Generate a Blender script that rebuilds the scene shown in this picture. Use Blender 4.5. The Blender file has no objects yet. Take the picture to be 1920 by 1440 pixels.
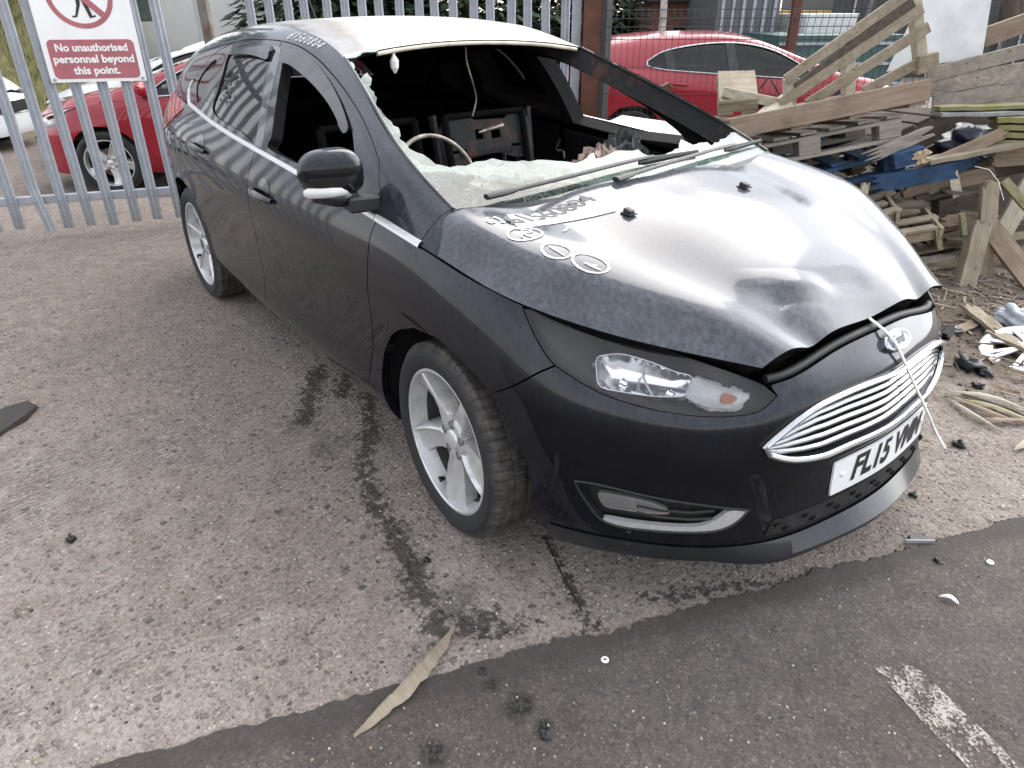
import bpy, math, random
import numpy as np
from mathutils import Vector, Matrix, Euler
from mathutils.geometry import delaunay_2d_cdt
from mathutils import noise as mnoise
C = bpy.context.scene
COL = C.collection
rnd = random.Random(7)
R_ = math.radians
# ---------------------------------------------------------------- camera
cd = bpy.data.cameras.new("camera"); cam = bpy.data.objects.new("camera", cd); COL.objects.link(cam); C.camera = cam
cam.location = (1.5902, -1.7978, 1.4964); cam.rotation_euler = (1.08117, 0.00690, 0.92692)
cd.sensor_width = 36.0; cd.lens = 36.0*1315.91/1920.0; cd.clip_start = .05; cd.clip_end = 400
# ---------------------------------------------------------------- sky (broken overcast, bright behind the car) and sun
SUN_AZ, SUN_EL = math.atan2(.80, -.60), R_(42)
SUN_DIR = Vector((math.cos(SUN_AZ)*math.cos(SUN_EL), math.sin(SUN_AZ)*math.cos(SUN_EL), math.sin(SUN_EL)))
wd = bpy.data.worlds.new("World"); C.world = wd; wd.use_nodes = True
def build_world():
    nt = wd.node_tree; nt.nodes.clear(); N = nt.nodes.new; L = nt.links.new
    out = N("ShaderNodeOutputWorld"); add = N("ShaderNodeAddShader")
    sky = N("ShaderNodeTexSky"); sky.sky_type = 'NISHITA'; sky.sun_disc = False
    sky.sun_elevation = SUN_EL; sky.sun_rotation = math.pi/2-SUN_AZ
    b1 = N("ShaderNodeBackground"); b1.inputs[1].default_value = .05; L(sky.outputs[0], b1.inputs[0])
    tc = N("ShaderNodeTexCoord")
    nz = N("ShaderNodeTexNoise"); nz.inputs['Scale'].default_value = 2.6; nz.inputs['Detail'].default_value = 6; nz.inputs['Roughness'].default_value = .55
    mp = N("ShaderNodeMapping"); mp.inputs['Scale'].default_value = (1, 1, 2.2); L(tc.outputs['Generated'], mp.inputs[0]); L(mp.outputs[0], nz.inputs['Vector'])
    cr = N("ShaderNodeValToRGB"); cr.color_ramp.elements[0].position = .34; cr.color_ramp.elements[0].color = (.58,.60,.63,1)
    cr.color_ramp.elements[1].position = .66; cr.color_ramp.elements[1].color = (1,.975,.945,1); L(nz.outputs[0], cr.inputs[0])
    dp = N("ShaderNodeVectorMath"); dp.operation = 'DOT_PRODUCT'; L(tc.outputs['Generated'], dp.inputs[0]); dp.inputs[1].default_value = tuple(Vector((.20,.88,.40)).normalized())
    mr = N("ShaderNodeMapRange"); mr.inputs[1].default_value = .74; mr.inputs[2].default_value = 1.0; mr.inputs[3].default_value = .80; mr.inputs[4].default_value = SKY_GLOW
    mr.interpolation_type = 'SMOOTHSTEP'; L(dp.outputs['Value'], mr.inputs[0])
    b2 = N("ShaderNodeBackground"); L(cr.outputs[0], b2.inputs[0]); L(mr.outputs[0], b2.inputs[1])
    L(b1.outputs[0], add.inputs[0]); L(b2.outputs[0], add.inputs[1]); L(add.outputs[0], out.inputs[0])
SKY_GLOW = 4.0
build_world()
sd = bpy.data.lights.new("sun", 'SUN'); sd.energy = 1.0; sd.angle = R_(40); sd.color = (1,.96,.9)
sun = bpy.data.objects.new("sun", sd); COL.objects.link(sun); sun.rotation_euler = SUN_DIR.to_track_quat('Z','Y').to_euler()
vs = C.view_settings; vs.view_transform = 'Standard'; vs.look = 'None'; vs.exposure = 1.06; vs.gamma = 1
C.cycles.max_bounces = 8; C.cycles.transparent_max_bounces = 12; C.cycles.caustics_reflective = False; C.cycles.caustics_refractive = False

# ---------------------------------------------------------------- helpers
def tag(o, label=None, cat=None, group=None, kind=None):
    if label: o['label'] = label
    if cat: o['category'] = cat
    if group: o['group'] = group
    if kind: o['kind'] = kind
    return o
def empty(name, loc=(0,0,0), rz=0.0, label=None, cat=None, group=None):
    o = bpy.data.objects.new(name, None); COL.objects.link(o); o.location = loc; o.rotation_euler = (0,0,rz); o.empty_display_size = .1
    return tag(o, label, cat, group)
def mesh(name, verts, faces, mat, parent=None, smooth=False, normals=None, fm=None, loc=None):
    me = bpy.data.meshes.new(name); me.from_pydata([tuple(map(float, v)) for v in verts], [], [tuple(int(i) for i in f) for f in faces])
    for m in (mat if isinstance(mat, (list, tuple)) else [mat]): me.materials.append(m)
    if fm is not None: me.polygons.foreach_set('material_index', [int(i) for i in fm])
    if smooth: me.polygons.foreach_set('use_smooth', [True]*len(me.polygons))
    me.update()
    if normals is not None:
        me.normals_split_custom_set_from_vertices([tuple(map(float, n)) for n in normals])
    o = bpy.data.objects.new(name, me); COL.objects.link(o)
    if parent: o.parent = parent
    if loc is not None: o.location = loc
    return o
class MB:
    """collects faces for one mesh"""
    def __init__(s): s.v = []; s.f = []; s.m = []
    def add(s, v, f, m=0):
        k = len(s.v); s.v += [tuple(map(float, p)) for p in v]; s.f += [tuple(int(i)+k for i in q) for q in f]; s.m += [m]*len(f)
    def box(s, c, size, rot=None, m=0, bev=0.0, jit=0.0):
        """box with chamfered long edges, optional rotation matrix"""
        x, y, z = [a/2 for a in size]; c = Vector(c); b = min(bev, x*.45, y*.45, z*.45)
        if b > 0:
            pts = []
            for sx in (-1,1):
                for sy in (-1,1):
                    for sz in (-1,1):
                        pts += [(sx*x, sy*(y-b), sz*(z-b)), (sx*(x-b), sy*y, sz*(z-b)), (sx*(x-b), sy*(y-b), sz*z)]
            def i(a,b_,c_,k): return ((a*2+b_)*2+c_)*3+k
            F = []
            for a in (0,1):
                q = [i(a,0,0,0), i(a,1,0,0), i(a,1,1,0), i(a,0,1,0)]; F.append(q if a else q[::-1])
                q = [i(0,a,0,1), i(0,a,1,1), i(1,a,1,1), i(1,a,0,1)]; F.append(q if a else q[::-1])
                q = [i(0,0,a,2), i(1,0,a,2), i(1,1,a,2), i(0,1,a,2)]; F.append(q if a else q[::-1])
            for p in (0,1):
                for q_ in (0,1):
                    e = [i(p,q_,0,0), i(p,q_,1,0), i(p,q_,1,1), i(p,q_,0,1)]; F.append(e if p != q_ else e[::-1])
                    e = [i(p,0,q_,0), i(p,0,q_,2), i(p,1,q_,2), i(p,1,q_,0)]; F.append(e if p == q_ else e[::-1])
                    e = [i(0,p,q_,1), i(1,p,q_,1), i(1,p,q_,2), i(0,p,q_,2)]; F.append(e if p == q_ else e[::-1])
                    for r in (0,1):
                        t = [i(p,q_,r,0), i(p,q_,r,1), i(p,q_,r,2)]; F.append(t if (p+q_+r) % 2 else t[::-1])
        else:
            pts = [(sx*x, sy*y, sz*z) for sx in (-1,1) for sy in (-1,1) for sz in (-1,1)]
            F = [(0,1,3,2),(4,6,7,5),(0,4,5,1),(2,3,7,6),(0,2,6,4),(1,5,7,3)]
        out = []
        for p in pts:
            p = Vector(p)
            if jit: p += Vector((rnd.uniform(-jit,jit), rnd.uniform(-jit,jit), rnd.uniform(-jit,jit)))
            out.append((rot @ p if rot is not None else p)+c)
        s.add(out, F, m)
    def bar(s, a, b, w, h, m=0, up=(0,0,1), bev=0.0, jit=0.0):
        """plank from a to b, width w across, height h along up"""
        a = Vector(a); b = Vector(b); d = b-a; L = d.length; x = d/L; u = Vector(up); y = u.cross(x)
        if y.length < 1e-5: y = Vector((0,1,0)).cross(x)
        y.normalize(); z = x.cross(y)
        s.box((a+b)/2, (L, w, h), Matrix((x, y, z)).transposed(), m, bev, jit)
    def tube(s, pts, r, n=8, m=0, closed=False, flat=1.0, cap=True):
        pts = [Vector(p) for p in pts]; K = len(pts); rr = r if isinstance(r, (list, tuple)) else [r]*K; V = []; prev = None
        for k in range(K):
            t = (pts[(k+1) % K]-pts[k-1]) if closed else (pts[min(k+1, K-1)]-pts[max(k-1, 0)])
            t.normalize()
            ref = Vector((0,0,1)) if abs(t.z) < .95 else Vector((1,0,0))
            if prev is None: y = ref.cross(t)
            else: y = prev-t*prev.dot(t)
            if y.length < 1e-6: y = ref.cross(t)
            y.normalize(); prev = y; z = t.cross(y)
            for j in range(n):
                a = 2*math.pi*j/n; V.append(pts[k]+(y*math.cos(a)+z*math.sin(a)*flat)*rr[k])
        F = []
        for k in range(K if closed else K-1):
            for j in range(n):
                a, b = k*n+j, k*n+(j+1) % n; c, d = ((k+1) % K)*n+j, ((k+1) % K)*n+(j+1) % n; F.append((a, b, d, c))
        if not closed and cap: F += [tuple(range(n))[::-1], tuple(range((K-1)*n, K*n))]
        s.add(V, F, m)
    def build(s, name, mat, parent=None, smooth=False, loc=None):
        return mesh(name, s.v, s.f, mat, parent, smooth, fm=s.m if isinstance(mat, (list, tuple)) else None, loc=loc)
def auto_smooth(o, ang=35):
    me = o.data; me.polygons.foreach_set('use_smooth', [True]*len(me.polygons))
    try: me.set_sharp_from_angle(angle=R_(ang))
    except Exception: pass
    return o
def lathe(profile, n=48, axis='y', closed=False):
    """profile: (radius, offset along axis); returns verts, faces around the axis"""
    V, F = [], []; K = len(profile)
    for j in range(n):
        a = 2*math.pi*j/n; c, s_ = math.cos(a), math.sin(a)
        for r, o in profile:
            V.append((r*c, o, r*s_) if axis == 'y' else (r*c, r*s_, o) if axis == 'z' else (o, r*c, r*s_))
    for j in range(n):
        for k in range(K if closed else K-1):
            a, b = j*K+k, j*K+(k+1) % K; c, d = ((j+1) % n)*K+k, ((j+1) % n)*K+(k+1) % K
            F.append((a, b, d, c))
    return V, F
# 2-D outlines
def cr(P, n=6):
    P = [np.array(p, float) for p in P]
    if len(P) < 3: return [tuple(p) for p in P]
    Q = [2*P[0]-P[1]]+P+[2*P[-1]-P[-2]]; out = []
    for i in range(1, len(Q)-2):
        for k in range(n):
            t = k/n; a, b, c, d = Q[i-1], Q[i], Q[i+1], Q[i+2]
            out.append(tuple(.5*((2*b)+(c-a)*t+(2*a-5*b+4*c-d)*t*t+(3*b-a-3*c+d)*t**3)))
    return out+[tuple(P[-1])]
def loop(*runs, n=6):
    out = []
    for r in runs:
        for p in (cr(r, n) if len(r) > 2 else [tuple(q) for q in r]):
            if not out or math.hypot(out[-1][0]-p[0], out[-1][1]-p[1]) > 1e-4: out.append(tuple(p))
    if math.hypot(out[0][0]-out[-1][0], out[0][1]-out[-1][1]) < 1e-4: out.pop()
    return out
def closed_cr(P, n=6):
    P = list(P); r = cr([P[-1]]+P+[P[0], P[1]], n); return loop(r[n:-n-1], n=1)
def area(P):
    P = np.array(P); x, y = P[:,0], P[:,1]; return .5*float(np.sum(x*np.roll(y,-1)-np.roll(x,-1)*y))
def inset(P, g):
    P = np.array(P, float); s = 1 if area(P) > 0 else -1
    e = np.roll(P,-1,0)-P; e /= np.maximum(np.linalg.norm(e, axis=1), 1e-9)[:,None]; nn = np.stack([-e[:,1], e[:,0]], 1)*s
    m = nn+np.roll(nn,1,0); m /= np.maximum((m*nn).sum(1), .35)[:,None]
    return [tuple(p) for p in P+m*g]
def inside(P, q):
    P = np.array(P); q = np.array(q); x, y = q[:,0], q[:,1]; r = np.zeros(len(q), bool); j = len(P)-1
    for i in range(len(P)):
        xi, yi = P[i]; xj, yj = P[j]
        if yi != yj: r ^= ((yi > y) != (yj > y)) & (x < (xj-xi)*(y-yi)/(yj-yi)+xi)
        j = i
    return r
def resample(P, h):
    out = []
    for i in range(len(P)):
        a, b = np.array(P[i]), np.array(P[(i+1) % len(P)]); k = max(1, int(math.ceil(np.linalg.norm(b-a)/h)))
        out += [tuple(a+(b-a)*t/k) for t in range(k)]
    return out
def fill(poly, holes, h):
    loops = [resample(poly, h)]+[resample(q, h) for q in holes]
    pts = []; edges = []
    for lp in loops:
        k = len(pts); pts += lp; edges += [(k+i, k+(i+1) % len(lp)) for i in range(len(lp))]
    B = np.array(pts); lo, hi = B.min(0), B.max(0)
    gx = np.arange(lo[0]+h*.5, hi[0], h); gy = np.arange(lo[1]+h*.5, hi[1], h*.87)
    if len(gx) and len(gy):
        X, Y = np.meshgrid(gx, gy); X[1::2] += h*.5; q = np.stack([X.ravel(), Y.ravel()], 1)
        ok = inside(poly, q)
        for hl in holes: ok &= ~inside(hl, q)
        q = q[ok]
        if len(q):
            d = np.full(len(q), 9.0)
            for s in range(0, len(q), 400): d[s:s+400] = np.sqrt(((q[s:s+400,None,:]-B[None])**2).sum(2)).min(1)
            pts = pts+[tuple(p) for p in q[d > h*.45]]
    r = delaunay_2d_cdt([Vector(p) for p in pts], edges, [], 0, 1e-6)
    V = np.array([tuple(v) for v in r[0]]); F = [tuple(f) for f in r[2]]
    T = np.array(F); cen = V[T].mean(1); ok = inside(poly, cen)
    for hl in holes: ok &= ~inside(hl, cen)
    T = T[ok]
    a = V[T[:,0]]; b = V[T[:,1]]; c = V[T[:,2]]
    ar = (b[:,0]-a[:,0])*(c[:,1]-a[:,1])-(b[:,1]-a[:,1])*(c[:,0]-a[:,0])
    T[ar < 0] = T[ar < 0][:, ::-1]
    return V, T[abs(ar) > 1e-10]
def panel(name, S, poly, mat, parent, holes=(), off=0.0, thick=.012, h=.035, flip=False, gap=0.0, back=None, disp=None, smooth=True):
    """a trimmed piece of surface S: front face with the surface's own normals, edges folded in by thick, optional back face"""
    if gap: poly = inset(poly, gap); holes = [inset(q, -gap) for q in holes]
    V, T = fill(poly, holes, h)
    o = off if not callable(off) else off(V)
    P = S.at(V, o if np.ndim(o) else float(o)); N = S.nrm(V)
    if disp is not None:
        P = disp(P, V)
    # orient triangles along the normals
    fn = np.cross(P[T[:,1]]-P[T[:,0]], P[T[:,2]]-P[T[:,0]]); flipm = (fn*N[T[:,0]]).sum(1) < 0
    T = T.copy(); T[flipm] = T[flipm][:, ::-1]
    if disp is not None or np.ndim(o):
        fn = np.cross(P[T[:,1]]-P[T[:,0]], P[T[:,2]]-P[T[:,0]]); NN = np.zeros_like(P)
        for k in range(3): np.add.at(NN, T[:,k], fn)
        N = NN/np.maximum(np.linalg.norm(NN, axis=1), 1e-12)[:,None]
    n = len(P); E = {}
    for t in T:
        for k in range(3): E[(t[k], t[(k+1) % 3])] = 1
    bd = [(a, b) for (a, b) in E if (b, a) not in E]
    verts = [P]; norms = [N]; faces = [tuple(t) for t in T]; fm = [0]*len(T)
    if thick:
        bi = sorted({a for e in bd for a in e}); ix = {a: k for k, a in enumerate(bi)}; m = len(bi); bi_ = np.array(bi)
        A = P[bi_]; Bk = A-N[bi_]*thick; sn = np.zeros_like(A)
        for a, b in bd:
            e = P[b]-P[a]; c = np.cross(e, N[a]); sn[ix[a]] += c; sn[ix[b]] += c
        sn /= np.maximum(np.linalg.norm(sn, axis=1), 1e-12)[:,None]
        verts += [A, Bk]; norms += [sn, sn]
        for a, b in bd:
            i, j = ix[a], ix[b]; faces.append((n+j, n+i, n+m+i, n+m+j)); fm.append(0 if back is None else 1)
        if back is not None:
            k = n+2*m; verts.append(P-N*thick); norms.append(-N); faces += [tuple(k+i for i in t[::-1]) for t in T]; fm += [1]*len(T)
    P = np.concatenate(verts); N = np.concatenate(norms)
    if flip:
        P[:,1] *= -1; N[:,1] *= -1; faces = [f[::-1] for f in faces]
    mats = [mat] if back is None else [mat, back]
    return mesh(name, P, faces, mats, parent, smooth, N if smooth else None, fm)
def mir(P): return [(-a, b) for a, b in P]
def on(S, uv, off=0.0, flip=False):
    q = S.at(uv, off)
    if flip: q[:,1] *= -1
    return [tuple(p) for p in q]
def text_geo(body, size, bold=0.0, shear=0.0, space=1.0, align='CENTER'):
    """flat lettering as 2-D triangles"""
    c = bpy.data.curves.new('lettering', 'FONT'); c.body = body; c.size = size; c.offset = bold; c.shear = shear; c.space_character = space
    c.align_x = align; c.align_y = 'CENTER'; c.resolution_u = 3
    o = bpy.data.objects.new('lettering', c); COL.objects.link(o); dg = bpy.context.evaluated_depsgraph_get(); dg.update()
    me = bpy.data.meshes.new_from_object(o.evaluated_get(dg)); V = [tuple(v.co) for v in me.vertices]; F = [tuple(p.vertices) for p in me.polygons]
    bpy.data.objects.remove(o); bpy.data.curves.remove(c); bpy.data.meshes.remove(me)
    return V, F

# ---------------------------------------------------------------- materials
class NT:
    def __init__(s, name):
        s.m = bpy.data.materials.new(name); s.m.use_nodes = True; s.t = s.m.node_tree; s.b = s.t.nodes['Principled BSDF']; s.out = s.t.nodes['Material Output']; s._tc = None
    def n(s, typ, **kw):
        o = s.t.nodes.new(typ)
        for k, v in kw.items(): setattr(o, k, v)
        return o
    def l(s, a, b): s.t.links.new(a, b)
    def set(s, **kw):
        for k, v in kw.items():
            k = k.replace('_', ' '); i = s.b.inputs[k]
            if hasattr(v, 'is_output'): s.l(v, i)
            else: i.default_value = (*v, 1) if isinstance(v, tuple) and len(v) == 3 and i.type == 'RGBA' else v
        return s
    def co(s, kind='Object', scale=(1,1,1), rot=(0,0,0), loc=(0,0,0)):
        if s._tc is None: s._tc = s.n('ShaderNodeTexCoord')
        m = s.n('ShaderNodeMapping'); m.inputs['Scale'].default_value = scale; m.inputs['Rotation'].default_value = rot; m.inputs['Location'].default_value = loc
        s.l(s._tc.outputs[kind], m.inputs[0]); return m.outputs[0]
    def noise(s, vec, scale=5, detail=4, rough=.5, dist=0.0):
        o = s.n('ShaderNodeTexNoise'); s.l(vec, o.inputs['Vector']); o.inputs['Scale'].default_value = scale; o.inputs['Detail'].default_value = detail
        o.inputs['Roughness'].default_value = rough; o.inputs['Distortion'].default_value = dist; return o.outputs[0]
    def voro(s, vec, scale=5, feature='F1', rand=1.0):
        o = s.n('ShaderNodeTexVoronoi', feature=feature); s.l(vec, o.inputs['Vector']); o.inputs['Scale'].default_value = scale; o.inputs['Randomness'].default_value = rand; return o
    def ramp(s, fac, *stops):
        o = s.n('ShaderNodeValToRGB'); e = o.color_ramp.elements
        while len(e) < len(stops): e.new(.5)
        for k, (p, c) in enumerate(stops):
            e[k].position = p; e[k].color = (c, c, c, 1) if not isinstance(c, tuple) else (*c, 1)
        s.l(fac, o.inputs[0]); return o.outputs[0]
    def mix(s, fac, a, b, mode='MIX'):
        o = s.n('ShaderNodeMix', data_type='RGBA', blend_type=mode); o.clamp_result = False
        for k, v in ((0, fac), (6, a), (7, b)):
            if hasattr(v, 'is_output'): s.l(v, o.inputs[k])
            else: o.inputs[k].default_value = (*v, 1) if isinstance(v, tuple) else v
        return o.outputs[2]
    def math(s, op, a, b=0.0, clamp=False):
        o = s.n('ShaderNodeMath', operation=op, use_clamp=clamp)
        for k, v in ((0, a), (1, b)):
            if hasattr(v, 'is_output'): s.l(v, o.inputs[k])
            else: o.inputs[k].default_value = v
        return o.outputs[0]
    def bump(s, h, strength=.3, dist=.01, normal=None):
        o = s.n('ShaderNodeBump'); o.inputs['Strength'].default_value = strength; o.inputs['Distance'].default_value = dist; s.l(h, o.inputs['Height'])
        if normal is not None: s.l(normal, o.inputs['Normal'])
        return o.outputs[0]
    def up(s):
        g = s.n('ShaderNodeNewGeometry'); x = s.n('ShaderNodeSeparateXYZ'); s.l(g.outputs['Normal'], x.inputs[0]); return x.outputs[2]
    def rand(s):
        return s.n('ShaderNodeObjectInfo').outputs['Random']
def plain(name, col, rough=.6, metal=0.0, var=.25, scale=30, bump=0.0, coat=0.0, spec=None):
    k = NT(name); v = k.co(); nz = k.noise(v, scale, 5, .6)
    lo = tuple(c*(1-var) for c in col); hi = tuple(min(1, c*(1+var)) for c in col)
    k.set(Base_Color=k.ramp(nz, (.3, lo), (.7, hi)), Roughness=k.math('ADD', k.math('MULTIPLY', nz, .25), rough-.12, True), Metallic=metal, Coat_Weight=coat)
    if spec is not None: k.set(Specular_IOR_Level=spec)
    if bump: k.set(Normal=k.bump(nz, bump, .004))
    return k.m
def paint(name, col, dust=.35, rough=.12, streak=.5, dustcol=(.27,.285,.325), flake=0.0):
    """clear-coated paint under a film of road dust, run down in streaks on the steep sides"""
    k = NT(name); v = k.co(); vs_ = k.co(scale=(70, 70, 2.2)); st = k.noise(vs_, 1, 4, .6); big = k.noise(v, 4, 5, .6); fine = k.noise(v, 160, 3, .6)
    up = k.math('MAXIMUM', k.up(), 0.0)
    film = k.math('ADD', k.math('MULTIPLY', k.ramp(up, (.07, 0.0), (.62, 1.0)), dust), dust*.02)
    film = k.math('MULTIPLY', film, k.ramp(big, (.25, .55), (.75, 1.15)))
    film = k.math('MULTIPLY', film, k.ramp(st, (.30, 1.0-streak), (.68, 1.0)))
    sz = k.n('ShaderNodeSeparateXYZ'); k.l(v, sz.inputs[0]); low = k.math('MULTIPLY', k.ramp(sz.outputs[2], (.16, 1.0), (.52, 0.0)), k.ramp(k.noise(v, 9, 5, .65), (.35, .0), (.7, 1.0))); film = k.math('ADD', film, k.math('MULTIPLY', low, dust*.20))
    spots = k.ramp(k.voro(v, 55).outputs['Distance'], (.0, 1.0), (.09, 0.0)); keep = k.ramp(k.noise(v, 23, 2), (.55, 0.0), (.62, 1.0))
    film = k.math('ADD', film, k.math('MULTIPLY', k.math('MULTIPLY', spots, keep), dust*.6), True)
    film = k.math('MULTIPLY', film, k.ramp(fine, (.2, .7), (.8, 1.1)), True)
    k.set(Base_Color=k.mix(film, col, dustcol), Roughness=k.math('ADD', k.math('MULTIPLY', film, .6), rough, True), Coat_Weight=k.math('SUBTRACT', 1.0, k.math('MULTIPLY', film, .8), True), Coat_Roughness=k.math('ADD', .025, k.math('MULTIPLY', film, .5)), Specular_IOR_Level=.03, Coat_IOR=1.40)
    return k.m
BLACKP = (.0025,.0032,.0065)
M = {}
M['paint'] = paint('black_paint', BLACKP, dust=.17, rough=.40, streak=.6, dustcol=(.28,.31,.38))
M['bonnet'] = paint('dusty_black_paint', BLACKP, dust=.29, rough=.26, streak=.55, dustcol=(.37,.395,.46))
def roofmat():
    k = NT('burnt_roof_paint'); v = k.co(); big = k.noise(v, 3.2, 5, .6); x = k.n('ShaderNodeSeparateXYZ'); k.l(v, x.inputs[0])
    ed = k.math('MULTIPLY', k.math('ADD', k.math('ABSOLUTE', x.outputs[1]), k.math('MULTIPLY', x.outputs[0], -.18)), 1.0)
    ed = k.math('ADD', ed, k.math('MULTIPLY', big, .22))
    ring = k.ramp(ed, (.60, (.60,.57,.52)), (.74, (.46,.42,.37)), (.80, (.26,.24,.23)), (.87, (.30,.30,.31)), (.96, (.10,.10,.11)))
    sp = k.noise(v, 40, 4, .65)
    k.set(Base_Color=k.mix(k.ramp(sp, (.35, .35), (.6, 0.0)), ring, (.42,.38,.34)), Roughness=.55, Coat_Weight=.15, Normal=k.bump(sp, .15, .003))
    return k.m
M['roof'] = roofmat()
M['roofedge'] = plain('scorched_cream_edge', (.62,.56,.45), .55, var=.3, scale=14)
M['char'] = plain('charred_metal', (.008,.008,.009), .78, var=.8, scale=25, bump=.6, spec=.25)
M['soot'] = plain('soot', (.004,.004,.004), .9, var=.5, scale=15, bump=.4, spec=.12)
def rusty(name, a, b, lo=.42, hi=.6, rough=.75):
    k = NT(name); v = k.co(); nz = k.noise(v, 9, 6, .65); f = k.noise(v, 60, 4, .7)
    k.set(Base_Color=k.mix(k.ramp(nz, (lo, 0.0), (hi, 1.0)), a, k.mix(f, b, tuple(c*.5 for c in b))), Roughness=rough, Normal=k.bump(f, .4, .004)); return k.m
M['charrust'] = rusty('charred_pillar', (.012,.012,.014), (.11,.045,.025), .52, .66)
M['rustplate'] = rusty('burnt_bracket', (.004,.003,.003), (.022,.010,.006), .36, .62)
M['rustfloor'] = rusty('burnt_floor', (.015,.012,.011), (.075,.026,.015), .42, .6)
M['baremetal'] = plain('burnt_bare_metal', (.20,.18,.155), .45, .6, .7, 22)
M['ash'] = plain('ash_heap', (.30,.23,.19), .95, var=.6, scale=30, bump=.8)
M['darkash'] = plain('dark_ash_heap', (.05,.05,.055), .9, var=.9, scale=30, bump=.8)
M['trim'] = plain('black_trim', (.016,.016,.018), .5, var=.4, scale=40)
M['trimdust'] = paint('dusty_black_trim', (.018,.019,.022), dust=.20, rough=.5, streak=.2, dustcol=(.25,.25,.26))
M['bezel'] = plain('lamp_bezel', (.006,.006,.007), .5, var=.3)
M['rubber'] = plain('black_rubber', (.012,.012,.013), .55, var=.4, scale=60)
M['gloss'] = plain('gloss_black', (.006,.006,.007), .12, var=.2, coat=.6)
M['chrome'] = plain('chrome', (.52,.53,.55), .20, 1.0, .10, 60)
M['chromedull'] = plain('dull_chrome', (.70,.70,.71), .36, .55, .10, 90)
M['badge'] = plain('badge_field', (.22,.25,.30), .3, .2, .1)
M['mirror'] = plain('mirror_silver', (.9,.9,.9), .14, 1.0, .03)
M['bowl'] = plain('reflector_bowl', (.86,.86,.86), .20, .9, .05)
M['plate'] = plain('white_plate', (.78,.79,.80), .35, var=.05, scale=8, coat=.3)
M['platetext'] = plain('plate_black', (.015,.015,.016), .45)
M['white'] = plain('white_card', (.82,.82,.80), .5, var=.05)
M['digits'] = plain('grey_marker', (.13,.13,.13), .8, var=.35, scale=60)
M['chalk'] = plain('chalk', (.80,.80,.78), .9, var=.2, scale=90)
M['amber'] = plain('amber_bulb', (.50,.17,.07), .3, var=.2)
M['clearind'] = plain('clear_indicator', (.66,.66,.64), .25, var=.1, coat=.5)
M['tail'] = plain('red_lamp', (.35,.012,.015), .15, var=.2, coat=.8)
M['band'] = plain('white_strap', (.80,.80,.78), .5, var=.08)
def lens(name, tint=(1,1,1), amt=.92, rough=.03, dust=.06, ior=1.5, dcol=(.5,.5,.5)):
    k = NT(name); tr = k.n('ShaderNodeBsdfTransparent'); tr.inputs[0].default_value = (*tint, 1); gl = k.n('ShaderNodeBsdfGlossy'); gl.inputs['Roughness'].default_value = rough
    df = k.n('ShaderNodeBsdfDiffuse'); df.inputs[0].default_value = (*dcol, 1); fr = k.n('ShaderNodeFresnel'); fr.inputs[0].default_value = ior
    v = k.co(scale=(3,3,1)); nz = k.noise(v, 3, 5, .6); m1 = k.n('ShaderNodeMixShader'); k.l(k.math('ADD', k.math('MULTIPLY', k.math('SUBTRACT', nz, .35), dust*3, True), 1-amt, True), m1.inputs[0]); k.l(tr.outputs[0], m1.inputs[1]); k.l(df.outputs[0], m1.inputs[2])
    m2 = k.n('ShaderNodeMixShader'); k.l(fr.outputs[0], m2.inputs[0]); k.l(m1.outputs[0], m2.inputs[1]); k.l(gl.outputs[0], m2.inputs[2]); k.l(m2.outputs[0], k.out.inputs[0]); k.t.nodes.remove(k.b); return k.m
M['lens'] = lens('clear_lens', (.97,.98,1), .995, .03, .015)
M['darkglass'] = lens('sooty_glass', (.10,.10,.11), .75, .03, .08, 1.6, (.035,.03,.03))
M['carglass'] = lens('car_glass', (.32,.38,.38), .9, .02, .03, 1.55, (.06,.06,.06))
M['cleanglass'] = lens('cleaner_glass', (.75,.80,.78), .5, .05, .25, 1.5, (.30,.32,.32))
M['deflector'] = lens('smoked_plastic', (.12,.12,.13), .75, .12, .25, 1.55, (.16,.16,.18))
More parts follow.
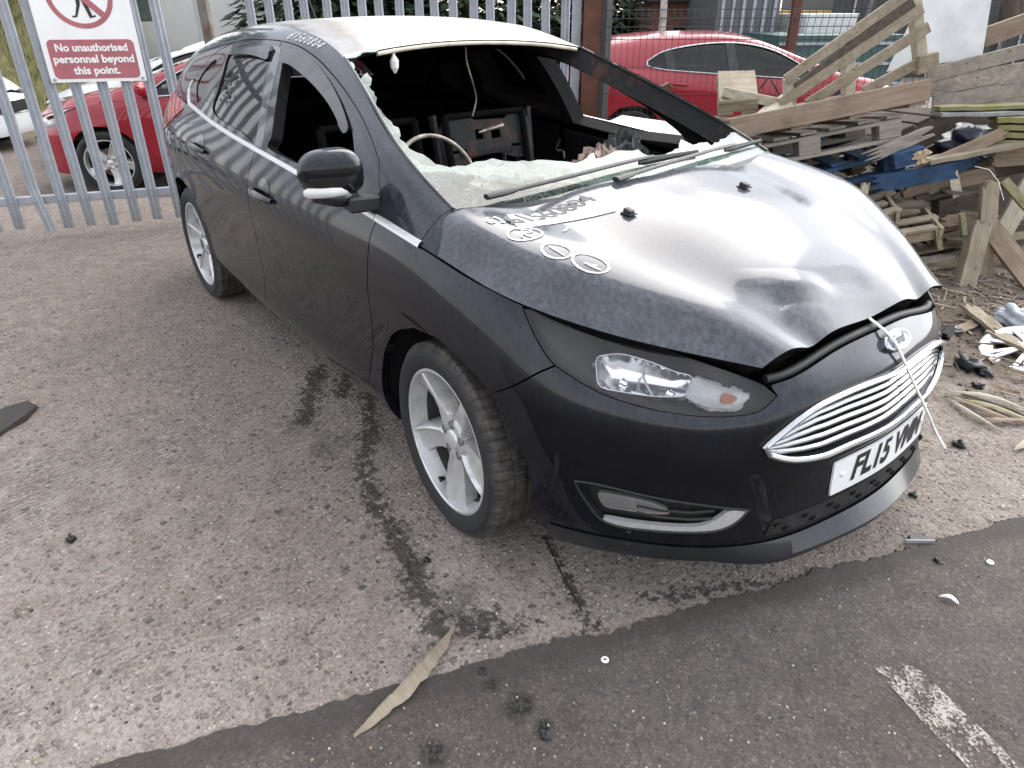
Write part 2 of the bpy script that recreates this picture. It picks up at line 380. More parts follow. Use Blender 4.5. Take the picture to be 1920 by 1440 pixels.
def shatter():
    k = NT('shattered_glass'); v = k.co(); x = k.n('ShaderNodeSeparateXYZ'); k.l(v, x.inputs[0])
    vo = k.voro(v, 17, 'DISTANCE_TO_EDGE'); vo2 = k.voro(v, 75, 'DISTANCE_TO_EDGE'); col = k.voro(v, 17).outputs['Color']; sx = k.n('ShaderNodeSeparateXYZ'); k.l(col, sx.inputs[0])
    crk = k.math('MAXIMUM', k.ramp(vo.outputs['Distance'], (.0, 1.0), (.02, 0.0)), k.math('MULTIPLY', k.ramp(vo2.outputs['Distance'], (.0, 1.0), (.05, 0.0)), k.ramp(k.noise(v, 7), (.45, 0.0), (.55, 1.0))))
    # frosting is densest along the broken upper edge; extra paleness over the passenger half paints in sky reflection
    hgt = k.math('ADD', k.math('MULTIPLY', x.outputs[2], 1.0), k.math('MULTIPLY', x.outputs[1], .16))
    fro = k.ramp(k.math('ADD', hgt, k.math('MULTIPLY', k.noise(v, 9, 5), .07)), (.985, .10), (1.03, .22), (1.09, .62))
    tr = k.n('ShaderNodeBsdfTransparent'); tr.inputs[0].default_value = (.62,.70,.67,1)
    df = k.n('ShaderNodeBsdfDiffuse'); k.l(k.mix(sx.outputs[0], (.10,.145,.125), (.27,.34,.305)), df.inputs[0])
    gl = k.n('ShaderNodeBsdfGlossy'); gl.inputs['Roughness'].default_value = .12; k.l(k.bump(sx.outputs[1], .35, .01), gl.inputs['Normal'])
    fr = k.n('ShaderNodeFresnel'); fr.inputs[0].default_value = 1.55
    m1 = k.n('ShaderNodeMixShader'); k.l(k.math('ADD', fro, k.math('MULTIPLY', crk, .65), True), m1.inputs[0]); k.l(tr.outputs[0], m1.inputs[1]); k.l(df.outputs[0], m1.inputs[2])
    m2 = k.n('ShaderNodeMixShader'); k.l(fr.outputs[0], m2.inputs[0]); k.l(m1.outputs[0], m2.inputs[1]); k.l(gl.outputs[0], m2.inputs[2]); k.l(m2.outputs[0], k.out.inputs[0]); k.t.nodes.remove(k.b); return k.m
M['shatter'] = shatter()
def alloy():
    k = NT('silver_alloy'); v = k.co(); nz = k.noise(v, 18, 5, .6); d = k.ramp(nz, (.45, 0.0), (.75, .55))
    k.set(Base_Color=k.mix(d, (.60,.60,.61), (.26,.23,.20)), Metallic=k.math('SUBTRACT', .62, d), Roughness=k.math('ADD', .34, k.math('MULTIPLY', d, .4))); return k.m
M['alloy'] = alloy(); M['barrel'] = plain('dark_barrel', (.035,.032,.030), .7, .2, .4, 20); M['nut'] = plain('steel_nut', (.30,.30,.31), .4, .7)  # barrel: inner part of the rim, darker than the lip
def tyre():
    k = NT('tyre_rubber'); v = k.co(); x = k.n('ShaderNodeSeparateXYZ'); k.l(v, x.inputs[0])
    r2 = k.math('SQRT', k.math('ADD', k.math('POWER', x.outputs[0], 2), k.math('POWER', x.outputs[2], 2)))
    nz = k.noise(v, 22, 5, .7); mud = k.math('MULTIPLY', k.ramp(r2, (.288, 0.0), (.308, 1.0)), k.ramp(nz, (.35, .05), (.68, .8)))
    mud = k.math('ADD', mud, k.math('MULTIPLY', k.ramp(nz, (.5, 0.0), (.8, 1.0)), .18), True)
    fine = k.noise(v, 130, 3); k.set(Base_Color=k.mix(mud, (.013,.014,.016), (.095,.080,.066)), Roughness=.78, Normal=k.bump(fine, .15, .003)); return k.m
M['tyre'] = tyre()
M['disc'] = rusty('brake_disc', (.16,.12,.10), (.20,.08,.04), .3, .7)

# ---------------------------------------------------------------- spline surfaces of the hatchback (x forward, y left, z up, front axle at x=0)
def nat_matrix(k, q):
    """weights of a natural cubic spline with knots k at positions q"""
    k = np.asarray(k, float); q = np.asarray(q, float); n = len(k); h = np.diff(k)
    A = np.zeros((n, n)); B = np.zeros((n, n)); A[0, 0] = A[-1, -1] = 1
    for i in range(1, n-1):
        A[i, i-1] = h[i-1]; A[i, i] = 2*(h[i-1]+h[i]); A[i, i+1] = h[i]
        B[i, i-1] = 6/h[i-1]; B[i, i] = -6/h[i-1]-6/h[i]; B[i, i+1] = 6/h[i]
    M = np.linalg.solve(A, B)
    j = np.clip(np.searchsorted(k, q)-1, 0, n-2); hj = h[j]
    a = (k[j+1]-q)/hj; b = (q-k[j])/hj
    W = np.zeros((len(q), n)); r = np.arange(len(q))
    W[r, j] += a; W[r, j+1] += b
    W += ((a**3-a)*hj**2/6)[:, None]*M[j] + ((b**3-b)*hj**2/6)[:, None]*M[j+1]
    return W
class Surf:
    def __init__(s, P, u0=None, extra=None):
        P = np.asarray(P, float); s.P = P; s.extra = extra
        du = np.linalg.norm(np.diff(P, axis=0), axis=2).mean(1); dv = np.linalg.norm(np.diff(P, axis=1), axis=2).mean(0)
        s.ku = np.concatenate([[0], np.cumsum(du)]); s.kv = np.concatenate([[0], np.cumsum(dv)])
        if u0 is not None: s.ku -= s.ku[u0]
    def raw(s, uv):
        uv = np.asarray(uv, float).reshape(-1, 2)
        p = np.einsum('ni,nj,ijk->nk', nat_matrix(s.ku, uv[:, 0]), nat_matrix(s.kv, uv[:, 1]), s.P)
        return s.extra(p, uv) if s.extra else p
    def nrm(s, uv, e=1e-3):
        uv = np.asarray(uv, float).reshape(-1, 2)
        a = s.raw(uv+[e, 0])-s.raw(uv-[e, 0]); b = s.raw(uv+[0, e])-s.raw(uv-[0, e])
        n = np.cross(a, b)*s.sign; return n/np.maximum(np.linalg.norm(n, axis=1), 1e-12)[:, None]
    sign = 1
    def at(s, uv, off=0.0):
        uv = np.asarray(uv, float).reshape(-1, 2); p = s.raw(uv)
        o = np.asarray(off, float)
        return p + s.nrm(uv)*o[..., None] if o.ndim else (p + s.nrm(uv)*o if off else p)
def mirror_cols(C):
    """C: columns from the centre outwards on the right (y<0); returns full list from left end to right end"""
    L = [[(x, -y, z) for x, y, z in c] for c in C[1:]][::-1]
    return L + C
# plan curve columns of the wall: per column 8 rows (x,y,z), bottom edge to shoulder/belt
WC = [
 # centre
 [(.893,0,.215),(.903,0,.275),(.897,0,.39),(.888,0,.50),(.874,0,.60),(.858,0,.665),(.834,0,.698),(.800,0,.739)],
 [(.875,-.2,.212),(.885,-.2,.27),(.880,-.2,.385),(.873,-.2,.495),(.860,-.2,.593),(.845,-.2,.652),(.823,-.2,.688),(.792,-.2,.726)],
 [(.825,-.4,.205),(.835,-.4,.26),(.832,-.4,.375),(.83,-.4,.485),(.822,-.4,.583),(.81,-.4,.632),(.792,-.4,.666),(.766,-.41,.700)],
 [(.70,-.57,.195),(.715,-.575,.25),(.718,-.58,.37),(.722,-.585,.48),(.71,-.585,.575),(.69,-.58,.632),(.655,-.56,.685),(.615,-.545,.742)],
 [(.55,-.695,.187),(.565,-.703,.245),(.57,-.712,.365),(.57,-.718,.48),(.56,-.72,.58),(.54,-.714,.65),(.505,-.697,.72),(.46,-.675,.79)],
 [(.38,-.785,.18),(.392,-.80,.24),(.40,-.812,.36),(.40,-.822,.48),(.392,-.824,.585),(.375,-.818,.67),(.345,-.80,.76),(.31,-.777,.838)],
 [(.15,-.805,.17),(.15,-.85,.25),(.15,-.875,.36),(.15,-.885,.49),(.15,-.889,.60),(.15,-.882,.70),(.14,-.862,.80),(.13,-.832,.872)],
 [(-.12,-.80,.165),(-.12,-.858,.25),(-.12,-.884,.36),(-.12,-.894,.50),(-.12,-.902,.62),(-.12,-.903,.73),(-.12,-.886,.84),(-.12,-.858,.915)],
 [(-.45,-.80,.165),(-.45,-.860,.25),(-.45,-.890,.36),(-.45,-.892,.50),(-.45,-.900,.64),(-.45,-.908,.762),(-.45,-.890,.865),(-.45,-.859,.945)],
 [(-.9,-.80,.165),(-.9,-.862,.25),(-.9,-.893,.36),(-.9,-.889,.50),(-.9,-.897,.65),(-.9,-.910,.788),(-.9,-.890,.89),(-.9,-.857,.968)],
 [(-1.5,-.80,.165),(-1.5,-.862,.25),(-1.5,-.893,.36),(-1.5,-.889,.51),(-1.5,-.898,.67),(-1.5,-.911,.822),(-1.5,-.888,.92),(-1.5,-.853,1.002)],
 [(-2.1,-.80,.165),(-2.1,-.860,.25),(-2.1,-.891,.36),(-2.1,-.891,.52),(-2.1,-.902,.69),(-2.1,-.912,.86),(-2.1,-.882,.96),(-2.1,-.838,1.045)],
 [(-2.65,-.79,.17),(-2.65,-.850,.26),(-2.65,-.884,.37),(-2.65,-.890,.53),(-2.65,-.902,.71),(-2.65,-.904,.89),(-2.65,-.862,.995),(-2.65,-.795,1.085)],
 [(-3.05,-.74,.20),(-3.05,-.80,.28),(-3.05,-.838,.38),(-3.05,-.845,.54),(-3.05,-.852,.72),(-3.05,-.845,.90),(-3.05,-.802,1.01),(-3.05,-.735,1.105)],
 [(-3.30,-.62,.24),(-3.32,-.68,.31),(-3.33,-.71,.40),(-3.34,-.72,.55),(-3.32,-.725,.73),(-3.27,-.725,.90),(-3.24,-.70,1.01),(-3.20,-.66,1.11)],
 [(-3.40,-.35,.26),(-3.43,-.38,.32),(-3.44,-.40,.41),(-3.45,-.42,.56),(-3.43,-.42,.73),(-3.37,-.42,.90),(-3.34,-.41,1.01),(-3.30,-.40,1.115)],
 [(-3.42,0,.26),(-3.45,0,.32),(-3.465,0,.41),(-3.47,0,.56),(-3.45,0,.73),(-3.39,0,.90),(-3.36,0,1.01),(-3.32,0,1.12)],
]
W = Surf(mirror_cols(WC), u0=len(WC)-1); W.sign = -1
# greenhouse side, right: rows belt, lower glass, upper glass, rail, inner edge of pillar / roof ditch
GC = [
 [(-.10,-.858,.917),(-.103,-.836,.942),(-.106,-.805,.966),(-.11,-.775,.985),(-.11,-.740,.998)],
 [(-.45,-.859,.945),(-.45,-.834,1.005),(-.45,-.803,1.062),(-.45,-.764,1.104),(-.45,-.718,1.122)],
 [(-.80,-.857,.963),(-.80,-.818,1.058),(-.80,-.766,1.152),(-.80,-.703,1.224),(-.80,-.640,1.251)],
 [(-1.06,-.856,.978),(-1.06,-.806,1.090),(-1.06,-.738,1.215),(-1.06,-.655,1.308),(-1.06,-.582,1.345)],
 [(-1.5,-.853,1.002),(-1.5,-.797,1.130),(-1.5,-.723,1.275),(-1.5,-.645,1.385),(-1.5,-.560,1.432)],
 [(-2.1,-.838,1.045),(-2.1,-.790,1.150),(-2.1,-.716,1.285),(-2.1,-.640,1.382),(-2.1,-.550,1.437)],
 [(-2.65,-.795,1.085),(-2.65,-.755,1.165),(-2.65,-.692,1.265),(-2.65,-.620,1.342),(-2.65,-.520,1.400)],
 [(-3.05,-.735,1.105),(-3.05,-.70,1.165),(-3.05,-.645,1.235),(-3.05,-.580,1.295),(-3.05,-.485,1.345)],
 [(-3.20,-.66,1.11),(-3.20,-.63,1.16),(-3.20,-.585,1.22),(-3.20,-.535,1.27),(-3.20,-.455,1.315)],
]
G = Surf(GC); G.sign = -1
# roof, from right ditch to left ditch; columns front to rear
def roof_col(x0, xe, ye, ze, zc):
    r = [(xe,-ye,ze),(xe*.7+x0*.3,-ye*.72,ze+(zc-ze)*.52),(x0*.8+xe*.2,-ye*.38,ze+(zc-ze)*.87)]
    return r + [(x0,0,zc)] + [(x,-y,z) for x,y,z in r[::-1]]
RF = Surf([roof_col(-1.115,-1.06,.582,1.345,1.388),roof_col(-1.27,-1.24,.572,1.388,1.436),roof_col(-1.5,-1.5,.560,1.432,1.467),roof_col(-1.8,-1.8,.556,1.442,1.476),
 roof_col(-2.1,-2.1,.550,1.437,1.471),roof_col(-2.65,-2.65,.520,1.400,1.447),roof_col(-3.05,-3.05,.485,1.345,1.385),roof_col(-3.28,-3.22,.450,1.308,1.335)]); RF.sign = -1
# windscreen, bottom row to header row; columns right to left
def ws_col(y, yt, xb, zb, xt, zt, bow, mid=None):
    if mid: return [(xb,y,zb)]+mid+[(xt,yt,zt)]
    return [(xb,y,zb)] + [(xb+(xt-xb)*t, y+(yt-y)*t, zb+(zt-zb)*t+bow*4*t*(1-t)) for t in (.33,.66)] + [(xt,yt,zt)]
WS = Surf([ws_col(-.740,-.582,-.11,.998,-1.06,1.345,0,[(-.42,-.722,1.112),(-.74,-.653,1.231)]),ws_col(-.45,-.36,-.045,.995,-1.10,1.375,.03),ws_col(0,0,-.02,.995,-1.115,1.388,.033),
 ws_col(.45,.36,-.045,.995,-1.10,1.375,.03),ws_col(.740,.582,-.11,.998,-1.06,1.345,0,[(-.42,.722,1.112),(-.74,.653,1.231)])])
# bonnet: columns rear to front; rows right lower edge, flank, crease, inner, centre, mirrored
def bon_col(a, c, ye, zt, e):
    """right edge a, crease c, half-width ye of the raised centre, height just inside it, centre e"""
    a, c, e = np.array(a), np.array(c)+np.array([0,-.008,.005]), np.array(e); L_ = lambda p, q, t: p+(q-p)*t
    inner = np.array([L_(c[0], e[0], .55), c[1]*.45-ye*.55, zt-.017]); edge = np.array([L_(c[0], e[0], .75), -ye, zt])
    r = [a, L_(a, c, .5)+[0,-.002,.002], L_(a, c, .94), L_(c, inner, .05), inner, edge]
    r = [tuple(p) for p in r]
    return r + [tuple(e)] + [(x, -y, z) for x, y, z in r[::-1]]
def dents(p, uv):
    p = p.copy(); x, y = p[:, 0], p[:, 1]; z0 = p[:, 2].copy()
    def g(cx, cy, sx, sy, a):
        p[:, 2] += a*np.exp(-(((x-cx)/sx)**2+((y-cy)/sy)**2))
    def fold(ax, ay, bx, by, w, a):      # a kink: sharp along its line, fading away on both sides
        dx, dy = bx-ax, by-ay; L = math.hypot(dx, dy); t = ((x-ax)*dx+(y-ay)*dy)/L**2; d = np.abs((x-ax)*dy-(y-ay)*dx)/L
        p[:, 2] += a*np.exp(-((t-.5)/.42)**4)*np.maximum(0, 1-np.sqrt(d*d+1e-5)/w)
    g(.635, -.245, .055, .065, -.013)
    fold(.57,-.30,.69,-.07,.055,.010); fold(.70,-.30,.72,-.12,.04,.006); fold(.66,-.10,.70,.10,.05,-.006)
    k = np.clip((.955-uv[:, 0])/.10, 0, 1); p[:, 2] = z0+(p[:, 2]-z0)*k*k*(3-2*k)
    return p
BN = Surf([
 bon_col((-.03,-.842,.900),(-.10,-.755,.985),.33,1.004,(-.035,0,1.010)),
 bon_col((.12,-.836,.880),(.09,-.735,.966),.31,.984,(.10,0,.992)),
 bon_col((.30,-.816,.861),(.28,-.690,.938),.28,.954,(.30,0,.962)),
 bon_col((.46,-.722,.822),(.44,-.600,.893),.25,.910,(.475,0,.917)),
 bon_col((.62,-.580,.780),(.62,-.470,.837),.22,.853,(.65,0,.860)),
 bon_col((.762,-.448,.750),(.768,-.35,.769),.19,.775,(.776,0,.770)),
], extra=dents); BN.sign = 1

# ---------------------------------------------------------------- outlines of the panels in surface coordinates
T = {
 'hl_bot': [(.4099,.7036),(.4662,.6274),(.5192,.6053),(.5941,.597),(.6693,.5969),(.7465,.6006),(.8247,.6116),(.8823,.6283),(.9305,.6459),(.9595,.6554)],
 'hl_out': [(.9595,.6554),(.9808,.6716),(1.0038,.6969),(1.0285,.7307),(1.0508,.7674)],
 'hl_top': [(1.0508,.7674),(.9791,.779),(.8876,.7863),(.804,.7909),(.6983,.7897),(.593,.7922),(.495,.7997),(.4355,.7742),(.4099,.7036)],
 'seam': [(.9595,.6554),(1.0333,.6017),(1.1375,.5001)],
 'grille_top': [(.4579,.4248),(.4153,.475),(.3616,.5335),(.2933,.5664),(.1828,.5604),(.0703,.5436),(.0033,.5354)],
 'grille_bot': [(-.0087,.3056),(.089,.3162),(.1669,.3221),(.2242,.3238),(.2652,.3249),(.3179,.3357),(.3674,.3508),(.4081,.3697),(.4462,.3946)],
 'fog': [(.9241,.2459),(.8611,.2486),(.7771,.2375),(.6945,.2251),(.6128,.2137),(.5302,.1985),(.4728,.1861)],
 'fog2': [(.4728,.1861),(.5023,.1529),(.5548,.1308),(.6589,.125),(.7263,.1232),(.8009,.1224),(.8535,.1369),(.8893,.1773),(.9127,.2138),(.9241,.2459)],
 'foglamp': [(.8635,.2084),(.8152,.2116),(.7758,.2091),(.72,.1995),(.6757,.1792),(.6847,.1675),(.7458,.165),(.7968,.1663),(.8456,.1695)],
 'fogchrome': [(.845,.1414),(.773,.1409),(.6604,.1418),(.5895,.1469),(.5535,.1652),(.5234,.1879),(.4745,.1856),(.5025,.1541),(.5547,.1301),(.6588,.1243),(.7262,.1218),(.8009,.1224),(.833,.1287)],
 'refl': [(.8442,.7135),(.8124,.7317),(.7844,.7419),(.7575,.7453),(.7056,.7435),(.6503,.7335),(.6101,.7298),(.6333,.671),(.66,.6568),(.7173,.6443),(.7805,.6374),(.8442,.6347),(.8514,.6729)],
 'refl2': [(.6077,.7286),(.5751,.727),(.5401,.7236),(.5047,.7207),(.4759,.7038),(.4988,.6659),(.5215,.6436),(.5567,.6398),(.5863,.6402),(.6329,.6658)],
 'amber': [(.55,.7254),(.5047,.7207),(.4759,.7038),(.4988,.6659),(.5215,.6436),(.5567,.6398),(.5786,.644),(.5725,.6797)],
 'shutF': [(1.7494,.7667),(1.7625,.7148),(1.7603,.6671),(1.7581,.6245),(1.767,.545),(1.8247,.3455)],
 'sill': [(3.4689,.1745),(2.9156,.1592),(2.4633,.1403),(2.0456,.1293),(1.7503,.1147)],
 'shutB': [(2.8203,.7806),(2.837,.6869),(2.8392,.6362),(2.8372,.5888),(2.8513,.534),(2.8911,.4043),(2.8749,.2825)],
 'chrome_end': [(1.7615,.7881),(1.5175,.7876)],
 'handleF': [(2.7736,.6499),(2.7147,.6383),(2.6056,.6353),(2.5173,.6457),(2.5159,.6349),(2.6056,.6184),(2.7339,.6108),(2.7705,.6265)],
 'cupF': [(2.6789,.6458),(2.6517,.6753),(2.6059,.6922),(2.5683,.6868),(2.5491,.6587),(2.5881,.6362)],
 'handleR': [(3.6525,.6531),(3.5866,.6505),(3.4926,.65),(3.407,.6591),(3.4008,.6464),(3.4986,.6316),(3.6045,.6286)],
 'cupR': [(3.5424,.6657),(3.5466,.6867),(3.5145,.6962),(3.4759,.6925),(3.4468,.6692),(3.4813,.6535)],
 'tail': [(4.1434,.7017),(4.1102,.7394),(4.0149,.774),(3.9389,.7325),(3.9668,.6872),(4.0666,.6719)],
 'rail': [(2.4523,.1506),(2.32,.2188),(2.1655,.2527),(1.9887,.2776),(1.6667,.2848),(1.4569,.2929),(1.2972,.2967),(1.138,.2931),(.9521,.2901),(.7794,.2976),(.5999,.3021),(.4587,.2827),(.3557,.2464)],
 'doorfr': [(.3557,.2464),(.3164,.1818),(.2882,.1006),(.2672,.0235)],
 'shutBg': [(1.4527,.283),(1.4098,.2454),(1.3828,.1875),(1.3633,.1441),(1.3204,.0253)],
 'rwin': [(2.0126,.219),(1.9477,.2312),(1.7956,.2445),(1.6307,.2543),(1.4916,.2638),(1.4753,.2252),(1.4548,.1697),(1.3626,.0265),(1.5537,.0279),(1.9739,.0381),(1.9827,.1109),(1.9923,.1675)],
 'defl_r': [(2.0093,.2215),(1.949,.2319),(1.7969,.2451),(1.6318,.2549),(1.4956,.2642),(1.4769,.2424),(1.4821,.2252),(1.6358,.2281),(1.8176,.2255),(1.9744,.2204)],
 'qwin': [(2.4785,.1364),(2.3491,.1826),(2.1103,.2203),(2.1106,.1497),(2.1435,.059),(2.1815,.0387),(2.3154,.0445),(2.4179,.0837)],
 'shutCg': [(2.1386,.2565),(2.1142,.209),(2.1499,.1341),(2.1391,.0557),(2.1563,.036)],
 'fwin': [(1.3667,.261),(1.2688,.2769),(1.1678,.2791),(1.0255,.2736),(.8736,.2681),(.7282,.2588),(.5926,.2318),(.5242,.1921),(.4414,.1113),(.7193,.0404),(1.205,.0233),(1.2214,.0546),(1.2652,.1376),(1.3248,.2207)],
 'defl_f': [(1.3664,.262),(1.2709,.278),(1.1704,.2804),(1.0279,.2746),(.8759,.269),(.7302,.2598),(.6085,.2357),(.6114,.2065),(.6675,.2097),(.702,.2185),(.8065,.2266),(.9476,.2284),(1.0904,.2302),(1.2409,.2348),(1.3494,.2339)],
 'jag': [(.0035,1.0929),(.0243,1.0488),(.0152,.962),(.0146,.8988),(.0566,.9313),(.0586,.8817),(.0255,.8236),(.0323,.7753),(.0121,.6758),(.0176,.6261),(.0283,.5556),(.0383,.5061),(.0204,.4442),(.0288,.4096),(.0283,.3724),(.0371,.3467),(.052,.3216),(.0586,.2901),(.063,.2547),(.0919,.2226),(.1361,.2136),(.1744,.225),(.2258,.2256),(.2684,.1953),(.3265,.1803),(.3861,.1741),(.4397,.1552),(.4696,.1397),(.5059,.1489),(.5456,.1708),(.5699,.1781),(.5543,.1482),(.5773,.1471),(.6486,.1672),(.7008,.1619),(.7508,.1591),(.7502,.1333),(.7669,.1136),(.8227,.109),(.8794,.121),(.9234,.1312),(.9835,.1756),(.9949,.1514),(1.0045,.135),(1.0494,.1415),(1.0912,.1374),(1.0868,.1151)],
 'jag_left': [(1.3817,1.082),(1.3504,1.0272),(1.3842,1.0275),(1.3202,.9347),(1.3212,.8812),(1.268,.8018),(1.2225,.7009),(1.2173,.6452),(1.1944,.5811),(1.1754,.5279),(1.1666,.4564),(1.1805,.4411),(1.1486,.3364)],
 'tape': [(.0839,.23),(.1038,.4736),(.1685,.4617),(.2064,.4504),(.1918,.3912),(.1773,.3161),(.1907,.1864)],
 'tapedigit': [(.1635,.2171),(.1255,.439)],
 'c61s': [(.1,.1717),(.1089,.1918),(.1277,.2075)],
 'cR': [(.226,.1751),(.2382,.2105),(.1921,.2003),(.2557,.15),(.1947,.1494)],
 'cI': [(.3427,.1614),(.3115,.1477),(.3681,.1798),(.31,.1893),(.3702,.1371)],
 'cV': [(.432,.1728),(.3987,.1532),(.4657,.1871),(.3889,.206),(.4685,.1431)],
 'nozR': [(.2432,.4584)],
 'nozL': [(.2552,.9144)],
 'dash1': [(.2378,.269),(.2237,.2887),(.1994,.3164)],
 'railtext': [(1.4329,.3291),(1.3349,.3292),(1.2456,.3319),(1.1526,.3425)],
 'strap': [(-.0107,.7662),(-.0257,.698),(-.0375,.6011),(-.0768,.4885),(-.1326,.3901),(-.2169,.2668),(-.4108,.1278),(-.3487,.1108)],
 'strap0': [(.9518,.7329)],
 'badge': [(-.0558,.7029)],
 'plate': [(.2224,.2726),(.2264,.1601),(-.3619,.1432),(-.3752,.2347)],
}

# ---------------------------------------------------------------- the burnt-out hatchback
car = empty('hatchback_car', (0,0,0), 0, 'black burnt-out hatchback with smashed windscreen and a white strap holding its dented bonnet', 'car')
AF = (0.0,.315); AR = (-2.648,.315)
def proj_uv(S, pts, ur, vr, n=(420,120)):
    """surface parameters of points given as (x,z) on the right side"""
    U, V = np.meshgrid(np.linspace(*ur, n[0]), np.linspace(*vr, n[1]), indexing='ij'); uv = np.stack([U.ravel(), V.ravel()], 1); P = S.raw(uv)
    return [tuple(uv[np.argmin((P[:,0]-x)**2+(P[:,2]-z)**2)]) for x, z in pts]
def arc(c, r, a0, a1, n=22): return [(c[0]+r*math.cos(R_(a0+(a1-a0)*k/n)), c[1]+r*math.sin(R_(a0+(a1-a0)*k/n))) for k in range(n+1)]
VT = float(W.kv[-1])
hlb, hlo, hlt, seam = T['hl_bot'], T['hl_out'], T['hl_top'], T['seam']
# front arch, from the bumper bottom over the top to the sill
archf = proj_uv(W, arc(AF, .374, -22, 196, 40), (.95,1.95), (0,VT)); archr = proj_uv(W, arc(AR, .380, -18, 200, 40), (3.4,4.6), (0,VT))
ks = min(range(len(archf)), key=lambda i: (archf[i][0]-seam[-1][0])**2+(archf[i][1]-seam[-1][1])**2)
sillv = .140
shF = T['shutF'][:5]+proj_uv(W, [(-.40,.52),(-.44,.42),(-.475,.335)], (1.5,2.2), (0,VT))
shF[0] = (shF[0][0]-.002, VT)
shB = [(T['shutB'][0][0], VT)]+T['shutB'][1:]+[(T['shutB'][-1][0]+.05, sillv+.012)]
uC = float(np.interp(0, [0], [0]))
rearshut = proj_uv(W, [(-2.60,1.07),(-2.60,.98),(-2.57,.88),(-2.50,.78),(-2.40,.68)], (3.4,4.4), (.2,VT)); rearshut[0] = (rearshut[0][0], VT)
ia = min(range(len(archr)), key=lambda i: (archr[i][0]-rearshut[-1][0])**2+(archr[i][1]-rearshut[-1][1])**2)
top_front = [(0.0,VT),(.201,VT),(.33,VT-.002)]
# --- front bumper, one skin over the whole front
half = loop(top_front, [(.33,VT-.002),(.405,VT-.012),hlb[0]], hlb, seam, archf[:ks+1][::-1], [archf[0],(archf[0][0]-.02,.03)], [(archf[0][0]-.02,.03),(.95,.012),(.8,.004),(.6,.0),(.4,.0),(.2,0.0),(0,0)], n=4)
gt, gb = T['grille_top'], T['grille_bot']
gt = gt[:-1]+[(0.0, gt[-1][1])]; gb = [(0.0, gb[1][1]-.004)]+gb[1:]
ghalf = loop(gb, [gb[-1], gt[0]], gt, n=5)
def sym(P): # closed half outline beginning and ending on the centre line
    q = mir(P)[::-1]; return loop(P+[p for p in q], n=1)
bump_poly = sym(half)
gr_poly = sym(ghalf)
fogp = loop(T['fog'], T['fog2'], n=4)
bumper = panel('front_bumper', W, bump_poly, M['paint'], car, [gr_poly, fogp, mir(fogp)], thick=.025, h=.03, gap=.002)
# --- grille: back mesh, chrome surround, bars
gm = panel('grille', W, inset(gr_poly, -.01), M['rubber'], car, off=-.035, thick=0, h=.04)
fr = MB(); fr.tube(on(W, resample(gr_poly, .02), .006), .0085, 8, closed=True); auto_smooth(fr.build('grille_surround', M['chrome'], gm))
def interp_v(run_, u):
    a = np.array(sorted(run_)); return np.interp(abs(u), a[:,0], a[:,1])
for k in range(6):
    f = (k+.75)/6.6; b = MB(); us = []
    for u in np.linspace(-.47, .47, 60):
        lo, hi = interp_v(gb, u), interp_v(gt, u); v = lo+(hi-lo)*f
        if hi-lo > .012: us.append((u, v))
    q = []
    for j, (u, v) in enumerate(us): q.append((u, v))
    A = np.array(on(W, q, -.004)); B = np.array(on(W, [(u, v-.016) for u, v in q], -.026)); D = np.array(on(W, [(u, v+.010) for u, v in q], -.016)); n_ = len(q)
    V = np.concatenate([D, A, B]); F = []
    for j in range(n_-1): F += [(j, j+1, n_+j+1, n_+j), (n_+j, n_+j+1, 2*n_+j+1, 2*n_+j)]
    b.add(V, F); o_ = b.build('grille_bar', M['chrome'], gm, True)
# --- badge (oval emblem), strap, plate
bd = MB(); cx = np.array(W.at([tuple(T['badge'][0])])[0]); nn = W.nrm([tuple(T['badge'][0])])[0]; X = Vector((0,1,0)); Nn = Vector(nn); Y = Nn.cross(X).normalized(); X = Y.cross(Nn)
def ell(a, b, off, n=40): return [Vector(cx)+Nn*off+X*a*math.cos(2*math.pi*k/n)+Y*b*math.sin(2*math.pi*k/n) for k in range(n)]
rings = [ell(.070,.030,-.006), ell(.070,.030,.010), ell(.066,.0265,.013), ell(.061,.0225,.012), ell(.059,.021,.010)]
V = [p for r in rings for p in r]; F = []
for a in range(4):
    for j in range(40): F.append((a*40+j, a*40+(j+1) % 40, (a+1)*40+(j+1) % 40, (a+1)*40+j))
bd.add(V, F, 0); bd.add(rings[-1], [tuple(range(40))], 1)
tv, tf = text_geo('Ford', .036, .0006, .35, .92); bd.add([Vector(cx)+Nn*.0115+X*x+Y*y for x, y, z in tv], tf, 2)
bd.build('badge', [M['chrome'], M['badge'], M['platetext']], car)
pcs = [np.array(p) for p in T['plate']]; vb_, vt_ = np.mean([pcs[1][1], pcs[2][1]]), np.mean([pcs[0][1], pcs[3][1]]); uc = (pcs[0][0]+pcs[1][0])/2-.262; um = (pcs[0][1]+pcs[1][1])/2
plate = panel('number_plate', W, loop([(uc+.26,um-.0555),(uc-.26,um-.0555)], [(uc-.26,um-.0555),(uc-.26,um+.0555)], [(uc-.26,um+.0555),(uc+.26,um+.0555)], [(uc+.26,um+.0555),(uc+.26,um-.0555)], n=1), M['plate'], car, off=.008, thick=.006, h=.03)
for s in (-1,1):
    rv = MB(); rv.tube([W.at([(uc+.225*s, um)], o)[0] for o in (.006,.010,.011)], [.008,.008,.002], 12); rv.build('plate_screw', M['white'], plate, True)
tv, tf = text_geo('FL15 VMM', .101, .0034, .22, .98); tw = max(p[0] for p in tv)-min(p[0] for p in tv); sx = .405/tw
tb = MB(); tb.add(W.at([(uc-x*sx-.008, um+y*1.08) for x, y, z in tv], .0092), tf); tb.build('registration', M['platetext'], plate)
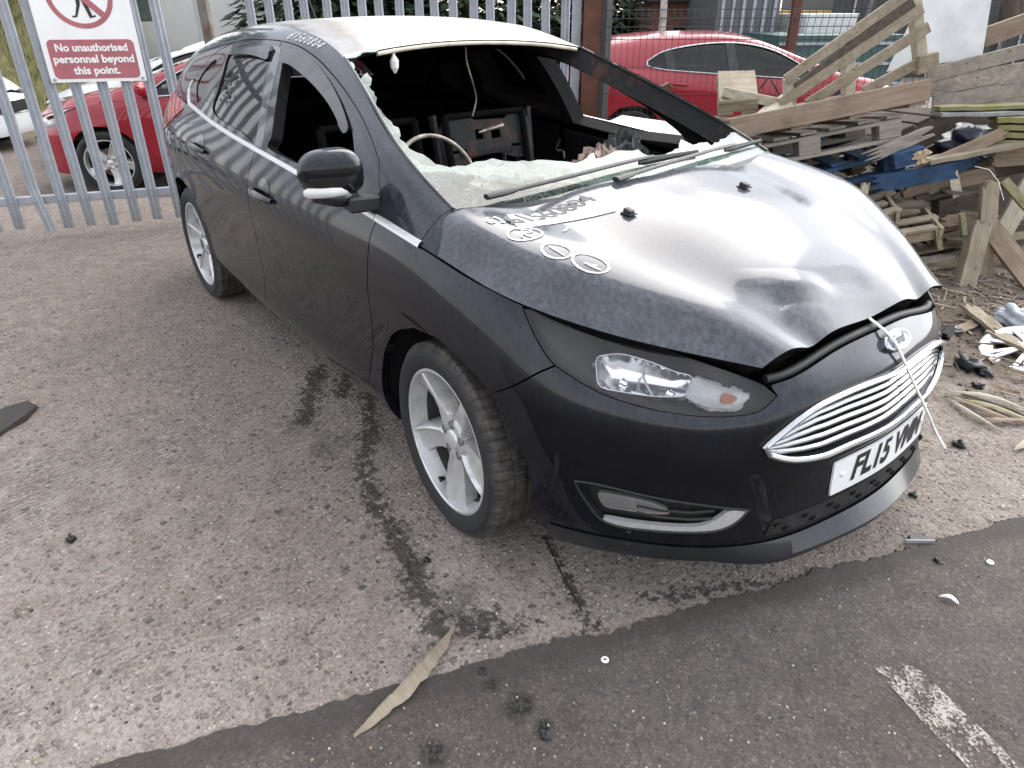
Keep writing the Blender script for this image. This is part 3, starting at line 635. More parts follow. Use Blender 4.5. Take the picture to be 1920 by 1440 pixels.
# --- dark lower intake with lip
lip = MB(); n_ = 180; ring = []
for k in range(n_+1):
    u = -.50+1.5*k/n_; a = abs(u)
    droop = .010*math.exp(-((u-.38)/.10)**2)+.012*math.exp(-((u+.42)/.09)**2)   # torn mounts let the lip sag at both corners
    reach = .012+.034*max(0.0, 1-(a/.55)**2)
    b0 = np.array(W.at([(u, .075)], .004)[0]); b1 = np.array(W.at([(u, .030)], reach)[0]); b2 = np.array(W.at([(u, .0)], reach)[0]); b3 = np.array(W.at([(u, -.012)], -.03)[0])
    for b, s in ((b1,.6),(b2,1.0),(b3,1.0)): b[2] -= droop*s+.0*max(0, 1-(a/.6)**2)
    ring.append([b0, b1, b2, b3])
V = [p for r in ring for p in r]; F = [(k*4+j, (k+1)*4+j, (k+1)*4+j+1, k*4+j+1) for k in range(n_) for j in range(3)]
lip.add(V, F); lo = auto_smooth(lip.build('front_lip', M['trimdust'], car), 40)
ir = loop([(-.42,.10),(.42,.10)], [(.42,.10),(.40,.145)], [(.40,.145),(-.40,.145)], [(-.40,.145),(-.42,.10)], n=1)
inl = panel('lower_intake', W, ir, M['trim'], car, off=.004, thick=.006, h=.03)
for r_, vv in enumerate((.112,.132)):
    for k in range(9):
        p = W.at([(-.36+.09*k+.03*r_, vv)], .006)[0]; hb = MB(); hb.box(p, (.006,.020,.007), None, 0, .001); hb.build('intake_slot', M['soot'], inl)
# --- fog lamp pockets
for fl in (False, True):
    g = (lambda P: mir(P)) if fl else (lambda P: P)
    fo = panel('fog_lamp_pocket', W, g(inset(fogp, -.004)), M['trim'], car, off=-.028, thick=0, h=.02)
    panel('fog_lamp', W, g(closed_cr(T['foglamp'], 3)), M['bowl'], fo, off=-.010, thick=.012, h=.015)
    panel('fog_lamp_lens', W, g(closed_cr(T['foglamp'], 3)), M['lens'], fo, off=-.004, thick=0, h=.02)
    panel('chrome_blade', W, g(closed_cr(T['fogchrome'], 3)), M['chromedull'], fo, off=.001, thick=.014, h=.015)
    fb = MB(); pth = g([(.76,.185),(.70,.178),(.62,.176),(.56,.182)]); fb.tube(on(W, pth, -.012), .005, 6)
    pth = g([(.76,.165),(.70,.158),(.62,.156),(.56,.160)]); fb.tube(on(W, pth, -.012), .005, 6); fb.build('fog_lamp_bar', M['rubber'], fo)
    eb = MB(); eb.tube(on(W, g(resample(fogp, .02)), .001), .004, 6, closed=True); eb.build('pocket_rim', M['rubber'], fo)
# --- headlights
hlp = loop(hlb, hlo, hlt, n=5)
for fl in (False, True):
    g = (lambda P: mir(P)) if fl else (lambda P: P)
    hl = panel('headlight', W, g(inset(hlp, -.004)), M['bezel'], car, off=-.050, thick=0, h=.03)
    sg = MB(); a = on(W, g(resample(hlp, .02)), -.002); b = on(W, g(resample(hlp, .02)), -.055); n_ = len(a)
    sg.add(a+b, [(j, (j+1) % n_, n_+(j+1) % n_, n_+j) for j in range(n_)]); sg.build('headlight_bezel', M['bezel'], hl, True)
    def bowl(name, outline_, m, dep, bulge):
        P = g(closed_cr(outline_, 3)); c = np.array(P).mean(0)
        def off(V):
            d = np.linalg.norm(V-c, axis=1); e = np.array([min(math.hypot(x-p[0], y-p[1]) for p in P) for x, y in V]); return -.012-dep*np.minimum(1, e/.045)**.6
        return panel(name, W, P, m, hl, off=off, thick=.012, h=.012)
    r1 = [p for p in T['refl']]; us_ = [p[0] for p in r1]; midu = min(us_)+(max(us_)-min(us_))*.48
    bowl('reflector', r1, M['bowl'], .028, 1)
    rg = MB(); rg.tube(on(W, g(closed_cr(T['refl'], 3)), -.011), .0016, 6, closed=True)
    vd = [p for p in [(midu-.012, min(q[1] for q in r1)+.012), (midu+.006, np.mean([q[1] for q in r1])), (midu-.004, max(q[1] for q in r1)-.008)]]; rg.tube(on(W, g(cr(vd, 5)), -.013), .003, 6); rg.build('reflector_rim', M['chromedull'], hl)
    for uu in (midu+.055, midu-.06):
        c = Vector(on(W, g([(uu, .665)]), -.030)[0]); bb = MB(); v, f = lathe([(0,.012),(.008,.010),(.010,0),(.013,-.006)], 16, 'x'); v = [c+Vector(p) for p in v]; bb.add(v, f); bb.build('bulb', M['mirror'], hl, True)
    bowl('indicator', T['refl2'], M['clearind'], .012, 1)
    am = np.array(T['amber']); c = am.mean(0); P = g(closed_cr([tuple(c+(p-c)*.40) for p in am], 3)); panel('indicator_bulb', W, P, M['amber'], hl, off=-.010, thick=.01, h=.012)
    panel('headlight_lens', W, g(hlp), M['lens'], hl, off=.001, thick=0, h=.03, gap=.002)
# --- front wings
fend = loop(hlo, [hlo[-1],(1.04,VT)], [(1.04,VT),(1.2,VT),(1.385,VT),(1.52,VT),shF[0]], shF, [shF[-1],(shF[-1][0]-.005,.088)], [(shF[-1][0]-.005,.088),archf[-1]], archf[ks:][::-1], seam[::-1], n=4)
for fl in (False, True):
    panel('front_wing', W, mir(fend) if fl else fend, M['paint'], car, thick=.03, h=.035, gap=.0025)
# --- doors and rear quarters
sF = shF[-1]; uaR = archr[0][0]
fdoor = loop(shF[::-1], [shF[0],(2.2,VT),(2.6,VT),shB[0]], shB, [shB[-1],(2.6,sillv+.004),(2.2,sillv-.002),(sF[0],sF[1])], n=4)
ja = min(range(len(archr)), key=lambda i: abs(archr[i][1]-(sillv+.03)) + (9 if archr[i][0] > 4.0 else 0))
lo_, hi_ = sorted((ja, ia)); aseg = archr[lo_:hi_+1]
if aseg[0][1] > aseg[-1][1]: aseg = aseg[::-1]      # from the sill up to the shut line
rdoor = loop(shB[::-1], [shB[0],(3.3,VT),(3.7,VT),rearshut[0]], rearshut, aseg[::-1], [aseg[0],(3.2,sillv+.02),shB[-1]], n=4)
rest = archr[hi_:] if ja < ia else archr[:lo_+1][::-1]
quarter = loop(rearshut[::-1], [rearshut[0],(4.3,VT),(4.6,VT)], [(4.6,VT),(4.60,.62),(4.58,.46)], [(4.58,.46),(4.45,.45),rest[min(len(rest)-1, int(len(rest)*.55))]], rest[:int(len(rest)*.55)+1][::-1], n=4)
rb_half = loop([(4.58,.455),(4.60,.62)], [(4.60,.62),(5.0,.60),(5.435,.60)], [(5.435,.60),(5.435,.02)], [(5.435,.02),(5.0,.01),(4.5,.005),rest[-1]], rest[int(len(rest)*.55):][::-1], [(4.45,.45),(4.58,.455)], n=3)
tgate = loop([(4.62,.63),(4.62,VT)], [(4.62,VT),(5.0,VT),(5.435,VT)], [(5.435,VT),(5.435,.61)], [(5.435,.61),(5.0,.61),(4.62,.63)], n=3)
sill = loop([(1.735,.0),(2.4,.0),(3.4,0.0)], [(3.4,0.0),(aseg[0][0]-.06,.0)], [(aseg[0][0]-.06,.0),aseg[0]], [aseg[0],(3.2,sillv+.018),shB[-1],(2.6,sillv+.002),(2.2,sillv-.004),(sF[0],sF[1]-.003)], [(sF[0]-.005,.084),archf[-1]], [archf[-1],(1.735,.0)], n=3)
for fl in (False, True):
    g = (lambda P: mir(P)) if fl else (lambda P: P)
    fd = panel('front_door', W, g(fdoor), M['paint'], car, thick=.03, h=.04, gap=.0025)
    rd = panel('rear_door', W, g(rdoor), M['paint'], car, thick=.03, h=.04, gap=.0025)
    panel('rear_quarter', W, g(quarter), M['paint'], car, thick=.02, h=.04, gap=.0025)
    panel('sill', W, g(sill), M['paint'], car, thick=.03, h=.05, off=-.004)
    panel('rear_bumper', W, g(rb_half), M['paint'], car, thick=.02, h=.05, gap=.001)
    panel('tailgate', W, g(tgate), M['paint'], car, thick=.02, h=.05, gap=.001)
    tl = loop([(3.98,.745),(4.05,.772),(4.15,.772),(4.3,.772)], [(4.3,.772),(4.62,.765),(4.75,.74)], [(4.75,.74),(4.72,.66),(4.6,.60)], [(4.6,.60),(4.35,.60),(4.16,.655),(3.98,.745)], n=4)
    panel('tail_lamp', W, g(tl), M['tail'], car, off=.004, thick=.01, h=.03)
    for d, key, ck in ((fd, 'handleF', 'cupF'), (rd, 'handleR', 'cupR')):
        cu = np.array(T[key]).mean(0); us_ = (T[key][0][0]+.012, T[key][3][0]-.012); vv = cu[1]+.006
        # shallow finger cup and bar
        cp = [(cu[0]+.062*math.cos(t), cu[1]+.022+.045*math.sin(t)) for t in np.linspace(0, 2*math.pi, 20, endpoint=False)]
        hd = panel('handle_cup', W, g(cp), M['gloss'], d, off=.0012, thick=0, h=.015)
        hbm = MB(); us2 = np.linspace(cu[0]-.105, cu[0]+.105, 13); pts = [on(W, g([(u, cu[1]+.004)]), .006+.026*math.sin(math.pi*k/12)**.5)[0] for k, u in enumerate(us2)]
        hbm.tube(pts, [.010+.006*math.sin(math.pi*k/12) for k in range(13)], 10, flat=1.0); auto_smooth(hbm.build('handle', M['gloss'], d), 60)
    # --- greenhouse
    flp = dict(flip=fl)
    def Gp(name, poly, mat, par, **kw): return panel(name, G, poly, mat, par, flip=fl, **kw)
    rail = T['rail']; shBg = T['shutBg']; shC = T['shutCg']
    GV = float(G.kv[-1]); ub = shBg[-1][0]
    ir_ = min(range(len(rail)), key=lambda i: abs(rail[i][0]-shBg[0][0])); ic_ = min(range(len(rail)), key=lambda i: abs(rail[i][0]-shC[0][0]))
    railtop = [rail[i] for i in range(len(rail))]
    pB = (shBg[0][0], float(np.interp(shBg[0][0], [p[0] for p in rail[::-1]], [p[1] for p in rail[::-1]])))
    pC = (2.125, float(np.interp(2.125, [p[0] for p in rail[::-1]], [p[1] for p in rail[::-1]])))
    dfr = T['doorfr']; ufd = T['shutF'][0][0]
    u0 = float(G.ku[np.argmin(abs(np.array([c[0][0] for c in GC])+.45))])
    ufront = .262
    back_ = M['char']
    kw = dict(thick=.045 if not fl else .075, back=back_, h=.03, gap=.002)
    fwh = closed_cr(T['fwin'], 4) if not fl else loop([(1.36,.245),(1.16,.262),(.95,.255),(.72,.225),(.60,.185)], [(.60,.185),(.50,.12),(.44,.045)], [(.44,.045),(.8,.012),(1.25,.012)], [(1.25,.012),(1.30,.13),(1.36,.245)], n=4)
    fpoly = loop([(ufront,0),(ufront,.10)], [(ufront,.10),dfr[1],dfr[0]], [p for p in rail[::-1] if p[0] < pB[0]-.01]+[pB], [pB]+shBg[1:-1]+[(shBg[-1][0]+.004,0.0)], [(shBg[-1][0]+.004,0.0),(ufront,0)], n=4)
    Gp('front_window_frame', fpoly, M['paint'], fd, holes=[fwh], **kw)
    rwh = closed_cr(T['rwin'], 4)
    rpoly = loop([pB]+[p for p in rail[::-1] if pB[0]+.01 < p[0] < pC[0]-.01]+[pC], [pC,(2.13,.18),(2.17,.11),(2.25,.02),(2.26,0)], [(2.26,0),(shBg[-1][0]+.004,0)], [(shBg[-1][0]+.004,0.0)]+shBg[1:-1][::-1]+[pB], n=4)
    Gp('rear_window_frame', rpoly, M['paint'], rd, holes=[rwh], **kw)
    Gp('rear_window', inset(rwh, -.006), M['darkglass'], rd, off=-.006, thick=0, h=.05)
    qh = closed_cr([(2.29,.035),(2.40,.10),(2.33,.165),(2.20,.205),(2.17,.16),(2.21,.09)], 4)
    top_r = [rail[0]]+[(2.60,.06),(2.68,0.0)]
    qpoly = loop([pC]+[p for p in rail[::-1] if p[0] > pC[0]+.01]+top_r[1:], [(2.68,0.0),(2.26,0)], [(2.26,0),(2.25,.02),(2.17,.11),(2.13,.18),pC], n=4)
    Gp('quarter_window_frame', qpoly, M['paint'], car, holes=[qh], **kw)
    Gp('quarter_window', inset(qh, -.006), M['darkglass'], car, off=-.004, thick=0, h=.05)
    if not fl:
        Gp('wind_deflector', closed_cr(T['defl_f'], 4), M['deflector'], fd, off=.012, thick=.004, h=.03)
        Gp('wind_deflector', closed_cr(T['defl_r'], 4), M['deflector'], rd, off=.012, thick=.004, h=.03)
        ps = [(a, b) for a, b in shBg]; bp = loop([(p[0]-.035, p[1]-.012) for p in shBg], [(p[0]+.045, p[1]-.012) for p in shBg][::-1], n=3)
        Gp('pillar_cover', bp, M['gloss'], car, off=.0008, thick=.001, h=.03)
    # outer A-pillar and cant rail, one pressing from the scuttle to the tail
    rl = [p for p in rail]
    apoly = loop([(ufront,.004),(ufront,.10)], [(ufront,.10),dfr[1],dfr[0]], rail[::-1], [rail[0],(2.60,.06),(2.70,0.0),(2.9,0.0),(3.138,.0)], [(3.138,.0),(float(G.ku[-1]),GV)], [(float(G.ku[-1]),GV),(2.0,GV),(1.0,GV),(.5,GV),(0.0,GV)], [(0.0,GV),(0.0,.004)], [(0,.004),(ufront,.004)], n=4)
    Gp('roof_pillar', apoly, M['paint'], car, thick=.05 if not fl else .085, back=M['charrust'], h=.03, gap=.002)
    # chrome along the belt
    ch = MB(); bel = [(u, .004) for u in np.linspace(.262, 2.46, 60)]+[(2.50,.03),(2.53,.07),(2.50,.115)] 
    def strip(path, w, hgt, S, flp_):
        A = np.array(on(S, path, .002, flp_)); d = np.gradient(A, axis=0); d /= np.linalg.norm(d, axis=1)[:,None]
        Nn_ = S.nrm(path)
        if flp_: Nn_[:,1] *= -1
        B = np.cross(Nn_, d); n__ = len(A); prof = [(-w,-.004),(-w*.85,hgt*.7),(0,hgt),(w*.85,hgt*.7),(w,-.004)]
        V = np.concatenate([A+B*a+Nn_*b for a, b in prof]); F = [(k*n__+j, k*n__+j+1, (k+1)*n__+j+1, (k+1)*n__+j) for k in range(4) for j in range(n__-1)]
        return V, F
    V, F = strip(cr(bel[:-3], 1)+cr(bel[-4:], 5)[1:], .010, .006, G, fl); ch.add(V, F); auto_smooth(ch.build('chrome_strip', M['chromedull'], fd), 50)
    ch = MB(); V, F = strip([(u, .006) for u in np.linspace(-.005, .258, 14)], .012, .006, G, fl); ch.add(V, F); auto_smooth(ch.build('chrome_strip', M['chromedull'], car), 50)
# --- roof skin with rolled front edge
RU, RV = float(RF.ku[-1]), float(RF.kv[-1])
roof = panel('roof', RF, loop([(0,0),(RU,0)], [(RU,0),(RU,RV)], [(RU,RV),(0,RV)], [(0,RV),(0,0)], n=1), M['roof'], car, thick=.012, back=M['soot'], h=.04)
re = MB(); q = [(.004, v) for v in np.linspace(.13, RV-.02, 40)]; p = np.array(on(RF, q, -.010)); re.tube([tuple(a+np.array([.006, 0, -.004])) for a in p], .008, 8, flat=1.0); auto_smooth(re.build('roof_edge', M['roofedge'], roof), 60)
ant = MB(); ant.tube([(-2.75,.05,1.435),(-2.80,.052,1.50),(-2.98,.06,1.72)], [.006,.0035,.002], 6); ant.build('aerial', M['trim'], roof)
# --- bonnet
bu0, bv0, bu1, bv1 = 0.0, 0.0, float(BN.ku[-1]), float(BN.kv[-1])
bpoly = loop([(bu0,bv0),(bu1,bv0)], [(bu1,bv0),(bu1,bv1)], [(bu1,bv1),(bu0,bv1)], [(bu0,bv1),(bu0,bv0)], n=1)
bon = panel('bonnet', BN, bpoly, M['bonnet'], car, thick=.012, back=M['soot'], h=.015)
for key in ('nozR', 'nozL'):
    p = Vector(BN.at([T[key][0]], .004)[0]); nz = MB(); nz.box(p+Vector((0,0,.006)), (.030,.022,.014), Matrix.Rotation(R_(12),3,'Y'), 0, .004); nz.box(p, (.04,.03,.004), None, 0, .001); nz.build('washer_jet', M['rubber'], bon)
# black slab added to darken the gap under the bonnet, and slam panel seal
panel('bay_dark_filler', BN, inset(bpoly, .02), M['soot'], car, off=-.055, thick=.10, h=.06)
se = MB(); se.tube([tuple(np.array(a)+np.array([-.020,0,.001])) for a in on(W, [(u, VT) for u in np.linspace(-.40,.40,40)], .0)], .012, 8); auto_smooth(se.build('bonnet_seal', M['rubber'], car), 60)
# --- stickers and chalk on the bonnet
tp = np.array(T['tape']); ta, tb_, tc_ = tp[0], tp[1], tp[6]
panel('paper_label', BN, loop([tuple(tp[0]),tuple(tp[1])], [tuple(tp[1]),tuple(tp[2]),tuple(tp[3])], [tuple(tp[3]),tuple(tp[4]),tuple(tp[5]),tuple(tp[6])], [tuple(tp[6]),tuple(tp[0])], n=2), M['white'], bon, off=.003, thick=.002, h=.03)
d0, d1 = np.array(T['tapedigit'][0]), np.array(T['tapedigit'][1]); ex = (d1-d0); L = np.linalg.norm(ex); ex = ex/L
tv, tf = text_geo('61560804', .072, .0022, .0, 1.0); wv = max(p[0] for p in tv)-min(p[0] for p in tv); s_ = (L+.045)/wv
dn = np.array([ex[1], -ex[0]])
def label_uv(x, y): c = (d0+d1)/2+ex*(x*s_+.01); return tuple(c+np.array([-dn[0], -dn[1]])*(y*1.15+.032))
lb = MB(); lb.add(BN.at([label_uv(x, y) for x, y, z in tv], .0045), tf); lb.build('label_digits', M['digits'], bon)
def ribbon(S, pts, w, flip=False, off=.0022, wob=.0):
    pts = cr(pts, 6) if len(pts) > 2 else resample(pts+[pts[-1]], .01)[:-1] if False else [tuple(np.array(pts[0])+(np.array(pts[-1])-np.array(pts[0]))*t) for t in np.linspace(0,1,8)] if len(pts) == 2 else pts
    P = np.array(pts, float); d = np.gradient(P, axis=0); d /= np.maximum(np.linalg.norm(d, axis=1), 1e-9)[:,None]; nn_ = np.stack([-d[:,1], d[:,0]], 1); ww = np.array([w*(.7+.5*rnd.random()) for _ in P])[:,None]
    V = np.array(on(S, np.concatenate([P+nn_*ww/2, P-nn_*ww/2]), off, flip)); n__ = len(P); return V, [(j, j+1, n__+j+1, n__+j) for j in range(n__-1)]
def circ_uv(c, a, b, rot=0.0, n=16, gapk=0): return [(c[0]+a*math.cos(t)*math.cos(rot)-b*math.sin(t)*math.sin(rot), c[1]+a*math.cos(t)*math.sin(rot)+b*math.sin(t)*math.cos(rot)) for t in np.linspace(.3, 2*math.pi+.45, n)]
def between(P, fx, fy, ax, ay): return None
for key in ('cR','cI','cV'):
    P = [np.array(p) for p in T[key]]; c = (P[3]+P[4])/2 if key == 'cI' else P[0]; 
    ea = (P[2]-P[1])/2 if key != 'cR' else (P[1]-P[4])/2; eb = (P[4]-P[3])/2 if key != 'cR' else (P[3]-P[2])/2
    if key == 'cR': c = (P[1]+P[4])/2
    else: c = (P[1]+P[2])/2
    ck = MB(); V, F = ribbon(BN, [tuple(c+ea*math.cos(t)+eb*math.sin(t)) for t in np.linspace(.2, 2*math.pi+.5, 22)], .006); ck.add(V, F)
    if key == 'cR': S_ = [[(-.2,.6),(-.15,-.7)], [(-.5,-.75),(.25,-.6),(.35,-.2),(-.1,.0),(.45,.65)]]
    elif key == 'cI': S_ = [[(-.5,-.5),(.5,.55)]]
    else: S_ = [[(-.35,.1),(.05,.35),(.3,.2),(-.1,.3),(.45,.65)]]
    for st in S_: V, F = ribbon(BN, [tuple(c+ea*a+eb*b) for a, b in st], .006); ck.add(V, F)
    ck.build('chalk_mark', M['chalk'], bon)
ck = MB()
P = np.array(T['c61s']); e1 = P[1]-P[0]; e2 = np.array([.020,-.004])
for k, st in enumerate(([(.4,-1),(-.35,.1),(-.2,.9),(.35,.7),(.2,.1),(-.3,.35)], [(-.2,-.7),(.1,-1),(.1,.95),(-.3,.95),(.4,.95)], [(.4,-.9),(-.2,-.9),(-.25,0),(.3,.1),(.2,.9),(-.4,.9)])):
    c = P[k]; a_ = np.array([.004,.019]); b_ = np.array([.026,-.004])
    V, F = ribbon(BN, [tuple(c+a_*x*.8+b_*y*.75) for x, y in st], .006); ck.add(V, F)
ck.build('chalk_number', M['chalk'], bon)
ck = MB(); V, F = ribbon(BN, T['dash1'], .006); ck.add(V, F); ck.build('chalk_mark', M['chalk'], bon)
DIG = {'6':[(.7,1),(.1,.45),(.15,.05),(.6,.05),(.7,.4),(.15,.45)],'1':[(.2,.8),(.45,1),(.45,0)],'5':[(.8,1),(.2,1),(.15,.55),(.7,.5),(.65,.05),(.1,.02)],'0':[(.4,1),(.05,.5),(.4,0),(.75,.5),(.4,1)],'8':[(.4,.5),(.1,.8),(.4,1),(.7,.8),(.1,.2),(.4,0),(.7,.2),(.4,.5)],'4':[(.6,0),(.6,1),(.05,.35),(.85,.35)]}
a0, a1 = np.array(T['railtext'][0]), np.array(T['railtext'][-1]); ck = MB(); ex = (a1-a0)/8
for k, ch_ in enumerate('61560804'):
    V, F = ribbon(G, [tuple(a0+ex*(k+x*.85)+np.array([0,.040])*(y-.5)) for x, y in DIG[ch_]], .0035); ck.add(V, F)
ck.build('chalk_number', M['chalk'], car)
# --- windscreen remains: one jagged sheet along the bottom and driver's pillar
jag = T['jag']; WU, WV = float(WS.ku[-1]), float(WS.kv[-1])
jr = [(-.0,WV)]+[tuple(p) for p in jag]
def roughen(P, a):
    out = []
    for i in range(len(P)-1):
        x, y = np.array(P[i]), np.array(P[i+1]); L = np.linalg.norm(y-x); k = max(1, int(L/.02)); nn_ = np.array([-(y-x)[1], (y-x)[0]])/max(L, 1e-6)
        for t in range(k): out.append(tuple(x+(y-x)*t/k+nn_*(rnd.uniform(-a, a) if t else 0)))
    return out+[tuple(P[-1])]
jl = [tuple(p) for p in T['jag_left']][::-1]
jfull = [(0,WV-.01)]+[(max(.004, u), min(v, WV-.012)) for u, v in jag]+[(WU-.02,.18),(WU,.16)]
wpoly = loop(roughen(jfull, .006), [(WU,.16),(WU,0)], [(WU,0),(0,0)], [(0,0),(0,WV-.01)], n=1)
ws = panel('windscreen', WS, wpoly, M['shatter'], car, off=-.002, thick=.005, h=.03)
# curled flakes of laminate left along the passenger pillar
lp = MB(); lw = [(WU-.002, v) for v in np.linspace(.22, WV-.03, 30)]
ji = [(WU-.022-.016*rnd.random(), v+rnd.uniform(-.01,.01)) for u, v in lw]
A = on(WS, lw, .004); B = on(WS, ji, .012); n_ = len(A); lp.add(A+B, [(j, j+1, n_+j+1, n_+j) for j in range(n_-1) if rnd.random() < .85]); lp.build('windscreen_shard', M['shatter'], ws)
pc_ = panel('laminate_flap', WS, loop(roughen([(0.0,WV-.02),(.05,WV-.035),(.10,WV-.01),(.17,WV-.03),(.20,WV)], .006), [(.20,WV),(.20,WV+.01),(.0,WV+.01)], [(0,WV+.01),(0,WV-.02)], n=1), M['shatter'], ws, off=.006, thick=.004, h=.03)
for fl in (False, True):     # rubber edging beside the pillars
    tb2 = MB(); tb2.tube(on(WS, [((WU-.004) if fl else .004, v) for v in np.linspace(.0, WV-.01, 30)], -.001), .0065, 8); auto_smooth(tb2.build('windscreen_trim', M['trimdust'], car), 60)
    A = on(G, [(0.0, v) for v in np.linspace(0, GV, 12)], -.001, fl); Bq = on(BN, [(.0, v) for v in np.linspace(.0, .133, 12)], -.004)
    if fl: Bq = [(x, -y, z) for x, y, z in Bq]
    pf = MB(); pf.add(A+Bq, [(j, j+1, 12+j+1, 12+j) for j in range(11)]); pf.build('pillar_foot', M['paint'], car, True)
# scuttle and wipers
scp = MB(); A = on(WS, [(u, .0) for u in np.linspace(0, WU, 30)], .0); Bp = [tuple(np.array(p)+np.array([.075,0,-.055])) for p in A]; Cp = [tuple(np.array(p)+np.array([.03,0,-.09])) for p in A]; n_ = 30
scp.add(A+Bp+Cp, [(k*n_+j, k*n_+j+1, (k+1)*n_+j+1, (k+1)*n_+j) for k in range(2) for j in range(n_-1)]); scp.build('scuttle', M['trim'], car, True)
def wiper(path, lab):
    w_ = MB(); arm = on(WS, path, .022); w_.tube(arm, [.016]*3+[.011]*(len(arm)-4)+[.008], 8, flat=.55); wo = auto_smooth(w_.build('wiper', M['trim'], car), 50)
    bl = MB(); b = on(WS, [(p[0]*1.0+.0, p[1]-.006) for p in path[-3:]]+[(path[-1][0]+.22, path[-1][1]-.005)], .012); bl.tube(b, [.004,.007,.007,.004], 6, flat=1.8); bl.build('wiper_blade', M['rubber'], wo)
wiper(cr([(.10,.012),(.24,.040),(.42,.062),(.60,.080),(.74,.088)], 4), '')
wiper(cr([(.52,.012),(.64,.030),(.84,.052),(1.02,.066),(1.16,.068)], 4), '')

# --- wheels
def make_wheel(loc, rz, spin, flip=False):
    w = empty('wheel', loc, rz); w.parent = car; sgn = -1 if not flip else 1     # sgn: outward direction along y
    R, Rr, hw = .3175, .236, .1075
    # tyre: lathe with bulged sidewalls, shoulder sipes and three rain grooves
    prof = [(Rr-.004, -.092), (Rr+.004, -.103), (Rr+.020, -.111), (Rr+.045, -.1125), (R-.018, -.104), (R-.006, -.092)]
    tread = []
    for a, b in ((-.088, -.050), (-.042, -.008), (.008, .042), (.050, .088)): tread += [(R-.0075, a-.0035), (R-.0005*0, a), (R, b), (R-.0075, b+.0035)]
    prof = prof+[(R-.002, -.0905)]+tread[1:-1]+[(R-.002, .0905)]+[(r, -o) for r, o in prof[::-1]]
    n = 320; V = []; K = len(prof)
    for j in range(n):
        a = 2*math.pi*j/n; sip = (j % 5 == 0)
        for k, (r, o) in enumerate(prof):
            rr = r
            if sip and r > R-.010 and abs(o) > .046: rr = r-.006
            if abs(o) < .046 and r > R-.001 and (j+int(abs(o)*300)) % 4 == 0: rr = r-.004
            aa = a+.03*(abs(o)-.09)*10*(1 if r > R-.01 else 0)
            V.append((rr*math.cos(aa), sgn*-o if False else o, rr*math.sin(aa)))
    F = []
    for j in range(n):
        for k in range(K-1):
            a, b = j*K+k, j*K+k+1; c, d = ((j+1) % n)*K+k, ((j+1) % n)*K+k+1; F.append((a, c, d, b))
    t = mesh('tyre', V, F, M['tyre'], w); auto_smooth(t, 28)
    # rim barrel, lip and spokes (outer face towards sgn)
    m = MB(); y = sgn
    pr = [(Rr+.002, y*.094), (Rr+.001, y*.1005), (Rr-.006, y*.1015), (Rr-.010, y*.098), (Rr-.014, y*.080), (Rr-.022, y*.045)]
    v, f = lathe(pr, 72, 'y'); f = f if y < 0 else [q[::-1] for q in f]; m.add(v, f)
    v, f = lathe([(Rr-.022, y*.045), (Rr-.040, -y*.02), (Rr-.030, -y*.085), (Rr, -y*.095)], 48, 'y'); m.add(v, f, 1)
    def P(r, t, yy, a): ca, sa = math.cos(a), math.sin(a); return (r*ca-t*sa, y*yy, r*sa+t*ca)
    for k in range(5):
        a = spin+2*math.pi*k/5
        if y > 0: pass
        # stations along the spoke: radius, left edge, ridge, right edge and their heights
        st = [(.046,-.036,-.010,.036,.068,.066,.066),(.075,-.042,-.024,.042,.054,.072,.061),(.110,-.041,-.027,.042,.044,.080,.058),(.150,-.038,-.026,.046,.042,.087,.060),(.190,-.033,-.021,.058,.048,.093,.068),(.215,-.029,-.016,.072,.056,.096,.076),(.2275,-.027,-.014,.080,.060,.097,.082)]
        vv = []
        for r, l, c, q, hl_, hc, hq in st: vv += [P(r,l-.004,hl_-.040,a), P(r,l,hl_,a), P(r,c-.005,hc-.004,a), P(r,c+.002,hc,a), P(r,c+.010,hc-.012,a), P(r,q,hq,a), P(r,q+.004,hq-.042,a)]
        ff = []
        for s in range(len(st)-1):
            for j in range(6): ff.append((s*7+j, (s+1)*7+j, (s+1)*7+j+1, s*7+j+1))
        m.add(vv, ff)
    v, f = lathe([(0,y*.066),(.030,y*.066),(.034,y*.068),(.060,y*.068),(.072,y*.058),(.074,y*.02)], 40, 'y'); m.add(v, f)
    rim = auto_smooth(m.build('rim', [M['alloy'], M['barrel']], w), 32)
    cb = MB(); v, f = lathe([(0,y*.0735),(.028,y*.0735),(.031,y*.071),(.033,y*.066)], 28, 'y'); cb.add(v, f); cb.build('hub_cap', M['chromedull'], w, True)
    for k in range(5):
        a = spin+2*math.pi*(k+.5)/5; nb = MB(); v, f = lathe([(0,y*.0705),(.009,y*.0705),(.011,y*.066)], 6, 'y'); nb.add([(p[0]+.052*math.cos(a), p[1], p[2]+.052*math.sin(a)) for p in v], f); v, f = lathe([(.0125,y*.0705),(.0155,y*.0695),(.0165,y*.060)], 16, 'y'); nb.add([(p[0]+.052*math.cos(a), p[1], p[2]+.052*math.sin(a)) for p in v], f); nb.build('wheel_nut', M['nut'], w)
    vb = MB(); a = spin+R_(121); vb.tube([((Rr-.03)*math.cos(a), y*.07, (Rr-.03)*math.sin(a)), ((Rr-.045)*math.cos(a), y*.088, (Rr-.045)*math.sin(a)), ((Rr-.056)*math.cos(a+.12), y*.096, (Rr-.056)*math.sin(a+.12))], [.008,.0055,.004], 8); vb.build('valve', M['rubber'], w)
    db = MB(); v, f = lathe([(.07,y*.03),(.14,y*.03),(.142,y*.01),(.07,y*.01)], 48, 'y', True); db.add(v, f)
    v, f = lathe([(.0,-y*.03),(.212,-y*.03),(.212,-y*.05)], 32, 'y'); db.add(v, f, 1); ob = db.build('brake_disc', [M['disc'], M['soot']], w)
    return w
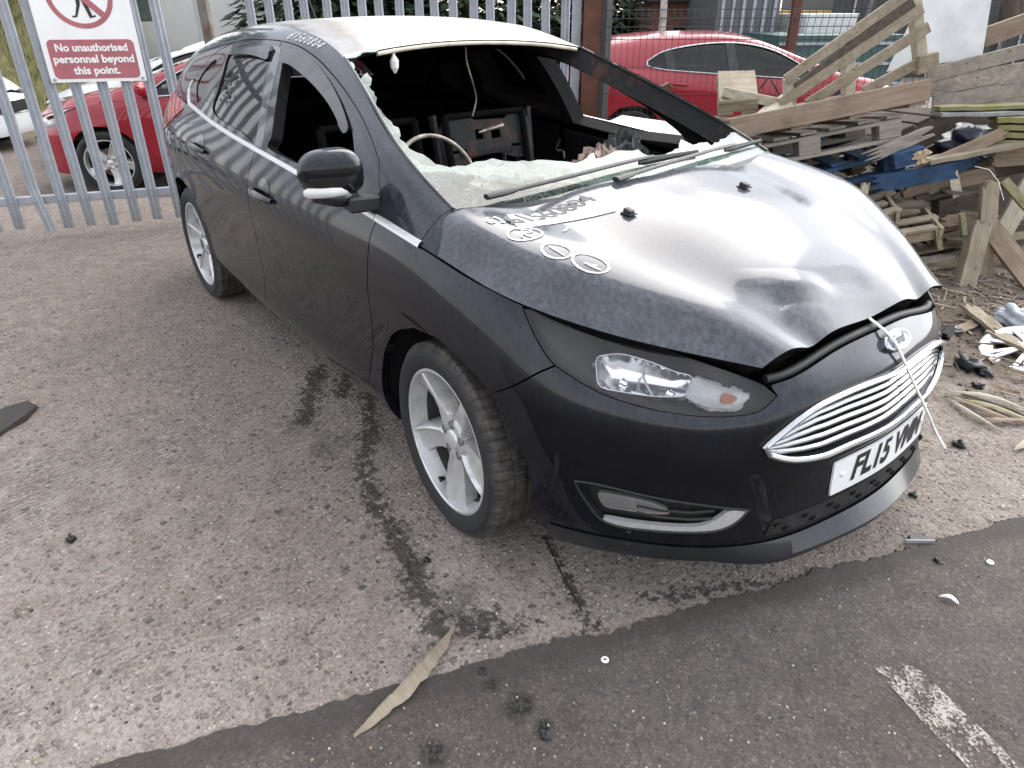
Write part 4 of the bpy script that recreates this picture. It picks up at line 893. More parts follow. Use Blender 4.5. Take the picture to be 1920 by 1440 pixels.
make_wheel((0,-.775,.3175), -.054, R_(128)); make_wheel((-2.648,-.775,.3175), 0, R_(92))
make_wheel((0,.775,.3175), -.054, R_(40), True); make_wheel((-2.648,.775,.3175), 0, R_(10), True)
# wheel-arch liners
for cx_, rr in ((0.0,.372),(-2.648,.378)):
    for s in (-1,1):
        b = MB(); V = []; n_ = 30
        for k in range(n_+1):
            a = R_(-6+192*k/n_)
            yo = float(np.interp(math.degrees(a), [0,60,120,186], [.81,.86,.884,.872])); yo = yo if cx_ == 0 else .86
            for yy, q in ((yo,rr+.004),(yo-.04,rr+.022),(.56,rr+.02),(.545,.05)): V.append((cx_+q*math.cos(a), s*yy, .3175+q*math.sin(a)))
        b.add(V, [(k*4+j, k*4+j+1, (k+1)*4+j+1, (k+1)*4+j) for k in range(n_) for j in range(3)]); b.build('arch_liner', M['trim'], car, True)
# --- door mirror (driver's side) and its stub on the other door
def door_mirror(fl):
    s = 1 if fl else -1; c = Vector((-.425, s*.955, 1.070)); V = []; nu, nv = 22, 28
    body = []
    for i in range(nu+1):
        t = i/nu; yy = -.098+.196*t; k = math.sin(math.pi*min(max(t, .0), 1))**.42; k2 = (1-abs(2*t-1)**3.2)**.55
        taper = 1-.22*t
        row = []
        for j in range(nv):
            a = 2*math.pi*j/nv; cx_, cz = math.cos(a), math.sin(a); e = .62
            px = math.copysign(abs(cx_)**e, cx_)*(.070 if cx_ > 0 else .040)*k2*taper; pz = math.copysign(abs(cz)**e, cz)*(.078 if cz > 0 else .066)*k2*(1-.12*t)
            row.append((px-.02*t, yy, pz+.004*t))
        body.append(row)
    def pt(p): return (c.x+p[0], c.y+s*p[1], c.z+p[2])
    V = [pt(p) for r in body for p in r]; F = []; fm = []
    for i in range(nu):
        for j in range(nv):
            q = (i*nv+j, i*nv+(j+1) % nv, (i+1)*nv+(j+1) % nv, (i+1)*nv+j); zc = sum(V[k][2] for k in q)/4-c.z; F.append(q if s > 0 else q[::-1]); fm.append(0 if zc > -.004 else 1)
    F += [tuple(range(nv))[::-1], tuple(range(nu*nv, (nu+1)*nv))]; fm += [1, 1]
    m = mesh('door_mirror', V, F, [M['paint'], M['gloss']], car, True, fm=fm); auto_smooth(m, 50)
    ind = MB(); P = []
    for k in range(16):
        t = k/15; y_ = .094-.140*t; x_ = -.022+.066*math.sin(math.pi*min(1, .12+t*.62))**.8; P.append((c.x+x_, c.y+s*y_, c.z-.040))
    ind.tube(P, [.006]+[.0105]*14+[.008], 8, flat=1.5); ind.build('indicator_repeater', M['clearind'], m, True)
    bt = MB(); P2 = [(p[0]-.012, p[1], p[2]-.012) for p in P]; bt.tube([(c.x+.005, c.y+s*.07, c.z-.052), (c.x+.015, c.y, c.z-.064), (c.x+.02, c.y-s*.06, c.z-.070)], [.020,.030,.030], 10, flat=.9); bt.build('mirror_base', M['trimdust'], m, True)
    ar = MB(); ar.bar((c.x+.02, c.y-s*.025, c.z-.085), (c.x+.03, c.y-s*.125, c.z-.088), .080, .045, bev=.006); ar.build('mirror_arm', M['trim'], m)
    gp = MB(); gp.add([(c.x-.040, c.y+s*a, c.z+b) for a, b in ((-.07,-.045),(.07,-.045),(.075,.03),(.05,.055),(-.06,.055),(-.075,.03))], [tuple(range(6)) if s > 0 else tuple(range(6))[::-1]]); gp.build('mirror_glass', M['mirror'], m)
door_mirror(False)
# --- burnt interior
b = MB()
def quad(pts, m=0): b.add(pts, [tuple(range(len(pts)))], m)
for k in range(16):  # floor with tunnel, in strips
    x0, x1 = -.44-.181*k, -.621-.181*k
    sec = lambda x: [(x,-.80,.42),(x,-.74,.27),(x,-.20,.26),(x,-.13,.42),(x,.13,.42),(x,.20,.26),(x,.74,.27),(x,.80,.42)]
    A, B_ = sec(x0), sec(x1); b.add(A+B_, [(j, j+1, 9+j, 8+j) for j in range(7)], 1)
quad([(-.43,-.80,.27),(-.43,.0,.25),(-.43,.80,.27),(-.30,.80,.72),(-.18,.80,.93),(-.14,0,.95),(-.18,-.80,.93),(-.30,-.80,.72)])
quad([(-2.25,-.80,.30),(-2.25,.80,.30),(-2.62,.78,.98),(-2.62,-.78,.98)])
quad([(-2.62,-.78,.98),(-2.62,.78,.98),(-3.28,.66,1.00),(-3.28,-.66,1.00)])
b.build('cabin_floor', [M['soot'], M['rustfloor']], car)
ub = MB(); ub.box((-1.3,0,.215), (1.80,1.58,.05)); ub.box((.28,0,.235), (.80,1.0,.05)); ub.box((-2.75,0,.26), (1.1,1.0,.05)); ub.build('underbody', M['trim'], car)
for fl in (False, True):
    g = (lambda P: mir(P)) if fl else (lambda P: P)
    panel('door_inner', W, g(inset(fdoor, .03)), M['char'], car, off=-.075, thick=.02, h=.06, back=M['char'])
    panel('door_inner', W, g(inset(rdoor, .03)), M['char'], car, off=-.075, thick=.02, h=.06, back=M['char'])
    panel('quarter_inner', W, g(inset(quarter, .02)), M['soot'], car, off=-.06, thick=.01, h=.07, back=M['soot'])
# rear screen between roof and tailgate
rsA = [np.array(p) for p in on(RF, [(RU-.01, v) for v in np.linspace(0.02, RV-.02, 24)])]; uR = float(W.ku[-1])
rsB = [np.array(W.at([((4.62+(uR-4.62)*2*t if t < .5 else -(4.62+(uR-4.62)*2*(1-t))), VT)])[0]) for t in np.linspace(0,1,24)]
rb = MB(); rb.add([tuple(p) for p in rsA]+[tuple(p) for p in rsB], [(j, j+1, 24+j+1, 24+j) for j in range(23)]); rb.build('rear_screen', M['darkglass'], car, True)
# patch of soot-free glass in the passenger-side rear window
panel('clear_patch', G, closed_cr([(1.959,.207),(1.85,.222),(1.741,.175),(1.672,.103),(1.766,.11),(1.869,.14),(1.928,.173)], 4), M['cleanglass'], car, off=-.012, thick=.001, h=.05, flip=True)
# dashboard skeleton, steering wheel, seat frames, heaps
db = MB(); db.tube([(-.40,-.80,.86),(-.42,-.3,.88),(-.42,.3,.88),(-.40,.80,.86)], .035, 10); db.bar((-.36,-.74,.80),(-.36,.74,.80), .20, .06, jit=.01); db.bar((-.42,-.12,.86),(-.50,-.12,.40), .03,.03); db.bar((-.42,.12,.86),(-.50,.12,.40), .03,.03); db.build('dashboard_frame', M['char'], car)
sw = empty('steering_wheel', (-.70,-.425,.945)); sw.parent = car; ax = Matrix.Rotation(R_(62),3,'Y')
b2 = MB(); b2.tube([ax @ Vector((.162*math.cos(t), .162*math.sin(t), 0)) for t in np.linspace(0, 2*math.pi, 48, endpoint=False)], .0085, 8, closed=True); b2.build('wheel_ring', M['baremetal'], sw, True)
b2 = MB()
for t in (R_(90), R_(-90), R_(15)): b2.tube([ax @ Vector((.17*math.cos(t), .17*math.sin(t), 0)), ax @ Vector((.05*math.cos(t), .05*math.sin(t), -.035)), ax @ Vector((0,0,-.045))], [.008,.010,.014], 6)
b2.tube([ax @ Vector((0,0,-.03)), ax @ Vector((0,0,-.26))], .022, 8); b2.build('spokes', M['char'], sw)
def seat_frame(x, y, plate_):
    b3 = MB(); s = empty('seat_frame', (x, y, .27)); s.parent = car
    for dy in (-.22,.22): b3.tube([(.30,dy,.10),(-.02,dy,.13),(-.16,dy,.45),(-.24,dy,.80)], .018, 8)
    b3.tube([(-.24,-.22,.80),(-.25,0,.80),(-.24,.22,.80)], .014, 8); b3.tube([(.30,-.22,.10),(.30,.22,.10)], .016, 8)
    for z in (.25,.35,.45,.55): b3.tube([(-.09-(z-.25)*.3,-.22,z),(-.10-(z-.25)*.3,0,z-.02),(-.09-(z-.25)*.3,.22,z)], .006, 6)
    b3.build('tube_frame', M['soot'], s)
    if plate_:
        P = [(-.25,.42),(-.06,.42),(-.05,.45),(.08,.45),(.09,.42),(.25,.42),(.27,.72),(.25,.775),(.14,.79),(.12,.77),(-.05,.775),(-.10,.80),(-.22,.785),(-.26,.74),(-.245,.60)]
        holes = [[(-.06,.69),(-.015,.69),(-.015,.735),(-.06,.735)],[(.03,.685),(.085,.69),(.08,.74),(.028,.735)],[(-.21,.69),(-.18,.69),(-.18,.71),(-.21,.71)],[(.16,.55),(.22,.50),(.23,.58),(.18,.60)],[(-.22,.47),(-.17,.47),(-.19,.58),(-.23,.56)],[(-.14,.50),(.14,.50),(.17,.59),(.05,.625),(-.10,.615)],[(-.20,.64),(-.12,.64),(-.12,.655),(-.20,.655)],[(.14,.64),(.20,.64),(.20,.655),(.14,.655)]]
        v, t = fill(P, holes, .05); V = [(-.17-(q[1]-.45)*.22, q[0], q[1]) for q in v]; n_ = len(V)
        p = MB(); p.add(V+[(x_-.012, y_, z_) for x_, y_, z_ in V], [tuple(q) for q in t]+[tuple(n_+i for i in q[::-1]) for q in t]); p.bar((-.20,-.26,.46),(-.26,-.27,.81), .02,.03); p.bar((-.20,.26,.46),(-.26,.27,.81), .02,.03); p.bar((-.21,-.15,.635),(-.21,.15,.635), .02,.02); p.bar((-.19,.09,.48),(-.20,.085,.62),.012,.012)
        p.build('back_panel', M['charrust'], s)
seat_frame(-1.04,.19,True); seat_frame(-1.05,-.40,False)
def heap(c, sx, sy, sz, mat, n=20, amp=.35):
    V = []; F = []
    for i in range(n+1):
        for j in range(n):
            a = math.pi*i/n/2; t = 2*math.pi*j/n; k = 1+rnd.uniform(-amp, amp)
            V.append((c[0]+sx*math.sin(a)*math.cos(t)*k, c[1]+sy*math.sin(a)*math.sin(t)*k, c[2]+sz*math.cos(a)*(1+rnd.uniform(-amp,amp))))
    for i in range(n):
        for j in range(n): F.append((i*n+j, (i+1)*n+j, (i+1)*n+(j+1) % n, i*n+(j+1) % n))
    return mesh('ash_heap', V, F, mat, car)
heap((-.31,.02,.935), .09,.13,.11, M['ash']); heap((-.34,.17,.935), .09,.10,.14, M['darkash']); heap((-.34,-.36,.96), .06,.15,.065, M['ash'])
heap((-.38,.40,.87), .10,.25,.07, M['darkash']); heap((-1.0,-.1,.45), .2,.15,.12, M['darkash'])
wr = MB(); wr.tube(cr([(-1.16,.02,1.36),(-1.17,.03,1.30),(-1.16,.05,1.22),(-1.18,.08,1.15),(-1.17,.05,1.08)], 5), .004, 6); wr.build('hanging_wire', M['baremetal'], car)
# hanging lump of melted trim at the roof edge
hb2 = MB(); hb2.tube([(-1.085,-.36,1.37),(-1.09,-.362,1.345),(-1.09,-.360,1.325),(-1.09,-.361,1.30),(-1.09,-.362,1.28)], [.003,.006,.018,.016,.004], 7); hb2.build('melted_trim', M['chalk'], car)
hb2 = MB(); hb2.bar((-1.55,-.80,.98),(-1.52,-.70,.45), .05,.012); hb2.build('seat_belt', M['trim'], car)
q = random.Random(4)
for k in range(16):   # loose wiring, springs and scraps left by the fire
    x, y, z = q.uniform(-1.3,-.35), q.uniform(-.6,.6), q.uniform(.62,1.0); m = MB(); P = [(x+q.gauss(0,.05)*j*.5, y+q.gauss(0,.07)*j*.6, z-.05*j+q.gauss(0,.03)) for j in range(5)]
    m.tube(cr(P, 4), q.uniform(.003,.006), 5); m.build('burnt_wire', M[q.choice(('baremetal','char','rustplate'))], car)
for k, (x, y, z, s, mt) in enumerate(((-.62,.10,.86,.07,'baremetal'),(-.75,-.02,.74,.09,'darkash'),(-.55,.33,.84,.08,'char'),(-.9,.28,.70,.10,'darkash'),(-.52,-.12,.90,.05,'rustplate'))):
    m = MB(); m.box((x,y,z), (s*1.4,s,s*.8), Matrix.Rotation(q.uniform(-1,1),3,'X') @ Matrix.Rotation(q.uniform(-1,1),3,'Z'), 0, .012, .008); m.build('dash_bracket', M[mt], car)
m = MB(); m.tube([(-1.02,-.02,1.035),(-1.04,.12,1.05)], [.006,.010], 8); m.build('headrest_bar', M['baremetal'], car)
# --- strap holding the bonnet: over the badge, along the grille, tied at the lip
sp = MB(); st_ = T['strap']; pts = [BN.at([(bu1-.03,T['strap0'][0][1])], -.006)[0], BN.at([(bu1-.001,T['strap0'][0][1])], -.004)[0]]+[W.at([p], o)[0] for p, o in zip(st_, (.012,.016,.012,.014,.020,.034,.040))]+[np.array([.918,.4105,.262])]
sp.tube(cr([tuple(p) for p in pts], 5), .0055, 6, flat=.6); strap = sp.build('strap', M['band'], None, True); tag(strap, 'thin white strap tied over the bonnet edge and the grille', 'strap')
# broken headlamp bracket poking out at the far corner
bk = MB(); p = Vector(W.at([(-.50,.50)], .02)[0]); bk.box(p, (.03,.05,.03), Matrix.Rotation(.5,3,'X'), 0, .006); bk.tube([p, p+Vector((.02,.04,.0)), p+Vector((.01,.06,-.02))], .010, 7); bk.build('broken_bracket', M['gloss'], car)

# ---------------------------------------------------------------- measuring helpers: a point seen at (u,v) of the 1920x1440 photo at a known distance or height
CM = Euler((1.08117, 0.00690, 0.92692)).to_matrix(); CP = Vector((1.5902, -1.7978, 1.4964)); CF = 1315.91
FW = Vector((-.7998,.6003,0)); RT = Vector((.6003,.7998,0))
def ray(u, v): return CM @ Vector(((u-960)/CF, -(v-720)/CF, -1))
def at(u, v, D): d = ray(u, v); return CP+d*(D/d.dot(FW))          # D metres ahead of the camera, level
def gnd(u, v, z=0.0): d = ray(u, v); return CP+d*((z-CP.z)/d.z)
def smooth(a, b, x): t = min(1, max(0, (x-a)/(b-a))); return t*t*(3-2*t)
def lvl(x, y):
    """yard level: flat, falling a little behind the mesh fence, with a grass bank far left"""
    q = Vector((x, y, 0))-CP; D = q.dot(FW); L = q.dot(RT)
    return -.22*smooth(6.3, 7.6, D)
# ---------------------------------------------------------------- ground
def concrete():
    k = NT('exposed_concrete'); v = k.co(); sp = k.n('ShaderNodeSeparateXYZ'); k.l(v, sp.inputs[0]); X, Y = sp.outputs[0], sp.outputs[1]
    wv = k.n('ShaderNodeVectorMath', operation='ADD'); k.l(v, wv.inputs[0]); wn = k.n('ShaderNodeTexNoise'); wn.inputs['Scale'].default_value = 14; k.l(v, wn.inputs['Vector'])
    ws_ = k.n('ShaderNodeVectorMath', operation='SCALE'); k.l(wn.outputs['Color'], ws_.inputs[0]); ws_.inputs['Scale'].default_value = .035; k.l(ws_.outputs[0], wv.inputs[1]); vv = wv.outputs[0]
    st = k.voro(vv, 62); st2 = k.voro(vv, 28); st3 = k.voro(vv, 150); n1 = k.noise(v, 1.1, 5, .6); n2 = k.noise(v, 9, 5, .65); n3 = k.noise(v, 240, 3, .7); n4 = k.noise(v, 34, 4, .7)
    s1 = k.n('ShaderNodeSeparateXYZ'); k.l(st.outputs['Color'], s1.inputs[0]); s2 = k.n('ShaderNodeSeparateXYZ'); k.l(st2.outputs['Color'], s2.inputs[0]); s3 = k.n('ShaderNodeSeparateXYZ'); k.l(st3.outputs['Color'], s3.inputs[0])
    paste = k.mix(k.ramp(n2, (.3, 0.0), (.72, 1.0)), (.250,.212,.184), (.380,.330,.292))
    stone = k.ramp(s1.outputs[0], (0.0, (.090,.075,.065)), (.25, (.22,.178,.15)), (.55, (.31,.265,.232)), (.85, (.41,.365,.325)), (1.0, (.56,.51,.45)))
    m1 = k.math('MULTIPLY', k.ramp(st.outputs['Distance'], (.30, 1.0), (.48, 0.0)), k.ramp(s1.outputs[1], (.42, 0.0), (.50, 1.0)))
    big = k.ramp(s2.outputs[0], (0.0, (.085,.085,.088)), (.4, (.19,.155,.125)), (.7, (.26,.24,.22)), (1.0, (.36,.34,.32))); m2 = k.math('MULTIPLY', k.ramp(st2.outputs['Distance'], (.26, 1.0), (.36, 0.0)), k.ramp(s2.outputs[1], (.78, 0.0), (.84, .9)))
    tiny = k.ramp(s3.outputs[0], (0.0, .72), (.5, 1.0), (1.0, 1.22))
    c = k.mix(k.math('MULTIPLY', m1, .9), paste, stone); c = k.mix(m2, c, big); c = k.mix(1.0, c, tiny, 'MULTIPLY')
    pits = k.math('MULTIPLY', k.ramp(n4, (.30, 1.0), (.42, 0.0)), .75); c = k.mix(pits, c, (.10,.085,.075))
    c = k.mix(k.ramp(n1, (.32, .45), (.62, 0.0)), c, k.mix(1.0, c, (.74,.68,.64), 'MULTIPLY'))
    def blob(x, y, r, soft=.5):
        d = k.math('SQRT', k.math('ADD', k.math('POWER', k.math('SUBTRACT', X, x), 2), k.math('POWER', k.math('SUBTRACT', Y, y), 2))); d = k.math('ADD', d, k.math('MULTIPLY', k.math('SUBTRACT', n2, .5), r*1.5)); return k.ramp(k.math('DIVIDE', d, r), (1-soft, 1.0), (1.0, 0.0))
    # run-off stain: damp, oily dirt spreading from under the car, and the drip line along the slab
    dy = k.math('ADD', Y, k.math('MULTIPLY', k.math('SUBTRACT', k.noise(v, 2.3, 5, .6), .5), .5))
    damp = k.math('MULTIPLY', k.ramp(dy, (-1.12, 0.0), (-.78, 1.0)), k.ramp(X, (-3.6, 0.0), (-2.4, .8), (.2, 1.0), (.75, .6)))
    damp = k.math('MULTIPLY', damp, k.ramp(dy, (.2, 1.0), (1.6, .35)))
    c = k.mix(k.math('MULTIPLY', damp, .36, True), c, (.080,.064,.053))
    lx = k.math('ADD', k.math('SUBTRACT', Y, k.math('MULTIPLY', X, -.03)), k.math('MULTIPLY', k.math('SUBTRACT', k.noise(v, 5, 4, .6), .5), .16))
    line = k.math('MULTIPLY', k.ramp(k.math('ABSOLUTE', k.math('ADD', lx, 1.03)), (.006, 1.0), (.05, 0.0)), k.math('MULTIPLY', k.ramp(X, (-1.2, 0.0), (-.9, 1.0), (.42, 1.0), (.5, 0.0)), k.ramp(n4, (.40, 0.0), (.56, 1.0))))
    def seg(ax, ay, bx, by, w):
        dx, dy = bx-ax, by-ay; L2 = dx*dx+dy*dy; px = k.math('SUBTRACT', X, ax); py = k.math('SUBTRACT', Y, ay)
        t = k.math('DIVIDE', k.math('ADD', k.math('MULTIPLY', px, dx), k.math('MULTIPLY', py, dy)), L2, True)
        ex = k.math('SUBTRACT', px, k.math('MULTIPLY', t, dx)); ey = k.math('SUBTRACT', py, k.math('MULTIPLY', t, dy)); d = k.math('SQRT', k.math('ADD', k.math('MULTIPLY', ex, ex), k.math('MULTIPLY', ey, ey)))
        d = k.math('ADD', d, k.math('MULTIPLY', k.math('SUBTRACT', n4, .5), .26)); d = k.math('ADD', d, k.math('MULTIPLY', k.math('SUBTRACT', n2, .5), .10)); return k.ramp(d, (w*.35, 1.0), (w, 0.0))
    runs = None
    for a in ((-1.349,-.747,-1.122,-.882,.055),(-1.122,-.882,-.93,-1.0,.045),(-1.22,-.66,-1.05,-.78,.05),(-.97,-.685,-.711,-.791,.040),(-.711,-.791,-.526,-.93,.042),(-.526,-.93,-.303,-1.019,.036),(-.303,-1.019,-.099,-1.035,.040),(-.099,-1.035,.092,-1.074,.045),(.092,-1.074,.254,-1.113,.055),(.30,-1.12,.36,-1.15,.05),(.40,-1.06,.40,-1.0,.05),(.40,-1.10,.50,-.93,.022),(.62,-.60,.72,-.42,.020),(.72,-.42,.86,-.16,.014),(.24,-.66,.61,-.80,.014)):
        q = seg(*a); runs = q if runs is None else k.math('MAXIMUM', runs, q)
    drip = k.math('MULTIPLY', k.math('MAXIMUM', blob(-.93,-1.03,.10), k.math('MAXIMUM', blob(-.70,-.98,.12), blob(.30,-1.04,.07))), k.ramp(n4, (.38, 0.0), (.55, 1.0)))
    c = k.mix(k.math('MULTIPLY', drip, .5), c, (.030,.025,.022))
    pale = k.math('MULTIPLY', k.math('MAXIMUM', blob(-.95,-2.2,.9), blob(.15,-2.3,.8)), k.ramp(n2, (.4, 0.0), (.7, .28))); c = k.mix(pale, c, (.47,.45,.43))
    # soil and rotted wood trodden in beside the pile
    soil = k.math('MULTIPLY', k.math('MAXIMUM', blob(.25,2.55,1.35,.4), k.math('MAXIMUM', blob(-1.2,2.9,1.6), blob(1.0,3.6,1.7))), k.ramp(k.noise(v, 6, 6, .7), (.3, .35), (.6, 1.0))); c = k.mix(soil, c, k.mix(k.noise(v, 60, 4, .7), (.075,.055,.040), (.20,.155,.115)))
    c = k.mix(k.math('MULTIPLY', runs, .80), c, (.020,.016,.013)); wet = k.math('MAXIMUM', line, runs)
    # brushed grooves across the slab, worn away in places
    gr = k.n('ShaderNodeTexWave', wave_type='BANDS', bands_direction='X'); k.l(k.co(scale=(1,1,1), rot=(0,0,R_(-6))), gr.inputs['Vector']); gr.inputs['Scale'].default_value = 14; gr.inputs['Distortion'].default_value = 5; gr.inputs['Detail'].default_value = 3; gr.inputs['Detail Scale'].default_value = 2.2
    grm = k.math('MULTIPLY', k.math('MULTIPLY', gr.outputs[0], k.ramp(X, (-1.1, 1.0), (-.1, .12))), k.ramp(n1, (.35, .35), (.6, 1.0)))
    c = k.mix(k.math('MULTIPLY', k.ramp(grm, (.45, 0.0), (.95, 1.0)), .5), c, (.105,.088,.075))
    h = k.math('ADD', k.math('MULTIPLY', m1, .35), k.math('ADD', k.math('MULTIPLY', m2, .35), k.math('ADD', k.math('MULTIPLY', n3, .35), k.math('ADD', k.math('MULTIPLY', n4, .9), k.math('MULTIPLY', grm, -.7)))))
    k.set(Base_Color=c, Roughness=k.math('SUBTRACT', .9, k.math('MULTIPLY', wet, .5)), Normal=k.bump(h, .95, .014), Specular_IOR_Level=.35); return k.m
def asphalt():
    k = NT('worn_asphalt'); v = k.co(); st = k.voro(v, 150); st2 = k.voro(v, 70); s1 = k.n('ShaderNodeSeparateXYZ'); k.l(st.outputs['Color'], s1.inputs[0]); s2 = k.n('ShaderNodeSeparateXYZ'); k.l(st2.outputs['Color'], s2.inputs[0])
    n1 = k.noise(v, 1.4, 5, .6); n2 = k.noise(v, 10, 5, .65); n3 = k.noise(v, 190, 6, .8); n4 = k.noise(v, 75, 5, .75, .4); sp = k.n('ShaderNodeSeparateXYZ'); k.l(v, sp.inputs[0])
    c = k.mix(k.ramp(n2, (.3, 0.0), (.7, 1.0)), (.148,.126,.113), (.220,.190,.170))
    c = k.mix(k.ramp(n3, (.30, .75), (.48, 0.0)), c, (.060,.048,.041)); c = k.mix(k.ramp(n3, (.55, 0.0), (.72, .55)), c, (.23,.205,.185)); c = k.mix(k.ramp(n4, (.34, .6), (.44, 0.0)), c, (.040,.034,.030))
    cell = k.ramp(s1.outputs[0], (0.0, .72), (.6, 1.0), (.9, 1.25), (1.0, 1.7)); c = k.mix(.8, c, cell, 'MULTIPLY')
    m = k.math('MULTIPLY', k.ramp(st2.outputs['Distance'], (.20, 1.0), (.34, 0.0)), k.ramp(s2.outputs[1], (.86, 0.0), (.93, .75))); c = k.mix(m, c, k.ramp(s2.outputs[0], (0.0, (.10,.085,.075)), (.6, (.22,.20,.18)), (1.0, (.42,.39,.36))))
    c = k.mix(k.ramp(n1, (.38, .55), (.62, 0.0)), c, k.mix(1.0, c, (.74,.68,.62), 'MULTIPLY'))
    # the tar band sealing the joint to the slab
    dj = k.math('ADD', k.math('ADD', k.math('MULTIPLY', k.math('SUBTRACT', sp.outputs[0], .526), .9475), k.math('MULTIPLY', k.math('ADD', sp.outputs[1], 1.10), -.3197)), k.math('MULTIPLY', k.math('SUBTRACT', n2, .5), .09))
    c = k.mix(k.ramp(dj, (.05, .6), (.11, 0.0)), c, (.095,.080,.073))
    def blob(x, y, r, soft=.6):
        d = k.math('SQRT', k.math('ADD', k.math('POWER', k.math('SUBTRACT', sp.outputs[0], x), 2), k.math('POWER', k.math('SUBTRACT', sp.outputs[1], y), 2))); d = k.math('ADD', d, k.math('MULTIPLY', k.math('SUBTRACT', n2, .5), r*1.6)); return k.ramp(k.math('DIVIDE', d, r), (1-soft, 1.0), (1.0, 0.0))
    oil = k.math('MAXIMUM', k.math('MAXIMUM', blob(.60,-1.13,.035), blob(.69,-1.11,.05)), k.math('MAXIMUM', blob(.76,-1.10,.035), blob(.66,-1.34,.045)))
    oil = k.math('MULTIPLY', oil, k.ramp(n4, (.40, .15), (.54, 1.0)))
    c = k.mix(k.math('MULTIPLY', oil, .9), c, (.015,.014,.014))
    h = k.math('ADD', k.math('MULTIPLY', m, .4), k.math('ADD', k.math('MULTIPLY', n3, 1.0), k.math('ADD', k.math('MULTIPLY', n4, .6), k.math('MULTIPLY', n2, .4))))
    k.set(Base_Color=c, Roughness=.85, Normal=k.bump(h, 1.0, .014), Specular_IOR_Level=.4); return k.m
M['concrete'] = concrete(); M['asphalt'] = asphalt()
gb_ = MB(); xs = [-300,-120,-60,-40]+[-30+.75*i for i in range(49)]+[12,20,40,120,300]
V = [(x, y, lvl(x, y)) for x in xs for y in [-300,-120,-50,-30]+[-20+.75*i for i in range(61)]+[30,50,120,300]]; ny = 4+61+4
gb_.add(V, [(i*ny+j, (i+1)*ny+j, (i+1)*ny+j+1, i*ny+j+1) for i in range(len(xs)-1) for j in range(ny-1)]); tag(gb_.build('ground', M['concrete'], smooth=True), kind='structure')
# asphalt lane laid against the slab with a ragged edge
def ragged(a, b, n, amp):
    a, b = Vector(a), Vector(b); t = (b-a).normalized(); nn_ = Vector((-t.y, t.x, 0)); return [a+(b-a)*k/n+nn_*amp*(1.6*mnoise.noise((a+(b-a)*k/n)*4)+1.2*mnoise.noise((a+(b-a)*k/n)*13)+1.0*mnoise.noise((a+(b-a)*k/n)*37)+.8*mnoise.noise((a+(b-a)*k/n)*90)) for k in range(n+1)]
ed = ragged((-3.2,-12.1,0), (.526,-1.10,0), 700, .010)[:-1]+ragged((.526,-1.10,0), (.90,-.02,0), 170, .014)[:-1]+ragged((.90,-.02,0), (1.13,.64,0), 120, .012)[:-1]+ragged((1.13,.64,0), (4.6,10.5,0), 500, .012)
far = [Vector((p.x+9, p.y-3, 0)) for p in ed]; n_ = len(ed); m = MB(); m.add([(p.x, p.y, .005) for p in ed]+[(p.x, p.y, .005) for p in far]+[(p.x-.006, p.y+.002, -.002) for p in ed], [(j, n_+j, n_+j+1, j+1) for j in range(n_-1)]+[(j, j+1, 2*n_+j+1, 2*n_+j) for j in range(n_-1)]); tag(m.build('asphalt_lane', M['asphalt']), kind='structure')
# worn white line on the lane
def worn(name, col, thr):
    k = NT(name); v = k.co(); n_ = k.noise(v, 15, 6, .72); n2 = k.noise(v, 120, 4, .7); tr = k.n('ShaderNodeBsdfTransparent'); mx = k.n('ShaderNodeMixShader'); k.l(k.ramp(k.math('ADD', k.math('MULTIPLY', n_, .6), k.math('MULTIPLY', n2, .4)), (thr-.03, 0.0), (thr+.07, .88)), mx.inputs[0])
    k.set(Base_Color=k.mix(n2, tuple(c*.75 for c in col), col), Roughness=.85); k.l(tr.outputs[0], mx.inputs[1]); k.l(k.b.outputs[0], mx.inputs[2]); k.l(mx.outputs[0], k.out.inputs[0]); return k.m
M['roadpaint'] = worn('worn_road_paint', (.46,.42,.37), .50)
def patch(name, pts, mat, z=.009, kind='structure'):
    o = mesh(name, [(p.x, p.y, z) for p in pts], [tuple(range(len(pts)))], mat); return tag(o, kind=kind)
patch('road_marking', [gnd(1640,1258), gnd(1690,1245), gnd(1730,1265), gnd(1800,1335), gnd(1870,1400), gnd(1915,1450), gnd(1960,1520), gnd(1880,1520), gnd(1800,1430), gnd(1730,1360)], M['roadpaint'])
# joint between two slabs, filled with splinters
jt = MB(); jp = [gnd(1020,1005), gnd(1050,1070), gnd(1085,1135), gnd(1108,1183)]; jt.tube([(p[0]+mnoise.noise(Vector((p[0]*30,1,0)))*.006, p[1], .0005) for p in resample([(p.x, p.y) for p in jp], .012)[:30]], .0035, 5, flat=.3); tag(jt.build('slab_joint', plain('joint_dirt', (.03,.025,.02), .9)), kind='structure')
# ---------------------------------------------------------------- steel palisade
def galv():
    k = NT('galvanised_steel'); v = k.co(); n_ = k.noise(v, 6, 5, .6); n2 = k.noise(v, 45, 4, .6); sp = k.n('ShaderNodeSeparateXYZ'); k.l(v, sp.inputs[0])
    c = k.mix(k.ramp(n_, (.3, 0.0), (.7, 1.0)), (.30,.32,.355), (.43,.45,.49)); foot = k.math('MULTIPLY', k.ramp(sp.outputs[2], (.05, 1.0), (.32, 0.0)), k.ramp(n2, (.3, .4), (.65, 1.0))); c = k.mix(k.math('MULTIPLY', foot, .7), c, (.20,.19,.165))
    k.set(Base_Color=k.mix(k.ramp(n2, (.55, 0.0), (.75, .4)), c, (.19,.195,.20)), Metallic=.1, Roughness=.55); return k.m
M['galv'] = galv(); M['oldsteel'] = rusty('weathered_post', (.22,.20,.18), (.16,.10,.07), .4, .65); M['rustpost'] = rusty('red_oxide_post', (.125,.040,.022), (.085,.028,.018), .35, .65, .6)
